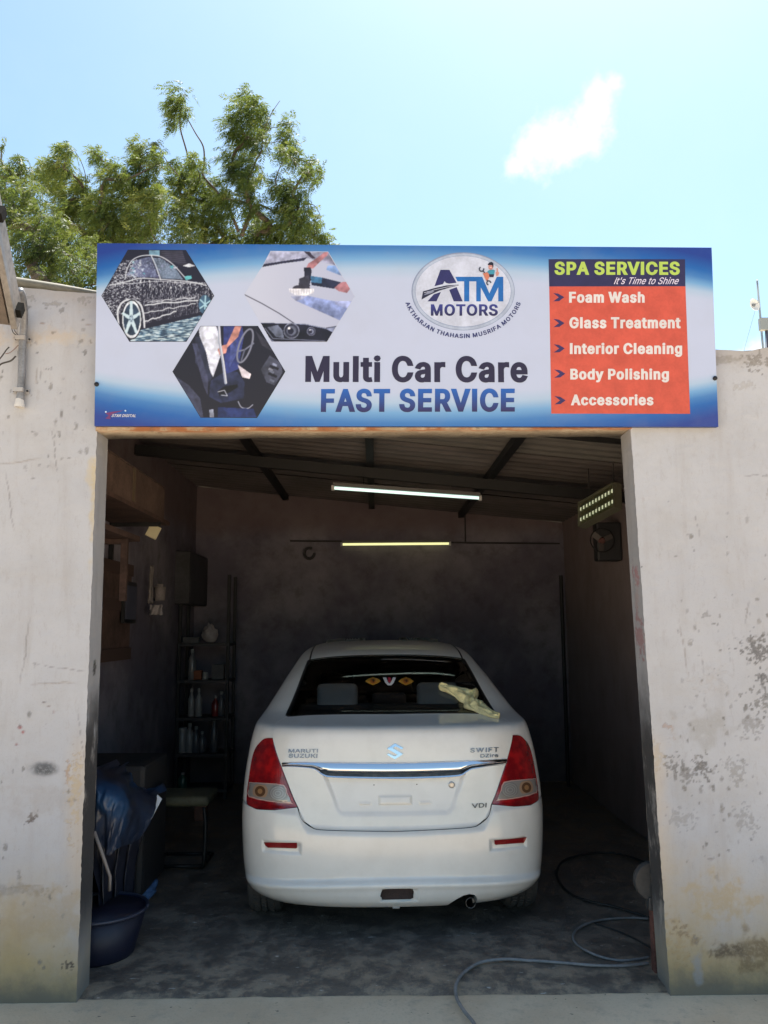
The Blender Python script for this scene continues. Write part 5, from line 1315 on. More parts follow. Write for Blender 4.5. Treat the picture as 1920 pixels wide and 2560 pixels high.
bl = [(-(ARC + .16), -.1), (-(ARC + .16), .53), (AO - .004, .521), (-.78, .508), (-.66, .512), (light_half[-1][0], light_half[-1][1])] + lowh[1:]
BUMPER = bl + [(-a, s_) for a, s_ in bl[::-1]][1:]
def shp(pts): return [px2as(*K(*p)) for p in pts]
tow = sm(shp([(760, 1325), (775, 1320), (900, 1318), (916, 1326), (922, 1345), (918, 1370), (905, 1380), (775, 1384), (757, 1378), (750, 1355), (760, 1325)]), 2)[:-1]
TOW = tow
ex = [Kas(1128, 1385), Kas(1150, 1358), Kas(1195, 1347), Kas(1240, 1355), Kas(1268, 1378)]
EXH = [(.318, -.05), (.330, .022), (.350, .062), (.372, .080), (.400, .086), (.430, .081), (.458, .066), (.488, .036), (.510, -.05)]
def side_poly(pts, sgn):
    out = []
    for y, z in pts:
        s_ = s_of_z(z); out.append((sgn * a_of(y, s_), s_))
    return out
SW = []
for sg in (-1, 1):
    SW.append(side_poly([(1.12, 1.175), (1.30, 1.33), (1.50, 1.41), (1.72, 1.432), (1.70, 1.175)], sg))
    SW.append(side_poly([(1.78, 1.175), (1.80, 1.435), (2.15, 1.42), (2.30, 1.36), (2.62, 1.18)], sg))
ARCH = []
for sg in (-1, 1):
    for yc in (.66, 3.12):
        pts = []
        for k in range(25):
            an = pi * k / 24; y_, z_ = yc + .315 * cos(an), .29 + .315 * sin(an)
            s_ = s_of_z(max(z_, .17)); pts.append((sg * a_of(y_, s_), s_))
        pts = [(pts[0][0], -.05)] + pts + [(pts[-1][0], -.05)]
        ARCH.append(pts)

def inset(P, d):
    """offset a closed outline inwards by d (metres in girth space)"""
    n = len(P); A2 = sum(P[i][0] * P[(i+1) % n][1] - P[(i+1) % n][0] * P[i][1] for i in range(n)); sg = 1 if A2 > 0 else -1
    out = []
    for i in range(n):
        a, b, c_ = Vector(P[i-1]), Vector(P[i]), Vector(P[(i+1) % n])
        e1 = (b - a); e2 = (c_ - b)
        if e1.length < 1e-6 or e2.length < 1e-6: continue
        e1.normalize(); e2.normalize()
        n1 = Vector((-e1.y, e1.x)) * sg; n2 = Vector((-e2.y, e2.x)) * sg
        m = n1 + n2
        if m.length < .3: m = n1
        m.normalize(); k = min(1.8, 1 / max(.4, m.dot(n1)))
        out.append((b.x + m.x * d * k, b.y + m.y * d * k))
    return out
def pip(X, Y, P):
    c_ = np.zeros(len(X), bool); n = len(P); j = n - 1
    for i in range(n):
        xi, yi = P[i]; xj, yj = P[j]
        if yi != yj:
            cond = ((yi > Y) != (yj > Y)) & (X < (xj - xi) * (Y - yi) / (yj - yi) + xi)
            c_ ^= cond
        j = i
    return c_
GAP = .0034
SIDE_END = ARC + 3.3
panels = [('boot_lid', LID, GAP), ('tail_light', LAMP_L, GAP * .7), ('tail_light', LAMP_R, GAP * .7), ('rear_window', REARGLASS, GAP), ('bumper', BUMPER, GAP)] + [('side_window', p, GAP) for p in SW]
holes = [TOW, EXH] + ARCH
cols_ = np.concatenate([-np.linspace(SIDE_END, ARC + .04, 60), np.linspace(-ARC, ARC, 264), np.linspace(ARC + .04, SIDE_END, 60)])
rows_ = np.concatenate([np.linspace(0, 1.20, 150), np.linspace(1.212, S_MAX, 118)])
gx, gy = np.meshgrid(cols_, rows_); gx = gx.ravel(); gy = gy.ravel()
segs = []; cons = []
dom = [(-SIDE_END, 0.0), (SIDE_END, 0.0), (SIDE_END, S_MAX), (-SIDE_END, S_MAX)]
for nme, P, g_ in panels:
    cons.append(inset(P, g_)); cons.append(inset(P, -g_))
for P in holes: cons.append(P)
keep = np.ones(len(gx), bool)
for P in cons:
    for i in range(len(P)):
        (x0_, y0_), (x1_, y1_) = P[i-1], P[i]
        dx, dy = x1_ - x0_, y1_ - y0_; L2 = dx*dx + dy*dy
        if L2 < 1e-12: continue
        bb = (gx > min(x0_, x1_) - .004) & (gx < max(x0_, x1_) + .004) & (gy > min(y0_, y1_) - .004) & (gy < max(y0_, y1_) + .004)
        ix = np.nonzero(bb)[0]
        if len(ix) == 0: continue
        t_ = np.clip(((gx[ix] - x0_) * dx + (gy[ix] - y0_) * dy) / L2, 0, 1)
        d_ = np.hypot(gx[ix] - x0_ - t_ * dx, gy[ix] - y0_ - t_ * dy)
        keep[ix[d_ < .0028]] = False
pv = [Vector((float(x), float(y))) for x, y in zip(gx[keep], gy[keep])]
pe = []
for P in cons:
    b = len(pv)
    pv += [Vector((min(max(x, -SIDE_END), SIDE_END), min(max(y, 0.0), S_MAX))) for x, y in P]
    pe += [(b + i, b + (i + 1) % len(P)) for i in range(len(P))]
ov, _, of, _, _, _ = delaunay_2d_cdt(pv, pe, [], 0, 1e-5)
OV = np.array([(v.x, v.y) for v in ov]); OF = np.array([f_ for f_ in of if len(f_) == 3])
CX = OV[OF].mean(1)
cls = np.full(len(OF), 0)           # 0 body, -1 dropped, k panel
for P in holes: cls[pip(CX[:, 0], CX[:, 1], P)] = -1
todo = cls == 0
for k, (nme, P, g_) in enumerate(panels):
    m = pip(CX[:, 0], CX[:, 1], inset(P, g_)) & todo; cls[m] = k + 1
for k, (nme, P, g_) in enumerate(panels):
    m = pip(CX[:, 0], CX[:, 1], inset(P, -g_)) & (cls == 0); cls[m] = -1
area = np.abs(np.cross(OV[OF[:, 1]] - OV[OF[:, 0]], OV[OF[:, 2]] - OV[OF[:, 0]]))
P3 = carP(OV[:, 0], OV[:, 1]); N3 = carN(OV[:, 0], OV[:, 1])
def make_panel(name, k, mat, parent, lift=0.0, depth=.014, label=None, bulge=None):
    F = OF[cls == k]
    if len(F) == 0: return None
    # orientation: faces outwards
    us = np.unique(F); mp = -np.ones(len(OV), int); mp[us] = np.arange(len(us))
    F = mp[F]; P = P3[us] + N3[us] * lift; Nn = N3[us]
    if bulge is not None: P = bulge(P, Nn, OV[us])
    a, b, c_ = P[F[:, 0]], P[F[:, 1]], P[F[:, 2]]
    fn = np.cross(b - a, c_ - a); flip = (fn * Nn[F[:, 0]]).sum(1) < 0
    F[flip] = F[flip][:, ::-1]
    ed = {}
    for t_ in F:
        for i in range(3):
            e = (t_[i], t_[(i+1) % 3]); ed[e] = ed.get(e, 0) + 1
    bd = [e for e in ed if (e[1], e[0]) not in ed]
    V = [tuple(p) for p in P]; NN = [tuple(p) for p in Nn]; FF_ = [tuple(t_) for t_ in F]
    inn = {}
    for e in bd:
        for q in e:
            if q not in inn:
                p = P[q] - Nn[q] * depth
                inn[q] = (len(V), len(V) + 1); V += [tuple(P[q]), tuple(p)]; NN += [tuple(Nn[q]), tuple(Nn[q])]
    for e in bd:
        FF_.append((inn[e[1]][0], inn[e[0]][0], inn[e[0]][1], inn[e[1]][1]))
    o = mkobj(name, V, FF_, mat, parent, local=True, smooth=True, label=label, normals=NN)
    return o
body = make_panel('body', 0, PAINT, car, depth=.02)
lid = make_panel('boot_lid', 1, PAINT, car)
def lamp_bulge(P, Nn, A_):
    return P + Nn * .003
lampL = make_panel('tail_light', 2, RED, car, bulge=lamp_bulge)
lampR = make_panel('tail_light', 3, RED, car, bulge=lamp_bulge)
rwin = make_panel('rear_window', 4, GLASS, car, lift=-.002, depth=.003)
bumper = make_panel('bumper', 5, PAINT, car, depth=.03)
for k in range(4): make_panel('side_window', 6 + k, GLASS, car, lift=-.002, depth=.003)

# ------------------------------------------------------------------ patches laid on the shell, drawn as outlines in the photo
def on_surf(px, py, lift, mapping=None):
    h = px2surf(px, py)
    if h[0] is None: return None
    return h[0] + h[1].normalized() * (lift if h[1].y < 0 or h[1].z > 0 else -lift)
def patch_px(pts, lift, name, mat, parent, step=5, depth=.006, smooth=True, mirror=False):
    """fills an outline given in photo pixels, projected on the shell, with a rim"""
    xs_ = [p[0] for p in pts]; ys_ = [p[1] for p in pts]
    V = [Vector(p) for p in pts]; E = [(i, (i + 1) % len(pts)) for i in range(len(pts))]
    x = min(xs_) + step / 2
    while x < max(xs_):
        y = min(ys_) + step / 2
        while y < max(ys_):
            if inside((x, y), pts) and min((Vector((x, y)) - v).length for v in V[:len(pts)]) > step * .4: V.append(Vector((x, y)))
            y += step
        x += step
    ov_, _, of_, _, _, _ = delaunay_2d_cdt(V, E, [], 1, 1e-4)
    W = []
    for v in ov_:
        q = on_surf(v.x, v.y, lift); W.append(q)
    for i, q in enumerate(W):
        if q is None: W[i] = next(w for w in W if w is not None)
    if mirror: W = [Vector((-w.x, w.y, w.z)) for w in W]
    F = [tuple(f_) for f_ in of_]
    if F:
        a, b, c_ = [W[i] for i in F[0][:3]]
        if ((b - a).cross(c_ - a)).y > 0: F = [f_[::-1] for f_ in F]
    ed = set()
    for f_ in F:
        for i in range(len(f_)): ed.add((f_[i], f_[(i + 1) % len(f_)]))
    bd = [e for e in ed if (e[1], e[0]) not in ed]
    n = len(W); W2 = W + [w + Vector((0, depth, 0)) for w in W]
    F += [(e[1], e[0], n + e[0], n + e[1]) for e in bd]
    o = mkobj(name, W2, F, mat, parent, local=True)
    autosmooth(o, 40)
    return o
def KP_(pts): return [K(*p) for p in pts]
# number plate pocket is part of the lid; screw holes and lock
for (x, y) in ((718, 794), (935, 791)):
    c0 = K(x, y); patch_px([(c0[0] + 1.6 * cos(q), c0[1] + 1.6 * sin(q)) for q in [2*pi*k/8 for k in range(8)]], .0008, 'screw_hole', BLK, lid, step=9, depth=.002)
c0 = K(1111, 793); q = on_surf(*c0, 0)
MB().lathe(q, [(.018, .004), (.018, -.004), (.014, -.006), (.012, -.003), (.009, -.003), (.008, -.006), (0, -.006)], 20, 'y').build('lock', M('lock metal', (.42, .42, .42), .35, .8), lid, local=True, smooth=False)
# clear part of the lamps with its bowls
CLEAR = M('clear lens', (.34, .32, .30), .12, .3, coat=1); AMB = M('amber bulb', (.33, .215, .14), .2, coat=1); SIL = M('lamp bowl', (.40, .39, .38), .25, .4); SILD = M('lamp bowl ring', (.29, .28, .27), .25, .4); FRM = M('pink lens rim', (.55, .33, .30), .25, coat=1)
MARO = M('dark red lens edge', (.13, .004, .012), .2, coat=1)
for lamp, mr_ in ((lampL, False), (lampR, True)):
    patch_px(sm(KP_([(90, 780), (180, 785), (265, 794), (282, 835), (302, 884), (300, 888), (190, 878), (88, 855), (86, 815), (90, 780)]), 2)[:-1], .0045, 'lens_rim', FRM, lamp, 5, .003, mirror=mr_)
    patch_px(sm(KP_([(93, 784), (180, 789), (262, 798), (278, 837), (297, 880), (190, 873), (92, 850), (90, 818), (93, 784)]), 2)[:-1], .0060, 'clear_lens', CLEAR, lamp, 5, .003, mirror=mr_)
    lift = .0068
    rings = [(147, 826, 38, 40, AMB, 'reflector'), (147, 826, 26, 27, M('bowl brown', (.20, .10, .05), .2, .5, coat=1), 'bulb'), (147, 826, 12, 13, M('bulb amber', (.30, .16, .07), .15, coat=1), 'bulb')]
    rings += [(238, 836, 46 - 6 * k, 40 - 5.4 * k, (SILD, SIL)[k % 2], 'reflector_ring') for k in range(7)]
    for (x, y, rx_, ry_, mt, nm) in rings:
        lift += .0008
        pts = [K(x + rx_ * cos(q), y + ry_ * sin(q)) for q in [2*pi*k/22 for k in range(22)]]
        lim = KP_([(93, 786), (262, 800), (296, 878), (92, 848)])
        pts = [p if inside(p, lim) else None for p in pts]
        full = []
        for k in range(22):
            if pts[k] is None:      # pull the point back to the lens edge
                for t_ in (.95, .9, .85, .8, .75, .7, .65, .6, .55, .5, .4, .3, .2):
                    q = 2*pi*k/22; p = K(x + rx_ * t_ * cos(q), y + ry_ * t_ * sin(q))
                    if inside(p, lim): full.append(p); break
            else: full.append(pts[k])
        patch_px(full, lift, nm, mt, lamp, 8, .002, mirror=mr_)
# chrome bar over the plate
def bar_pts():
    tp = spline([(252, 680), (350, 677), (560, 679), (820, 680), (1080, 674), (1250, 668), (1392, 660)], 12)
    bt = spline([(262, 702), (330, 704), (408, 712), (435, 727), (478, 750), (640, 757), (820, 759), (1000, 756), (1140, 747), (1190, 728), (1212, 716), (1290, 702), (1383, 690)], 12)
    return tp, bt
tp, bt = bar_pts()
def lerp_x(path, x):
    for i in range(len(path) - 1):
        if path[i].x <= x <= path[i+1].x: return path[i].y + (path[i+1].y - path[i].y) * (x - path[i].x) / max(1e-6, path[i+1].x - path[i].x)
    return path[0].y if x < path[0].x else path[-1].y
VV = []; FF2 = []
prof = [(0, -.004), (0, .010), (.04, .016), (.12, .0195), (.30, .025), (.40, .0275), (.46, .0265), (.52, .022), (.70, .016), (.88, .010), (.94, .013), (.97, .014), (1.0, .012), (1.0, -.004)]
nx_ = 110
for i in range(nx_ + 1):
    x = 253 + (1388 - 253) * i / nx_
    yt, yb = lerp_x(tp, x), lerp_x(bt, x)
    full_ = min(1, max(0, (yb - yt - 24) / 50))
    for (t_, o_) in prof:
        y = yt + (yb - yt) * t_
        px_, py_ = K(x, y); h = px2surf(px_, py_)
        base = y_at(h[0].x, h[0].z) if h[0] else None
        h0 = px2surf(*K(x, yt)); 
        yref = h0[0].y
        VV.append(Vector((h[0].x, yref - (o_ * (.45 + .55 * full_)) + .0 , h[0].z)) if o_ > 0 else Vector((h[0].x, yref + .02, h[0].z)))
m_ = len(prof)
for i in range(nx_):
    for k in range(m_ - 1):
        a = i * m_ + k; FF2.append((a, a + 1, a + m_ + 1, a + m_))
FF2 += [tuple(range(m_)), tuple(range(nx_ * m_, nx_ * m_ + m_))[::-1]]
cb = mkobj('chrome_bar', VV, [f_[::-1] for f_ in FF2], CHROME, lid, local=True)
autosmooth(cb, 30)
# badges
def solid_text(s_, box, name, mat, parent, thick=.006, **kw):
    vs_, fs_ = text2d(s_, **kw)
    mx0 = min(v[0] for v in vs_); mx1 = max(v[0] for v in vs_); my0 = min(v[1] for v in vs_); my1 = max(v[1] for v in vs_)
    tl, tr, br, bl_ = [Vector(K(*q)) for q in box]
    W = []
    for (x, y) in vs_:
        a = (x - mx0) / (mx1 - mx0); b = (y - my0) / (my1 - my0)
        p = (bl_ * (1 - a) + br * a) * (1 - b) + (tl * (1 - a) + tr * a) * b
        W.append(on_surf(p.x, p.y, .0005))
    n = len(W); ed = set()
    for f_ in fs_:
        for i in range(len(f_)): ed.add((f_[i], f_[(i + 1) % len(f_)]))
    bd = [e for e in ed if (e[1], e[0]) not in ed]
    dv = Vector((0, -thick, 0))
    o = mkobj(name, [w + dv for w in W] + W, [tuple(f_) for f_ in fs_] + [(e[1], e[0], n + e[0], n + e[1]) for e in bd], mat, parent, local=True, label=kw.get('label'))
    return o
solid_text('MARUTI', ((287, 612), (434, 612), (434, 630), (286, 630)), 'badge', DULLCH, lid, offset=.012, oy=.004)
solid_text('SUZUKI', ((287, 636), (433, 636), (431, 657), (286, 656)), 'badge', DULLCH, lid, offset=.016, oy=.01)
solid_text('SWIFT', ((1205, 607), (1348, 603), (1346, 626), (1204, 630)), 'badge', DULLCH, lid, offset=.014, oy=.008, space=1.15)
solid_text('DZire', ((1256, 637), (1346, 634), (1346, 652), (1256, 656)), 'badge', DULLCH, lid, offset=.008, oy=.006)
solid_text('VDI', ((1212, 888), (1288, 884), (1286, 906), (1214, 910)), 'badge', M('grey badge', (.12, .12, .12), .3, .8), lid, offset=.014, oy=.006)
def solid_poly(pts, name, mat, parent, thick=.007):
    tri = tessellate_polygon([[Vector((x, y, 0)) for x, y in pts]])
    W = [on_surf(*K(x, y), .0005) for x, y in pts]; n = len(W)
    F = []
    for t_ in tri:
        (x0_, y0_), (x1_, y1_), (x2_, y2_) = [pts[i] for i in t_]
        cr = (x1_ - x0_) * (y2_ - y0_) - (x2_ - x0_) * (y1_ - y0_)
        F.append(tuple(t_ if cr < 0 else t_[::-1]))
    A2 = sum(pts[i][0] * pts[(i+1) % n][1] - pts[(i+1) % n][0] * pts[i][1] for i in range(n))
    S_ = [(i, (i+1) % n, n + (i+1) % n, n + i) for i in range(n)]
    if A2 < 0: S_ = [f_[::-1] for f_ in S_]
    mkobj(name, [w + Vector((0, -thick, 0)) for w in W] + W, F + S_, mat, parent, local=True)
# emblem on the boot: angular S made of two interlocked strokes
solid_poly([(824, 583), (866, 606), (858, 614), (828, 599), (812, 606), (865, 637), (824, 664), (783, 641), (791, 633), (821, 648), (837, 641), (784, 610)], 'emblem', CHROME, lid)
# low reflectors
RREF = M('red reflector', (.22, .008, .010), .25, coat=1)
for pts in ([(163, 1080), (330, 1083), (331, 1110), (325, 1114), (185, 1110), (172, 1100)], [(1325, 1070), (1488, 1056), (1484, 1075), (1472, 1086), (1332, 1096), (1326, 1092)]):
    patch_px(KP_(pts), .006, 'reflector', RREF, bumper, 6, .014)
# towing eye mesh, lower hook, exhaust
tb = []
for (x, y) in [(745, 1312), (928, 1312), (928, 1390), (745, 1390)]:
    h = on_surf(*K(x, y), 0); tb.append(Vector((h.x, .045, h.z)))
mkobj('grille', tb, [(0, 1, 2, 3)], M('maroon black mesh', (.022, .008, .008), .6, bump=.6, bscale=90), bumper, local=True)
MB().bbox((-.022, .05, .158), (.018, .08, .172), .005).build('tow_eye', M('grey metal', (.35, .35, .34), .5), car, local=True, smooth=True)
exc = Vector((.398, .125, .180))
MB().lathe(exc, [(.0285, .3), (.0285, -.07), (.0275, -.074), (.0245, -.074), (.0235, -.068), (.0235, .1), (0, .1)], 24, 'y').build('exhaust_pipe', M('exhaust metal', (.12, .115, .11), .32, .9), car, local=True, smooth=True)
# underside, inner shell, wheels
MB().box((-.60, .12, .20), (.60, 3.9, .30)).box((-.5, .10, .175), (.28, .5, .20)).build('underbody', DARKPL, car, local=True)
lin_ = MB()
lin_.box((-.60, .30, .30), (.60, .48, 1.07))
lin_.box((-.62, .42, 1.086), (.62, .98, 1.100)).box((-.62, .98, .4), (.62, 1.10, 1.10))
lin_.build('parcel_shelf', M('dark cabin trim', (.012, .012, .012), .85), car, local=True)
# cabin lining: an inner skin that follows glass and roof pillars
def skin(a0, a1, s0, s1, na_, ns_, d, name, mat):
    A_, S_ = np.meshgrid(np.linspace(a0, a1, na_), np.linspace(s0, s1, ns_))
    Pn = carP(A_, S_) - carN(A_, S_) * d
    V = Pn.reshape(-1, 3); F = [(j*na_+i, j*na_+i+1, (j+1)*na_+i+1, (j+1)*na_+i) for j in range(ns_-1) for i in range(na_-1)]
    mkobj(name, V, F, mat, car, local=True, smooth=True)
LINE = M('cabin lining', (.03, .03, .03), .9)
sg0 = s_of_z(1.462) + .05
skin(-ARC - 3.0, ARC + 3.0, sg0, s_of_z(1.520), 90, 12, .03, 'headliner', LINE)
MB().box((-.45, 1.62, 1.478), (.45, 2.2, 1.488)).build('headliner', LINE, car, local=True)
for sg in (-1, 1):
    skin(sg * .80, sg * (ARC + .06), s_of_z(1.15), sg0, 8, 14, .03, 'pillar_trim', LINE)
    skin(sg * (ARC - .0), sg * (ARC + 3.2), s_of_z(.3), s_of_z(1.16), 30, 8, .05, 'door_card', LINE)
MB().box((-.70, 2.9, .3), (.70, 3.0, 1.05)).box((-.72, 1.1, .28), (.72, 2.9, .34)).build('dashboard', LINE, car, local=True)
SEAT = M('grey seat cloth', (.78, .73, .63), .9, bump=.3, bscale=200)
for (x0_, x1_, ya, yb) in ((430, 636, 281, 414), (936, 1142, 275, 410)):
    a_ = CMI @ aty(*K(x0_, yb), 1.80); b_ = CMI @ aty(*K(x1_, ya), 1.80)
    st = MB().bbox((a_.x, 1.14, a_.z - .03), (b_.x, 1.25, b_.z), .045, seg=4)
    st.build('headrest', SEAT, car, local=True, smooth=True)
MB().bbox((-.60, 1.12, .45), (.60, 1.28, 1.13), .04, seg=3).build('rear_seat', M('dark seat cloth', (.05, .05, .048), .9), car, local=True, smooth=True)
MB().bbox((-.10, 1.16, 1.10), (.13, 1.26, 1.20), .03, seg=3).build('armrest', M('brown trim', (.06, .045, .04), .8), car, local=True, smooth=True)
for sg in (-1, 1):
    MB().bbox((sg * .36 - .24, 1.95, .4), (sg * .36 + .24, 2.1, 1.12), .04, seg=3).bbox((sg * .36 - .13, 1.97, 1.13), (sg * .36 + .13, 2.06, 1.30), .04, seg=3).build('front_seat', LINE, car, local=True, smooth=True)
TYRE = NT('tyre rubber'); _tz = TYRE.node('ShaderNodeTexWave'); 
TYRE.set(Base_Color=TYRE.mix(TYRE.noise(9, 5), (.035, .035, .035), (.075, .07, .065)), Roughness=.85); TYRE = TYRE.mat
def wheel(x, y):
    w = .088; r = .290
    prof_ = []
    for t_ in np.linspace(-1, 1, 25):
        rr = r - .012 * abs(t_) ** 6
        xx = t_ * w
        gr = .007 if any(abs(t_ - g_) < .05 for g_ in (-.55, -.18, .18, .55)) else 0
        prof_.append((rr - gr, xx))
    prof_ = [(.19, -w * .9), (.24, -w * 1.04)] + prof_ + [(.24, w * 1.04), (.19, w * .9)]
    wt = MB().lathe((x, y, r), prof_, 48, 'x')
    for k in range(60):      # tread blocks
        an = 2 * pi * k / 60
        for q in (-.78, 0, .78):
            c_ = Vector((x + q * w * .62, y + cos(an) * (r + .0006), r + sin(an) * (r + .0006)))
            wt.obox(c_, (w * .15, 0, 0), Vector((0, -sin(an), cos(an))) * .0105, Vector((0, cos(an), sin(an))) * .003)
    o = wt.build('wheel', TYRE, car, local=True); autosmooth(o, 35)
    sg = 1 if x > 0 else -1
    rm = MB().lathe((x, y, r), [(.19, 0), (.19, sg * .080), (.175, sg * .085), (.16, sg * .06), (.04, sg * .05), (.0, sg * .05)], 32, 'x')
    for k in range(5):
        an = 2 * pi * k / 5
        rm.obox((x + sg * .066, y + cos(an) * .10, r + sin(an) * .10), (.012, 0, 0), Vector((0, cos(an), sin(an))) * .08, Vector((0, -sin(an), cos(an))) * .02)
    rm.build('rim', M('silver rim', (.5, .5, .5), .35, .8), o, local=True)
for sg in (-1, 1):
    wheel(sg * .738, .60); wheel(sg * .738, 3.12)
# roof ditch strips and window seal
def strip_as(pts, w, h, name, mat, parent):
    """thin raised strip along a path in girth coordinates"""
    V = []; F = []
    for i, (a, s_) in enumerate(pts):
        a0, s0 = pts[max(0, i-1)]; a1, s1 = pts[min(len(pts)-1, i+1)]
        p0 = Vector(carP(a0, s0)); p1 = Vector(carP(a1, s1)); p = Vector(carP(a, s_)); nrm = Vector(carN(a, s_))
        t_ = (p1 - p0).normalized(); b_ = nrm.cross(t_).normalized()
        V += [p - b_ * w, p - b_ * w * .6 + nrm * h, p + b_ * w * .6 + nrm * h, p + b_ * w]
    for i in range(len(pts) - 1):
        for k in range(3): a = i * 4 + k; F.append((a, a + 1, a + 5, a + 4))
    return mkobj(name, V, F, mat, parent, local=True, smooth=True)
for sg in (-1, 1):
    top_a = abs(g_top[0][0])
    pts = []
    for t_ in np.linspace(0, 1, 24):
        yy = 1.12 + t_ * .85; xx = .53 - .02 * t_
        # find girth coordinate on the roof with this x and y by a ray from above
        h = bvh.ray_cast(Vector((sg * xx, yy, 3)), Vector((0, 0, -1)))
        if h[0] is None: continue
        pts.append(h[0] + Vector((0, 0, .0)))
    V = []; F = []
    for i, p in enumerate(pts):
        V += [p + Vector((-.007, 0, -.004)), p + Vector((-.005, 0, .0025)), p + Vector((.005, 0, .0025)), p + Vector((.007, 0, -.004))]
    for i in range(len(pts) - 1):
        for k in range(3): a = i * 4 + k; F.append((a, a + 1, a + 5, a + 4))
    mkobj('roof_trim', V, F, BLK, car, local=True, smooth=True)
strip_as(inset(REARGLASS, -.004) + [inset(REARGLASS, -.004)[0]], .0075, .0022, 'window_seal', BLK, car)
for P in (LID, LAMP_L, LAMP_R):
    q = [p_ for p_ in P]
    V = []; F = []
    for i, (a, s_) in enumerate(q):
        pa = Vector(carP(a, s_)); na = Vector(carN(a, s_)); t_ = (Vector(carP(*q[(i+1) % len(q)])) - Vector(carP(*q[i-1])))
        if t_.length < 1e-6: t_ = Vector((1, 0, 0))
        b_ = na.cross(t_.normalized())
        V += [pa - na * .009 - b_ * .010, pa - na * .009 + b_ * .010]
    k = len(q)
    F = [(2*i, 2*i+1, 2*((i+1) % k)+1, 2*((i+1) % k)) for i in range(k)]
    mkobj('gap_shade_strip', V, F, BLK, car, local=True)  # black strip behind the panel gaps, painting in their shade
# band behind the glass edge
def band(P, w):
    I = inset(P, w); n = min(len(I), len(P)); I2 = inset(P, .001)
    V = [Vector(carP(*q)) - Vector(carN(*q)) * .006 for q in I2] + [Vector(carP(*q)) - Vector(carN(*q)) * .006 for q in I]
    k = len(I2)
    return V, [(i, (i+1) % k, k + (i+1) % k, k + i) for i in range(k)]
V, F = band(REARGLASS, .022)
mkobj('glass_border', V, F, BLK, rwin, local=True)
V = []
pts = [Kas(x, y) for x, y in [(760, 158), (860, 158), (940, 161), (1010, 165), (1090, 171)]]
strip_as([(a, s_) for a, s_ in sm(pts, 4)], .0016, .0012, 'defroster_line', M('grey line', (.25, .25, .25), .5), rwin)
# door mirrors (tips seen past the flanks)
for sg in (-1, 1):
    MB().bbox((sg * .81 - .02, 2.42, .90), (sg * .81 + .02, 2.48, .94), .008).bbox((min(sg * .82, sg * .955), 2.40, .88), (max(sg * .82, sg * .955), 2.50, .99), .03, seg=3).build('mirror', PAINT, car, local=True, smooth=True)
# stickers on the rear glass
YEL = M('sticker yellow', (.52, .26, .03), .5); ORG = M('sticker orange', (.42, .12, .02), .5); WHT = M('sticker white', (.72, .72, .72), .5); CRM = M('sticker crimson', (.50, .03, .06), .5)
def flower(cx, cy):
    pts = [(cx - 40, cy), (cx - 26, cy - 9), (cx - 20, cy - 14), (cx - 8, cy - 16), (cx, cy - 22), (cx + 8, cy - 16), (cx + 20, cy - 14), (cx + 26, cy - 9), (cx + 40, cy), (cx + 26, cy + 9), (cx + 20, cy + 14), (cx + 8, cy + 17), (cx, cy + 22), (cx - 8, cy + 17), (cx - 20, cy + 14), (cx - 26, cy + 9)]
    o = patch_px(KP_(pts), .0015, 'sticker', YEL, rwin, 8, .0005)
    patch_px([K(cx + 15 * cos(q), cy + 14 * sin(q)) for q in [2*pi*k/14 for k in range(14)]], .0022, 'sticker', ORG, rwin, 8, .0005)
    patch_px(KP_([(cx - 8, cy - 6), (cx + 4, cy - 9), (cx + 9, cy - 1), (cx + 1, cy + 8), (cx - 2, cy + 4), (cx + 2, cy - 1), (cx - 6, cy - 2)]), .0028, 'sticker', BLK, rwin, 8, .0004)
flower(713, 269); flower(880, 270)
patch_px(KP_([(762, 251), (780, 250), (788, 274), (797, 282), (806, 272), (813, 250), (830, 251), (818, 278), (806, 291), (788, 291), (774, 276)]), .0015, 'sticker', WHT, rwin, 8, .0005)
patch_px(KP_([(790, 250), (802, 250), (806, 268), (797, 279), (788, 268)]), .0018, 'sticker', CRM, rwin, 8, .0005)

# ------------------------------------------------------------------ the cloth left on the rear window
top = spline([(1045, 303), (1052, 290), (1100, 295), (1150, 305), (1212, 322), (1240, 310), (1246, 340), (1240, 362), (1262, 372), (1278, 392), (1310, 418), (1345, 440), (1352, 450)], 7)
bot = spline([(1047, 308), (1058, 318), (1090, 330), (1130, 352), (1150, 372), (1172, 384), (1172, 402), (1192, 412), (1220, 420), (1250, 434), (1290, 447), (1325, 456), (1350, 457)], 7)
V = []; n = len(top); m_ = 26
for i in range(n):
    for j in range(m_):
        t_ = j / (m_ - 1)
        p = top[i].lerp(bot[i], t_); u = i / (n - 1)
        q = on_surf(*K(p.x, p.y), 0)
        fold = .006 + .030 * sin(pi * t_) ** .6 * (.35 + .65 * sin(pi * min(1, u * 1.15)) ) 
        f1 = abs(sin(t_ * 6.5 - u * 8 + 1.8 * fbm(u * 5, t_ * 2, 3))) ** 1.5 * .026 * sin(pi * t_) ** .5
        f2 = .014 * fbm(u * 11, t_ * 6, 1) * sin(pi * t_) ** .4
        hh = max(.001, (fold * .6 + f1 + f2) if 0 < j < m_ - 1 else .001)
        V.append(CM @ (q + Vector((0, -.75, .66)).normalized() * hh))
F = [(i*m_+j, i*m_+j+1, (i+1)*m_+j+1, (i+1)*m_+j) for i in range(n-1) for j in range(m_-1)]
cloth_m = M('yellow chamois cloth', (.72, .66, .36), .9, nscale=14, namt=.15, bump=.5, bscale=180)
co = Vector(V[len(V) // 2])
cl = mkobj('cleaning_cloth', V, F, cloth_m, smooth=True, loc=co)
md = cl.modifiers.new('thick', 'SOLIDIFY'); md.thickness = .003; md.offset = 0
tag(cl, 'crumpled pale yellow cloth lying on the rear window of the white car', 'cloth')
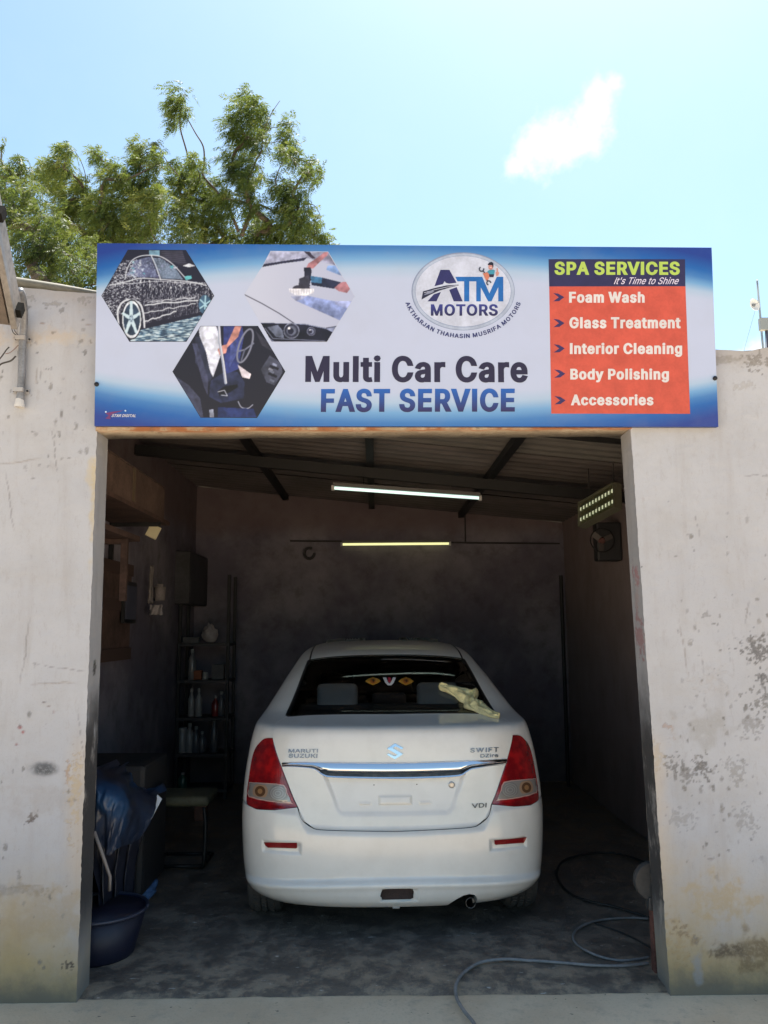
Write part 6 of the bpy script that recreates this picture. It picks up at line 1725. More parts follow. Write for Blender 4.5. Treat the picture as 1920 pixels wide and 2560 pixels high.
# ================================================================== things inside the garage
def F4(x, y): return (180 + x / 3.7705, 1060 + y / 3.7705)       # measuring crop of the upper left interior
def F5(x, y): return (180 + x / 3.7705, 1560 + y / 3.7705)
def F6(x, y): return (x / 2.37, 1900 + y / 2.37)
def F7(x, y): return (1300 + x / 2.676, 2000 + y / 2.676)
CARD = M('brown cardboard', (.13, .085, .07), .85, nscale=8, namt=.25)
WOOD = M('old brown wood', (.085, .05, .042), .8, nscale=5, namt=.35)
# high wall shelf with a long carton
p0 = atx(*F4(320, 700), -1.62); p1 = atx(*F4(870, 800), -1.62); z0 = (p0.z + p1.z) / 2 - .02
ya, yb = p0.y - .25, p1.y
zt = atx(*F4(880, 610), -1.62).z
t = thing('cardboard_carton', 'long brown cardboard carton lying on the high wooden shelf at the left wall', 'carton', (-1.8, (ya + yb) / 2, z0))
MB().bbox((-1.98, ya, z0), (-1.62, yb, zt), .004, seg=1).build('carton_body', CARD, t)
MB().box((-1.985, ya + .02, zt), (-1.80, yb - .02, zt + .006)).box((-1.79, ya + .02, zt), (-1.61, yb - .02, zt + .004)).build('flap', CARD, t)
MB().box((-1.6195, (ya + yb) / 2 - .03, z0 + .02), (-1.617, (ya + yb) / 2 + .03, zt)).build('tape', M('tan tape', (.16, .12, .08), .4), t)
t = thing('wall_shelf', 'upper plank shelf carrying the long carton on the left wall', 'shelf', (-1.8, (ya + yb) / 2, z0 - .06))
MB().box((-1.995, ya - .1, z0 - .03), (-1.60, yb + .1, z0 - .002)).build('plank', WOOD, t)
for yy in (ya + .1, yb - .12):
    MB().box((-1.995, yy, z0 - .06), (-1.62, yy + .03, z0 - .032)).box((-1.995, yy, z0 - .34), (-1.965, yy + .03, z0 - .062)).build('bracket', STEEL, t)
q0 = atx(*F4(320, 1000), -1.60); q1_ = atx(*F4(640, 1090), -1.60)
zs = q1_.z
t = thing('wall_shelf', 'lower plank shelf on the left wall below the long carton', 'shelf', (-1.8, q1_.y - .5, zs))
MB().box((-1.995, q0.y - .3, zs - .015), (-1.60, q1_.y, zs + .02)).build('plank', WOOD, t)
MB().box((-1.66, q1_.y - .22, zs - .42), (-1.62, q1_.y - .18, zs - .016)).box((-1.995, q1_.y - .22, zs - .05), (-1.66, q1_.y - .18, zs - .017)).build('bracket', WOOD, t)
# pale box fixed at the wall
c = atx(*F4(765, 1015), -1.72)
MBx = MB().obox(c, Vector((.05, 0, .012)), Vector((0, .035, 0)), Vector((-.010, 0, .042)))
o = MB().bbox((-.045, -.02, -.05), (.045, .02, .05), .004).build('switch_box', M('cream plastic', (.62, .56, .36), .6), loc=(0, 0, 0))
o.location = c; o.rotation_euler = (0, radians(24), radians(20))
tag(o, 'small cream box tilted at the end of the lower wall shelf', 'switch box')
# wooden door leaf and board leaning at the left wall
a = atx(*F5(345, 330), -1.9); b = atx(*F5(590, 330), -1.9); tp_ = atx(*F5(590, -560), -1.9)
t = thing('wooden_door', 'brown wooden door leaf standing against the left inner wall', 'door', (-1.93, (a.y + b.y) / 2, b.z))
MB().box((-1.985, a.y - .1, b.z), (-1.945, b.y, tp_.z)).build('leaf', WOOD, t)
for zz in (b.z, (b.z + tp_.z) / 2, tp_.z - .09):
    MB().box((-1.944, a.y - .1, zz), (-1.93, b.y, zz + .09)).build('rail', M('dark brown wood', (.06, .035, .03), .8), t)
a = atx(*F4(510, 1480), -1.9); b = atx(*F4(600, 1880), -1.9)
t = thing('framed_board', 'narrow dark blue framed board hanging on the brown door leaf', 'board', (-1.9, a.y, (a.z + b.z) / 2))
MB().box((-1.929, a.y, b.z), (-1.905, b.y + .02, a.z)).build('frame', BLK, t)
MB().box((-1.904, a.y + .02, b.z + .03), (-1.9, b.y, a.z - .03)).build('board', M('blue grey board', (.06, .065, .10), .5), t)
# hanging white rag strips
def hanging_cloth(px0, py0, px1, py1, Y, name, lab, cat, mat, wav=.02, taper=.6):
    tl = aty(px0, py0, Y); br = aty(px1, py1, Y); V = []; nx_, nz_ = 9, 16
    for j in range(nz_ + 1):
        for i in range(nx_ + 1):
            u, v_ = i / nx_, j / nz_
            w = 1 - (1 - taper) * (1 - v_)
            V.append((tl.x + (br.x - tl.x) * (.5 + (u - .5) * w) + .01 * fbm(v_ * 4, 5), Y + wav * sin(u * 11 + v_ * 2) + .01 * fbm(u * 3, v_ * 5), tl.z + (br.z - tl.z) * v_ + .012 * fbm(u * 4, 9) * v_))
    F = [(j*(nx_+1)+i, (j+1)*(nx_+1)+i, (j+1)*(nx_+1)+i+1, j*(nx_+1)+i+1) for j in range(nz_) for i in range(nx_)]
    o = mkobj(name, V, F, mat, smooth=True, loc=V[0]); md = o.modifiers.new('thick', 'SOLIDIFY'); md.thickness = .004
    return tag(o, lab, cat)
RAG = M('grey white rag', (.24, .21, .205), .9, nscale=12, namt=.2)
hanging_cloth(*F4(722, 1330), *F4(768, 1690), 3.1, 'hanging_rag', 'narrow pale rag hanging beside the brown door leaf', 'rag', RAG, .012, .5)
hanging_cloth(*F4(722, 1705), *F4(862, 1800), 3.1, 'paper_sheet', 'crumpled white paper below the pale hanging rag', 'paper', M('crumpled paper', (.32, .29, .29), .85, nscale=10), .02, .8)
c = aty(*F4(830, 1600), 3.3)
t = thing('plastic_jar', 'small pale plastic jar hanging right of the narrow rag', 'jar', c)
MB().lathe(c, [(.052, .06), (.05, .06), (.044, -.055), (.045, -.06), (.0, -.06)], 16).build('cup', RAG, t, smooth=True)
MB().lathe(c, [(.030, .06), (.030, .085), (0, .085)], 14).build('cap', RAG, t)
# flat grey locker top
a = aty(*F4(735, 1185), 4.35); b = aty(*F4(1150, 1250), 4.35)
t = thing('wall_cupboard', 'dark grey wall cupboard high in the left rear corner', 'cupboard', ((a.x + b.x) / 2, 4.6, a.z))
MB().bbox((a.x - .05, 4.30, a.z - .55), (b.x - .02, 5.15, a.z - .02), .01, seg=1).build('cabinet', M('grey enamel', (.05, .05, .058), .5, nscale=4, namt=.3), t)
MB().box((a.x - .05, 4.285, a.z - .50), ((a.x + b.x) / 2 - .01, 4.297, a.z - .06)).build('door', M('grey enamel', (.1, .1, .11), .5), t)
MB().box(((a.x + b.x) / 2, 4.285, a.z - .50), (b.x - .03, 4.297, a.z - .06)).build('door', M('grey enamel', (.1, .1, .11), .5), t)
# steel rack in the rear left corner with bottles
RYF = 4.40
rx0 = aty(*F5(985, 600), RYF).x; rx1 = aty(*F5(1475, 600), RYF).x
lv = [aty(*F5(1200, yy), RYF).z for yy in (182, 530, 882, 1225, 1560)]
rack = thing('steel_rack', 'tall dark steel rack of shelves in the left rear corner', 'rack', ((rx0 + rx1) / 2, RYF + .2, 0))
ztop = aty(*F4(1300, 1190), RYF).z - .25
for x in (rx0, rx1 - .03):
    for y in (RYF, RYF + .36):
        MB().box((x, y, .012), (x + .03, y + .03, ztop)).build('post', STEEL, rack)
for z in lv:
    MB().box((rx0 - .002, RYF - .002, z - .028), (rx1 + .002, RYF + .392, z - .002)).build('shelf', M('dark shelf steel', (.035, .035, .04), .55, .2), rack)
BOT = [('clear bottle', (.16, .16, .17), .3), ('white bottle', (.25, .25, .25), .4), ('grey bottle', (.10, .10, .11), .35), ('red bottle', (.18, .02, .02), .35), ('green bottle', (.02, .09, .07), .35)]
def bottle(px, pyb, h, r, kind, lab, shape=0):
    c = aty(*F5(px, pyb), RYF + .12); zz = min(lv, key=lambda q: abs(q - c.z))
    c = Vector((c.x, RYF + .12, zz)); nm, cc, ro = BOT[kind]
    t = thing('bottle', lab, 'bottle', c, group='bottles on the steel rack')
    pr = [(r * .9, 0), (r, .006), (r, h * .62), (r * .55, h * .76), (r * .34, h * .82), (r * .34, h * .9)] if shape == 0 else [(r * .95, 0), (r, .006), (r, h * .86), (r * .85, h * .9)]
    MB().lathe(c, pr, 14).build('bottle_body', M(nm, cc, ro, coat=.5), t, smooth=True)
    cr = r * .42 if shape == 0 else r * .9
    MB().lathe(c, [(cr, h * .88), (cr, h), (cr * .9, h * 1.01), (0, h * 1.01)], 12).build('cap', M('cap grey', (.3, .3, .3), .5), t)
bottle(1128, 530, .30, .042, 0, 'tall clear bottle on the second shelf of the rack')
bottle(1255, 530, .07, .03, 1, 'tiny white bottle on the second shelf of the rack', 1)
bottle(1122, 882, .27, .034, 1, 'left one of two slim bottles on the middle shelf of the rack')
bottle(1192, 882, .27, .034, 1, 'right one of two slim bottles on the middle shelf of the rack')
bottle(1350, 882, .20, .04, 3, 'red bottle on the middle shelf of the rack')
bottle(1405, 882, .24, .036, 2, 'grey bottle beside the red bottle on the rack')
bottle(1035, 1225, .24, .05, 1, 'broad white jar at the left end of the lower shelf', 1)
bottle(1105, 1225, .28, .048, 1, 'white bottle second from the left on the lower shelf')
bottle(1165, 1225, .25, .042, 2, 'grey bottle in the middle of the lower shelf')
bottle(1225, 1225, .20, .038, 2, 'short grey bottle right of the middle on the lower shelf')
bottle(1335, 1225, .34, .04, 2, 'tall grey bottle near the right end of the lower shelf')
bottle(1040, 1560, .14, .045, 4, 'small green bottle on the bottom shelf of the rack')
def rbox(px, pyb, w, h, mat, lab, name='small_box'):
    c = aty(*F5(px, pyb), RYF + .1); zz = min(lv, key=lambda q: abs(q - c.z))
    o = MB().bbox((-w / 2, -.04, 0), (w / 2, .05, h), .004).build(name, mat, local=True); o.location = (c.x, RYF + .12, zz)
    return tag(o, lab, 'box')
rbox(1185, 530, .075, .09, M('orange carton', (.22, .07, .03), .7), 'small orange carton on the second shelf of the rack')
rbox(1375, 530, .12, .15, M('grey carton', (.09, .09, .095), .7, nscale=20), 'grey printed carton at the right end of the second shelf')
rbox(1120, 182, .16, .06, M('grey carton', (.16, .16, .17), .7), 'flat grey carton on the top shelf of the rack')
# white bag on the top shelf
c = aty(*F5(1305, 175), RYF + .14); c.z = lv[0]
bm = bmesh.new(); bmesh.ops.create_icosphere(bm, subdivisions=4, radius=1)
for v in bm.verts:
    p = v.co.copy(); k = 1 + .16 * fbm(p.x * 2, p.y * 2, p.z * 2) + .07 * fbm(p.x * 7, p.y * 7, p.z * 7)
    z = p.z * .5 + .5; sh = 1 - .45 * z ** 2
    v.co = Vector((p.x * .088 * k * sh - .015 * z, p.y * .07 * k * sh, max(0, z * .19 * k)))
o = MB().bm(bm).build('plastic_bag', M('white plastic bag', (.33, .30, .31), .45, nscale=20, namt=.15), local=True, smooth=True); o.location = c
tag(o, 'crumpled white plastic bag on the top shelf of the steel rack', 'bag')
c = aty(580, 1945, RYF)
# narrow steel strips leaning beside the rack
o = MB().tube([aty(577, 1955, 4.3), aty(574, 1868, 4.5)], .008, 6).build('metal_rod', STEEL)
tag(o, 'thin dark metal rod leaning beside the steel rack', 'rod')

# small dark stool with a tube frame, olive seat
seat_z = .50
sc_ = atz(*F6(1050, 225), seat_z); fl = atz(*F6(900, 685), .02)
sx, sy = sc_.x, fl.y + .30
st = thing('stool', 'low tube frame stool with an olive padded seat near the left wall', 'stool', (sx, sy, 0))
MB().bbox((sx - .21, sy - .16, seat_z - .07), (sx + .21, sy + .20, seat_z), .03, seg=3).build('seat', M('olive vinyl', (.12, .12, .075), .6, nscale=8, namt=.25), st, smooth=True)
for sg in (-1, 1):
    x = sx + sg * .17
    pts = spline([(x, sy - .12, seat_z - .08), (x + sg * .02, sy - .15, .3), (x + sg * .02, sy - .18, .08), (x + sg * .0, sy - .14, .03), (x, sy + .0, .025), (x, sy + .22, .025)], 6)
    MB().tube(pts, .014, 8).build('leg', BLK, st, smooth=True)
MB().tube([(sx - .17, sy - .16, .04), (sx + .17, sy - .16, .04)], .013, 8).build('stretcher', BLK, st, smooth=True)
MB().tube([(sx - .17, sy + .22, .025), (sx + .17, sy + .22, .025)], .013, 8).build('stretcher', BLK, st, smooth=True)
# small brown tin behind the stool
c = atz(*F6(1190, 350), .02)
o = MB().bbox((-.05, -.05, 0), (.05, .05, .25), .008).build('small_tin', M('rust brown tin', (.22, .11, .08), .6, nscale=9), local=True); o.location = (c.x, c.y, .012)
tag(o, 'small upright brown tin standing on the floor behind the stool', 'tin')
# dark machine under the blue vinyl sheet
dx, dy = -1.62, 1.33
base = thing('welding_trolley', 'dark workshop trolley covered by the blue vinyl sheet behind the left pier', 'trolley', (dx, dy, 0))
MB().bbox((-1.88, 1.06, .12), (-1.36, 1.60, .86), .03).build('cabinet', M('near black steel', (.012, .012, .014), .7, nscale=5), base)
for x in (-1.82, -1.42):
    for y in (1.12, 1.54):
        MB().lathe((x, y, .065), [(.0, -.015), (.052, -.015), (.055, 0), (.052, .015), (0, .015)], 16, 'x').build('caster', BLK, base)
        MB().box((x - .008, y - .02, .065), (x + .008, y + .02, .125)).build('leg', STEEL, base)
# the sheet: draped over the trolley, its free corner sticks out to the right showing the white back
K1 = [[F6(555, 48), F6(640, 55), F6(740, 90), F6(790, 150), F6(860, 180), F6(932, 206)],
      [F6(552, 150), F6(640, 165), F6(720, 190), F6(780, 230), F6(850, 270), F6(925, 285)],
      [F6(550, 300), F6(620, 310), F6(690, 320), F6(750, 330), F6(820, 350), F6(900, 360)],
      [F6(550, 430), F6(600, 500), F6(650, 560), F6(700, 520), F6(760, 500), F6(840, 455)]]
DY = [[.70, .80, .92, 1.0, 1.02, 1.0], [.50, .52, .56, .66, .80, .90], [.46, .48, .50, .58, .72, .86], [.46, .50, .52, .55, .66, .82]]
rows3 = []
for r in range(4):
    rows3.append(spline([aty(*K1[r][i], DY[r][i]) for i in range(6)], 8))
V = []; nn = len(rows3[0]); RR = 28
for j in range(RR + 1):
    t_ = j / RR * 3; i0 = min(2, int(t_)); f_ = t_ - i0
    for i in range(nn):
        P_ = [rows3[max(0, i0-1)][i], rows3[i0][i], rows3[i0+1][i], rows3[min(3, i0+2)][i]]
        p = .5 * ((2*P_[1]) + (P_[2]-P_[0])*f_ + (2*P_[0]-5*P_[1]+4*P_[2]-P_[3])*f_*f_ + (-P_[0]+3*P_[1]-3*P_[2]+P_[3])*f_**3)
        p = p + Vector((0, .035 * fbm(i * .12, j * .10, 2) + .018 * fbm(i * .4, j * .2, 5) - .02, 0))
        V.append(p)
# continue round over the top of the trolley towards the back
F = [(j*nn+i, (j+1)*nn+i, (j+1)*nn+i+1, j*nn+i+1) for j in range(RR) for i in range(nn-1)]
b0 = len(V)
for i in range(nn):
    p = V[i]; V.append(p + Vector((-.02, .35, -.02 - .02 * sin(i))))
for i in range(nn - 1): F.append((i, i + 1, b0 + i + 1, b0 + i))
def vinyl_mat():
    t = NT('blue vinyl sheet')
    n = t.noise(5, 5, .6)
    c = t.mix(t.ramp(n, .40, .62), (.016, .019, .032), (.022, .036, .072))
    c = t.mix(t.ramp(t.noise(3, 2), .5, .62), c, (.018, .055, .13))
    t.set(Base_Color=c, Roughness=.35); return t.mat
BVIN = vinyl_mat()
sh = thing('vinyl_sheet', 'folded blue vinyl sheet with a white edge draped over the dark trolley', 'sheet', V[0])
o = mkobj('sheet', V, F, BVIN, sh, smooth=True)
LOW = [[F6(556, 180), F6(640, 190), F6(720, 215), F6(780, 250), F6(840, 300), F6(870, 380)], [F6(552, 440), F6(620, 450), F6(690, 450), F6(740, 450), F6(790, 455), F6(845, 460)],
       [F6(556, 640), F6(620, 640), F6(680, 640), F6(725, 640), F6(765, 640), F6(800, 630)], [F6(590, 860), F6(630, 860), F6(670, 865), F6(710, 880), F6(745, 890), F6(785, 880)]]
lr = [spline([aty(*LOW[r][i], (.62, .60, .60, .58)[r] + .07 * i) for i in range(6)], 8) for r in range(4)]
LV = []
for j in range(33):
    t_ = j / 32 * 3; i0 = min(2, int(t_)); f_ = t_ - i0
    for i in range(41):
        p = lr[i0][i].lerp(lr[i0+1][i], f_)
        LV.append(p + Vector((0, .05 * sin(i * .55 + .6 * fbm(i * .1, j * .1)) * (.3 + .7 * j / 32) + .015 * fbm(i * .3, j * .2, 7), 0)))
mkobj('lower_fold', LV, [(j*41+i, (j+1)*41+i, (j+1)*41+i+1, j*41+i+1) for j in range(32) for i in range(40)], M('dark navy vinyl', (.022, .024, .040), .45, nscale=4, namt=.4), sh, smooth=True)
e0, e1, e2 = aty(*F6(932, 206), .99), aty(*F6(958, 232), .97), aty(*F6(876, 390), .85)
MB().add([e0, e1, e2, e0 + Vector((0, .01, 0)), e1 + Vector((0, .01, 0)), e2 + Vector((0, .01, 0))], [(0, 2, 1), (3, 4, 5), (0, 1, 4, 3), (1, 2, 5, 4), (2, 0, 3, 5)]).build('white_edge', M('white vinyl back', (.78, .80, .82), .5), sh)
# stick leaning
o = MB().tube([aty(*F6(558, 425), .42), aty(*F6(610, 570), .42), aty(*F6(652, 690), .44), aty(*F6(650, 775), .45)], [.010, .009, .008, .008], 7).build('broom_stick', M('pale stick', (.30, .26, .24), .7), smooth=True)
tag(o, 'thin pale bent stick leaning in front of the blue vinyl sheet', 'stick')
# blue tub behind the left pier
c = atz(*F6(560, 1240), .012)
tc_ = Vector((c.x - .06, max(c.y, .22) + .20, .012))
tub = thing('plastic_tub', 'blue plastic tub with a pale rim behind the left doorway pier', 'tub', tc_)
TB = M('dark blue plastic', (.008, .009, .026), .5, nscale=6); TI = M('blue plastic', (.006, .016, .06), .4, nscale=4, namt=.3)
MB().lathe(tc_, [(.0, .0), (.185, .0), (.19, .01), (.245, .215)], 40).build('tub_wall', TB, tub, smooth=True)
rp = [tc_ + Vector((.249 * cos(q), .249 * sin(q), .22)) for q in [2*pi*k/40 for k in range(41)]]
MB().tube(rp, .009, 8).build('rim', M('pale blue rim', (.03, .035, .06), .4), tub, smooth=True)
mi = MB()
V = []; prof_ = [(.240, .218), (.19, .03), (.05, .022), (.0, .022)]
for (r_, h_) in prof_:
    for k in range(40): V.append(tc_ + Vector((r_ * cos(2*pi*k/40), r_ * sin(2*pi*k/40), h_)))
mi.add(V, [(i*40+k, i*40+(k+1) % 40, (i+1)*40+(k+1) % 40, (i+1)*40+k) for i in range(3) for k in range(40)])
mi.build('tub_inside', TI, tub, smooth=True)
# crumpled blue cloth on the floor
c = atz(*F6(790, 850), .03)
bm = bmesh.new(); bmesh.ops.create_icosphere(bm, subdivisions=4, radius=1)
for v in bm.verts:
    p = v.co.copy(); k = 1 + .3 * fbm(p.x * 2.2, p.y * 2.2, p.z * 2) + .16 * fbm(p.x * 6, p.y * 6, p.z * 6)
    v.co = Vector((p.x * .11 * k, p.y * .10 * k, max(-.004, (p.z * .5 + .45) * .17 * k)))
o = MB().bm(bm).build('blue_cloth', M('blue cloth', (.06, .13, .28), .9, nscale=12, namt=.4), local=True, smooth=True); o.location = (c.x, c.y + .06, .014)
tag(o, 'crumpled blue cloth heap on the floor in front of the trolley', 'cloth')

# ---------------- right side
# louvred twin lamp
A_ = aty(1435, 1268, 2.35); B_ = aty(1522, 1215, 1.95); C_ = aty(1551, 1261, 1.80); D_ = aty(1464, 1307, 2.15)
cen_ = (A_ + B_ + C_ + D_) / 4; U = ((B_ - A_) + (C_ - D_)) / 4; W_ = ((D_ - A_) + (C_ - B_)) / 4
Nn = U.cross(W_).normalized(); Nn = -Nn if Nn.dot(CP - cen_) < 0 else Nn
W_ = (W_ - U * (W_.dot(U) / U.dot(U)))
lamp = thing('louvre_lamp', 'tilted twin louvre lamp hanging near the right end of the roof beam', 'light', cen_)
MB().obox(cen_ - Nn * .035, U * 1.04, W_ * 1.06, Nn * .022).build('housing', M('olive grey housing', (.12, .12, .085), .5), lamp)
MB().obox(cen_ - Nn * .010, U * .98, W_ * .98, Nn * .004).build('reflector', M('louvre backing', (.16, .165, .09), .35, .6), lamp)
CELL = M('lit louvre cell', (.6, .62, .5), .4, emit=(.86, .95, .62), es=.16)
FIN = M('louvre fin', (.20, .21, .15), .35, .7)
for row in (-.45, .45):
    for k in range(11):
        u = -.9 + 1.8 * k / 10
        MB().obox(cen_ + U * u + W_ * row, U * .045, W_ * .13, Nn * .004).build('louvre_cell', CELL, lamp)
        if k < 10: MB().obox(cen_ + U * (u + .09) + W_ * row, U * .012, W_ * .30, Nn * .012).build('fin', FIN, lamp)
for sgn in (-1, 1): MB().obox(cen_ + W_ * sgn * 1.02, U * 1.02, W_ * .04, Nn * .014).obox(cen_ + U * sgn * 1.01, U * .02, W_ * 1.02, Nn * .014).build('side_rail', M('olive grey housing', (.12, .12, .085), .5), lamp)
for q in (-.7, .7):
    p = cen_ + U * q - Nn * .05; MB().tube([p, Vector((p.x, p.y, roofz(p.x) - .01))], .003, 5).build('hanger', STEEL, lamp)
# fan box on the right wall
c = aty(1497, 1352, 3.0); fx = c.x
fan = thing('wall_fan', 'small dark wall fan with a brown hub below the louvre lamp', 'fan', (fx + .1, 3.0, c.z))
MB().bbox((fx - .02, 2.99, c.z - .17), (min(2.095, fx + .36), 3.12, c.z + .16), .02).build('fan_box', M('near black', (.02, .02, .024), .6), fan)
MB().lathe((fx + .02, 2.985, c.z), [(.0, -.03), (.018, -.03), (.03, -.01), (.032, .0)], 16, 'y').build('hub', M('brown hub', (.12, .05, .045), .5), fan)
for k in range(3):
    an = 2 * pi * k / 3 + .4
    MB().obox((fx + .02 + cos(an) * .06, 2.972, c.z + sin(an) * .06), Vector((cos(an), 0, sin(an))) * .04, Vector((-sin(an), .25, cos(an))) * .022, (0, .002, 0)).build('blade', M('dull fan blade', (.08, .07, .07), .5), fan)
ringp = [(fx + .02 + .10 * cos(q), 2.965, c.z + .10 * sin(q)) for q in [2*pi*k/24 for k in range(25)]]
MB().tube(ringp, .005, 6).build('guard', STEEL, fan)
# tube frame of a stand along the right wall (vertical pipe)
o = MB().tube([(1.99, 4.9, .01), (1.99, 4.9, 2.2)], .02, 8).build('standing_pipe', STEEL); tag(o, 'dark vertical pipe standing in the right rear corner of the garage', 'pipe')

# hoses on the floor
def hose(pts, r, mat, lab, name='hose', z=.02):
    P = [atz(x, y, z + .004) for x, y in pts]
    P = [Vector((p.x, p.y, z + r - .004)) for p in P]
    o = MB().tube(spline(P, 8), r, 8).build(name, mat, smooth=True, loc=P[0]); return tag(o, lab, 'hose', group='hoses on the garage floor')
GH = M('grey rubber hose', (.22, .21, .21), .5, nscale=8, namt=.2); BH = M('black rubber hose', (.03, .028, .028), .5)
def F8(x, y): return (600 + x / 2.074, 2150 + y / 2.074)
hose([F7(860, 1090), F7(700, 1108), F7(500, 1106), F7(300, 1090), F7(100, 1075), F8(1500, 522), F8(1380, 514), F8(1250, 530), F8(1165, 580), F8(1122, 640), F8(1122, 710), F8(1160, 780), F8(1215, 850), F8(1290, 980), F8(1380, 1200)], .0078, GH, 'thick grey hose curving across the doorway out to the street')
hose([F7(860, 1050), F7(760, 1066), F7(650, 1070), F7(520, 1040), F7(400, 980), F7(355, 915), F7(400, 850), F7(520, 805), F7(700, 788), F7(860, 792)], .0068, GH, 'thinner grey hose lying in one wide loop by the right jamb')
hose([F7(500, 822), F7(620, 860), F7(760, 920), F7(900, 1000)], .005, BH, 'short thin black hose inside the grey hose loop', 'cable')
hose([F7(860, 785), F7(760, 752), F7(620, 710), F7(480, 680), F7(360, 640), F7(280, 570), F7(245, 480), F7(300, 400), F7(460, 358), F7(620, 355), F7(740, 380), F7(900, 440), F7(1000, 470)], .0075, BH, 'black hose in a large loop on the floor right of the car')
# round disc and bracket behind the right jamb, rusty post
c = aty(*F7(880, 535), TH + .06)
dsc = thing('round_lid', 'grey round metal lid fixed behind the right doorway jamb', 'lid', c)
MB().lathe((c.x, TH + .03, c.z), [(.0, .0), (.085, .0), (.09, .01), (.09, .035), (.07, .05), (0, .055)], 28, 'y').build('disc', M('grey metal lid', (.07, .07, .072), .5, .3, nscale=9), dsc, smooth=False)
MB().bbox((c.x - .03, TH + .02, c.z - .13), (c.x + .02, TH + .08, c.z - .07), .006).build('bracket', M('grey metal lid', (.3, .3, .3), .5), dsc)
a = aty(*F7(870, 690), TH + .08); b = aty(*F7(890, 1125), TH + .08)
o = MB().bbox((a.x - .005, TH + .04, .012), (a.x + .045, TH + .09, a.z), .004).build('rusty_post', M('rust red metal', (.16, .065, .05), .8, nscale=12, namt=.35, bump=.6))
tag(o, 'short rust red metal post standing behind the right doorway jamb', 'post')
# ================================================================== outside: wall fittings, mast, trees
def F1(x, y): return (x / 3.687, 480 + y / 3.687)
def F2(x, y): return (1720 + x / 5.025, 660 + y / 5.025)
GP_ = M('grey conduit pipe', (.20, .205, .22), .45, .3, nscale=14, namt=.25)
# tube lamp fitting on a bent conduit
A_ = aty(-22, 792, -.20); B_ = aty(-118, 372, -.88)
ax = (B_ - A_); L_ = ax.length; ax.normalize()
side = ax.cross(Vector((0, 0, 1))).normalized()
side = Vector((1, 0, 0)) - ax * ax.x; side.normalize()
up_ = side.cross(ax).normalized()
if up_.z < 0: up_ = -up_
fx = thing('street_lamp', 'long old box lamp on a bent grey conduit at the upper left of the wall', 'lamp', A_)
mid = (A_ + B_) / 2
HM = M('stained grey metal', (.17, .155, .145), .6, .1, nscale=5, namt=.45)
w2 = .135
MB().obox(mid, ax * L_ / 2, side * w2, up_ * .045).build('housing', HM, fx)
MB().obox(mid - up_ * .055 + side * 0, ax * (L_ / 2 - .02), side * (w2 - .035), up_ * .010).build('diffuser', M('dusty brown lamp cover', (.085, .07, .06), .35, nscale=3, namt=.5), fx)
for sgn in (-1, 1):
    MB().obox(mid - up_ * .05 + side * sgn * (w2 - .012), ax * L_ / 2 * 1.005, side * .014, up_ * .018).build('frame_rail', M('pale frame metal', (.20, .19, .185), .5, .3, nscale=6, namt=.25), fx)
for t_ in (.02, .62):
    MB().obox(A_ + ax * (L_ * t_ + .06) + side * (w2 + .012) - up_ * .02, ax * .022, side * .014, up_ * .03).build('clip', M('dull black clip', (.01, .01, .01), .95, spec=.05), fx)
pp = [aty(*F1(178, 905), -.16), aty(*F1(205, 960), -.12), aty(*F1(222, 1080), -.07), aty(*F1(222, 1200), -.045), aty(*F1(212, 1330), -.032), aty(*F1(205, 1500), -.030), aty(*F1(195, 1800), -.030), aty(*F1(180, 1962), -.030)]
MB().tube(spline(pp, 6), .0185, 12).build('conduit', GP_, fx, smooth=True)
pp2 = [aty(*F1(192, 1100), -.03), aty(*F1(185, 1180), -.024), aty(*F1(190, 1500), -.015), aty(*F1(176, 1800), -.014)]
MB().tube(spline(pp2, 5), .008, 8).build('cable', M('pale cable', (.5, .5, .5), .5), fx, smooth=True)
e = aty(*F1(180, 1962), -.030)
MB().lathe(e, [(.0185, .03), (.024, .0), (.024, -.012), (.012, -.012), (.012, .01), (0, .01)], 14).build('pipe_end', M('pale pipe end', (.5, .5, .5), .5), fx, smooth=False)
for (cx, cy) in ((215, 1362), (195, 1838)):
    p = aty(*F1(cx, cy), -.012)
    cl = MB().obox(p, (.040, 0, 0), (0, .003, 0), (0, 0, .012))
    cl.obox(p + Vector((0, -.022, 0)), (.023, 0, 0), (0, .018, 0), (0, 0, .010))
    o = cl.build('clamp', M('clamp metal', (.38, .37, .37), .5, .4), fx)
    for sg in (-1, 1): MB().lathe(p + Vector((sg * .033, -.004, 0)), [(.005, 0), (.005, -.004), (0, -.005)], 8, 'y').build('screw', BLK, o)
WR = M('dark wire', (.03, .028, .028), .6)
def wire(pts, r, Y=-.03, mat=WR, lab=None, name='wire', parent=None):
    P = spline([aty(*F1(*p), Y) for p in pts], 6)
    o = MB().tube(P, r, 6).build(name, mat, parent, smooth=True)
    if lab: tag(o, lab, 'wire')
    return o
wire([(165, 1180), (120, 1215), (108, 1250), (125, 1300), (180, 1335)], .0022, parent=fx); wire([(175, 1170), (140, 1215), (128, 1260), (150, 1300), (182, 1330)], .0018, parent=fx)
wire([(170, 1410), (120, 1460), (80, 1485), (50, 1490)], .0022, mat=M('brown wire', (.2, .13, .12), .6), parent=fx)
wire([(-120, 1640), (-40, 1580), (20, 1510), (55, 1460), (85, 1428)], .0035, -.10, lab='upper black wire sticking into view left of the conduit')
wire([(-120, 1680), (-20, 1610), (20, 1580), (100, 1555), (145, 1512)], .0045, -.10, lab='lower black wire sticking into view left of the conduit')
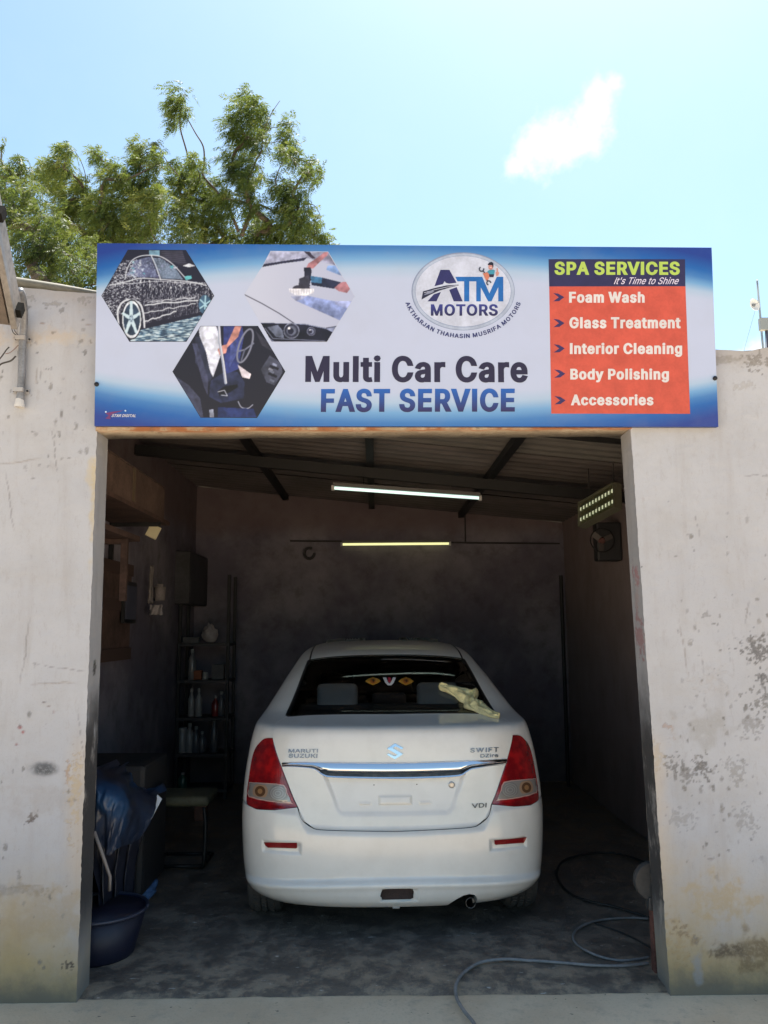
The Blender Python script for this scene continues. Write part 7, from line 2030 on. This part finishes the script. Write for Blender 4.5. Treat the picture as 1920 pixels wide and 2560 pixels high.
# pvc pipe lying on the parapet
a = aty(*F1(150, 842), .05); b = aty(*F1(960, 955), .13)
o = MB().tube([a.lerp(b, -.4), a, a.lerp(b, .5), b, b.lerp(a, -.5)], [.034, .032, .028, .018, .018], 12).build('pvc_pipe', M('cream pvc pipe', (.15, .135, .10), .6, nscale=7, namt=.2), smooth=True, loc=a)
tag(o, 'cream plastic pipe lying on top of the wall left of the sign', 'pipe')
# mast with a small dish, beyond the wall
MY = 14.0
GM = M('galvanised mast', (.34, .38, .38), .4, .6)
m0, m1 = aty(*F2(868, 203), MY), aty(*F2(948, 1120), MY)
mast = thing('antenna_mast', 'thin pale mast with a round white dish beyond the right wall', 'antenna', (m1.x, MY, 0))
d_ = (m1 - m0)
MB().tube([m0, m1, Vector((m1.x + d_.x * 1.0, MY, max(.0, 0)))], .026, 8).build('pole', GM, mast, smooth=True)
dc = aty(*F2(843, 508), MY - .12)
def dish():
    mb = MB(); n = 36; b = 0; V = []; F = []
    axd = Vector((.35, -1, .05)).normalized(); u = axd.cross(Vector((0, 0, 1))).normalized(); w = u.cross(axd)
    for i in range(7):
        r = .138 * i / 6
        for k in range(n):
            a = 2 * pi * k / n
            V.append(dc + u * r * cos(a) + w * r * sin(a) - axd * (.05 * (1 - (i / 6) ** 2)))
    for i in range(6):
        for k in range(n): F.append((i*n+k, i*n+(k+1) % n, (i+1)*n+(k+1) % n, (i+1)*n+k))
    mb.add(V, F); return mb, axd
mb, axd = dish()
o = mb.build('dish', M('dish white', (.60, .63, .64), .5), mast, smooth=True); md = o.modifiers.new('t', 'SOLIDIFY'); md.thickness = .01
MB().obox(dc - axd * .06, (.03, 0, 0), (0, .05, 0), (0, 0, .03)).tube([dc - axd * .04, dc + axd * .10], .008, 6).build('feed', M('feed grey', (.18, .2, .22), .5), mast)
m2, m3 = aty(*F2(985, 700), MY - .5), aty(*F2(1003, 1100), MY - .5)
mast2 = thing('antenna_pole', 'short dark pole with a small box at the right edge of the picture', 'antenna', (m3.x, MY - .5, 0))
MB().tube([m2, m3, Vector((m3.x + .03, MY - .5, 0))], .028, 8).build('pole', M('dark mast', (.06, .055, .08), .5), mast2, smooth=True)
bx = aty(*F2(955, 765), MY - .5)
MB().bbox((bx.x - .10, MY - .56, bx.z - .13), (bx.x + .11, MY - .44, bx.z + .15), .01).build('radio_box', M('grey box', (.22, .25, .26), .5), mast2)
MB().tube([bx + Vector((.02, 0, -.13)), bx + Vector((-.01, 0, -.5)), bx + Vector((.03, 0, -.8)), bx + Vector((0, 0, -1.3))], .008, 5).build('cable', BLK, mast2)
for q, p1 in enumerate(((aty(*F2(850, 560), MY), aty(*F2(700, 1100), MY)), (aty(1894, 740, MY), aty(1868, 690 + 190, MY)))):
    if q: continue
    MB().tube([p1[0], p1[1]], .004, 4).build('guy_wire', GM, mast)

# ------------------------------------------------------------------ neem trees
def T4(x, y): return (x / 1.929, 180 + y / 1.929)
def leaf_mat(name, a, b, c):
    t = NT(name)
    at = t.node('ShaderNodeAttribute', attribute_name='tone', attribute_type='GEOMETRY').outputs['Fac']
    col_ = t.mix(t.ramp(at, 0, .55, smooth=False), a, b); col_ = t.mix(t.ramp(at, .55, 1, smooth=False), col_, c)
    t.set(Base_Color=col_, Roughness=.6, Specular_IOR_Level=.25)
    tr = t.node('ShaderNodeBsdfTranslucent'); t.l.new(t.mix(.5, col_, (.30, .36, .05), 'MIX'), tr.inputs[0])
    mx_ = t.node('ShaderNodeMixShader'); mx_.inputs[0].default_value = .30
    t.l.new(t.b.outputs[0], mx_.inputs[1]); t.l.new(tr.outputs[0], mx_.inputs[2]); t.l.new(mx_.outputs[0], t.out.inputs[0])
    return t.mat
LEAF1 = leaf_mat('neem leaves', (.020, .048, .013), (.064, .105, .026), (.19, .22, .06))
LEAF2 = leaf_mat('dark neem leaves', (.016, .042, .015), (.040, .070, .022), (.12, .13, .045))
BARK = M('grey brown bark', (.085, .07, .055), .9, nscale=9, namt=.35, bump=.6)
rng = np.random.default_rng(11)
def make_leaf_cloud(clumps, wind, per, leafL=.27, tone0=0):
    """compound neem leaves (a midrib with paired narrow leaflets) hung in clumps; returns vertices, quads, tone"""
    org = []; dirs = []; tones = []
    for (c, r) in clumps:
        n = int(per * (r / .25) ** 2.0) + 6
        ct = rng.uniform(0, 1)
        for _ in range(n):
            d = rng.normal(size=3); d /= np.linalg.norm(d)
            rr = r * (rng.uniform(.15, .95) ** .6 if rng.uniform() < .85 else rng.uniform(.9, 1.45))
            o_ = np.array(c) + d * rr * np.array([1, 1, .9]) - wind * .35 * leafL
            dd = d * .55 + wind * rng.uniform(.5, 1.1) + np.array([0, 0, -.45]) + rng.normal(size=3) * .35
            dd /= np.linalg.norm(dd)
            org.append(o_); dirs.append(dd); tones.append(np.clip(.26 + .30 * ct + .30 * d[2] + rng.normal() * .16 + tone0, 0, 1))  # leaves toward the clump top get a lighter tone, painted-in sunlight
    org = np.array(org); dirs = np.array(dirs); tones = np.array(tones); n = len(org)
    NP = 9
    V = []; T = []
    side = np.cross(dirs, np.array([0, 0, 1.0]) + rng.normal(size=(n, 3)) * .5); side /= np.linalg.norm(side, axis=1, keepdims=True)
    nrm = np.cross(side, dirs)
    L = leafL * rng.uniform(.65, 1.2, (n, 1))
    quads = []
    for k in range(NP):
        t_ = (k + .7) / NP
        base = org + dirs * L * t_ + np.array([0, 0, -1]) * (L * .35 * t_ ** 2)
        ll = L * (.30 * np.sin(pi * min(1, .25 + t_ * .72)) + .05)
        for sg in (-1, 1):
            d2 = side * sg * .85 + dirs * .5 + np.array([0, 0, -.35]) + rng.normal(size=(n, 3)) * .12
            d2 /= np.linalg.norm(d2, axis=1, keepdims=True)
            wv = np.cross(d2, nrm + rng.normal(size=(n, 3)) * .5); wv /= np.linalg.norm(wv, axis=1, keepdims=True)
            w = ll * .13
            q = np.stack([base, base + d2 * ll * .45 + wv * w, base + d2 * ll, base + d2 * ll * .45 - wv * w], 1)
            quads.append(q); T.append(tones + rng.normal(size=n) * .07)
    # terminal leaflet and midrib
    Q = np.concatenate(quads, 0); T = np.concatenate(T)
    return Q, T
def build_crown(name, Q, T, mat, parent):
    L = np.array(root_loc(parent)); V = (Q.reshape(-1, 3) - L).astype(np.float32); nq = len(Q)
    me = bpy.data.meshes.new(name)
    me.vertices.add(len(V)); me.vertices.foreach_set('co', V.ravel())
    me.loops.add(nq * 4); me.loops.foreach_set('vertex_index', np.arange(nq * 4, dtype=np.int32))
    me.polygons.add(nq); me.polygons.foreach_set('loop_start', np.arange(0, nq * 4, 4, dtype=np.int32)); me.polygons.foreach_set('loop_total', np.full(nq, 4, np.int32))
    me.update(calc_edges=True)
    at = me.attributes.new('tone', 'FLOAT', 'FACE'); at.data.foreach_set('value', np.clip(T, 0, 1).astype(np.float32))
    me.materials.append(mat)
    o = bpy.data.objects.new(name, me); col.objects.link(o); o.parent = parent
    return o
def grow_branches(clumps, root, parent, trunk_r, extra=()):
    """every clump hangs on a limb that leaves the nearest thicker node below it"""
    nodes = [(Vector(root), None, 0)]
    top_ = Vector(root) + Vector((0, 0, 4.2)); nodes.append((top_, 0, 0))
    order = sorted(range(len(clumps)), key=lambda i: (Vector(clumps[i][0]) - top_).length)
    kids = {0: [1]}
    for i in order:
        c = Vector(clumps[i][0]) + Vector((.0, 0, -clumps[i][1] * .25))
        best = None
        for k, (p, par, _) in enumerate(nodes):
            if k == 0: continue
            d = (c - p).length + 1.4 * max(0, p.z - c.z)
            if best is None or d < best[0]: best = (d, k)
        nodes.append((c, best[1], 0)); kids.setdefault(best[1], []).append(len(nodes) - 1)
    wgt = [1.0] * len(nodes)
    for i in range(len(nodes) - 1, 0, -1): wgt[nodes[i][1]] += wgt[i]
    tot = wgt[1]
    rad = [trunk_r * max(.05, (w / tot) ** .72) for w in wgt]
    rad[0] = trunk_r * 1.25
    rr = random.Random(5)
    tm = MB(); tm.tube(spline([nodes[0][0], nodes[0][0].lerp(nodes[1][0], .5) + Vector((.12, 0, 0)), nodes[1][0]], 6), [rad[0] * (1 - .3 * k / 12) for k in range(13)], 12)
    tm.build('trunk', BARK, parent, smooth=True)
    mb = MB()
    for i in range(2, len(nodes)):
        a = nodes[nodes[i][1]][0]; b = nodes[i][0]; L = (b - a).length
        m1_ = a.lerp(b, .35) + Vector((rr.uniform(-.1, .1), rr.uniform(-.1, .1), .10)) * L * .8; m2_ = a.lerp(b, .7) + Vector((rr.uniform(-.1, .1), rr.uniform(-.1, .1), .06)) * L * .6
        pts = spline([a, m1_, m2_, b], 4); r0 = min(rad[nodes[i][1]], rad[i] * 1.6); r1 = rad[i]
        mb.tube(pts, [max(.006, r0 + (r1 * .8 - r0) * k / (len(pts) - 1)) for k in range(len(pts))], 7)
    for pts, r0, r1 in extra:
        pts = spline(pts, 6); mb.tube(pts, [r0 + (r1 - r0) * k / (len(pts) - 1) for k in range(len(pts))], 6)
    mb.build('limbs', BARK, parent, smooth=True)
def clumps_px(lst, Y, dY=.8, seed=1):
    rr = random.Random(seed); out = []
    for (x, y, r) in lst:
        YY = Y + rr.uniform(-dY, dY)
        p = aty(*T4(x, y), YY); m = (YY + CAMD) / FPX
        out.append((tuple(p), r / 1.929 * m))
    return out
YA, YB, YC = 13.5, 12.5, 8.6
cA = clumps_px([(845, 110, 50), (835, 160, 48), (870, 180, 42), (825, 225, 38), (1180, 115, 50), (1225, 175, 62), (1160, 190, 70), (1255, 225, 55), (1130, 265, 70), (1190, 300, 55), (1170, 350, 50), (1240, 330, 60), (1270, 290, 30), (1120, 410, 58), (1130, 480, 62), (1195, 440, 50), (1230, 480, 40),
    (1385, 245, 38), (1380, 300, 38), (1390, 350, 50), (1400, 400, 45), (1365, 380, 34), (1500, 440, 42), (1505, 490, 48), (1475, 480, 28),
    (930, 420, 45), (925, 480, 66), (960, 520, 50), (860, 500, 55), (870, 570, 70), (920, 600, 55), (1040, 560, 70), (1060, 640, 75), (1000, 620, 50), (890, 680, 80), (960, 730, 70), (1050, 730, 55), (1080, 600, 40),
    (1190, 560, 55), (1200, 620, 66), (1225, 690, 55), (1180, 510, 45), (1350, 540, 60), (1410, 570, 66), (1370, 620, 66), (1440, 650, 60), (1400, 710, 84), (1500, 720, 56), (1310, 750, 70), (1460, 790, 80), (1540, 770, 40), (1590, 825, 40),
    (1080, 790, 60), (1160, 800, 60), (1230, 780, 50), (880, 780, 70), (1350, 820, 90), (1000, 830, 80), (1250, 860, 80), (1120, 880, 80), (1450, 880, 80)], YA, .7, 3)
cB = clumps_px([(300, 365, 40), (335, 380, 34), (285, 420, 50), (255, 460, 50), (310, 455, 40), (215, 450, 45), (240, 530, 66), (300, 540, 50), (190, 500, 40), (455, 385, 34), (470, 410, 26), (530, 450, 46), (560, 480, 40), (510, 510, 44), (590, 520, 30), (660, 350, 40), (690, 390, 45), (655, 410, 36), (755, 370, 36), (765, 410, 34), (745, 450, 34), (680, 450, 48),
    (640, 520, 70), (710, 560, 80), (600, 590, 80), (760, 590, 60), (520, 600, 66), (400, 600, 66), (330, 610, 70), (460, 650, 80), (560, 680, 80), (680, 660, 90), (760, 670, 60), (390, 700, 90), (300, 690, 80), (500, 740, 80), (620, 740, 80), (730, 720, 60), (700, 790, 60), (590, 800, 80), (450, 800, 80), (400, 545, 40), (380, 520, 30), (520, 860, 80), (650, 860, 80), (780, 850, 50), (840, 430, 28)], YB, .7, 4)
cC = clumps_px([(85, 425, 36), (110, 455, 40), (40, 465, 40), (15, 450, 34), (70, 500, 50), (140, 520, 45), (30, 540, 60), (110, 570, 66), (170, 600, 60), (60, 630, 75), (140, 670, 75), (220, 680, 75), (60, 720, 80), (150, 750, 80), (240, 760, 80), (320, 780, 70), (110, 830, 80), (200, 840, 85), (290, 850, 80), (380, 860, 75), (440, 840, 50), (150, 920, 80), (250, 920, 80), (340, 930, 75), (420, 930, 70), (480, 920, 50), (200, 1000, 75), (300, 1010, 75), (390, 1020, 70), (460, 1010, 60), (100, 980, 70), (280, 1080, 80), (420, 1100, 80), (520, 1000, 60), (560, 900, 60), (-60, 500, 80), (-60, 640, 90), (-60, 780, 100), (-100, 900, 100), (0, 900, 80), (10, 345, 14)], YC, .7, 5)
WIND = np.array([-.75, -.1, .05])
ta = thing('neem_tree', 'tall feathery green tree with bare leaning shoots behind the middle of the sign', 'tree', (aty(*T4(1180, 800), YA).x + .2, YA, 0))
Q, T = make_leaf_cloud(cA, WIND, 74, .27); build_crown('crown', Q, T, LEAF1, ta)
def tp(lst, Y): return [aty(*T4(*p), Y) for p in lst]
grow_branches(cA, (ta.location.x, YA, 0), ta, .13, [
    (tp([(1150, 770), (1100, 650), (1040, 570), (980, 500), (985, 440), (980, 360), (940, 290), (890, 200)], YA), .035, .010),
    (tp([(1165, 790), (1210, 680), (1240, 640), (1310, 665)], YA), .05, .02), (tp([(1210, 500), (1235, 430), (1260, 380), (1270, 300), (1290, 240), (1315, 190), (1350, 138)], YA), .02, .006),
    (tp([(1335, 590), (1330, 520), (1350, 460), (1375, 420)], YA), .014, .008), (tp([(1465, 640), (1510, 640), (1540, 680), (1545, 715)], YA), .010, .006), (tp([(1270, 345), (1320, 340), (1365, 325)], YA), .012, .006), (tp([(1440, 560), (1470, 520), (1490, 490)], YA), .010, .005)])
tb_ = thing('neem_tree', 'broad olive green tree in the middle left with small tufts against the sky', 'tree', (aty(*T4(480, 800), YB).x, YB, 0))
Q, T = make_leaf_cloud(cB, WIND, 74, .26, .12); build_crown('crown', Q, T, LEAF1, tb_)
grow_branches(cB, (tb_.location.x, YB, 0), tb_, .12, [(tp([(415, 600), (412, 500), (390, 430), (360, 380)], YB), .010, .006), (tp([(485, 590), (485, 500), (490, 430), (490, 400)], YB), .010, .006), (tp([(860, 500), (820, 450), (785, 400)], YB), .012, .006)])
tc2 = thing('neem_tree', 'nearest dark green tree at the left edge beside the old lamp', 'tree', (aty(*T4(60, 800), YC).x - .6, YC, 0))
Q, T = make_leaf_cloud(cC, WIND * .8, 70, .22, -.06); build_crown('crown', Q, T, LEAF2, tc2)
grow_branches(cC, (tc2.location.x, YC, 0), tc2, .13)
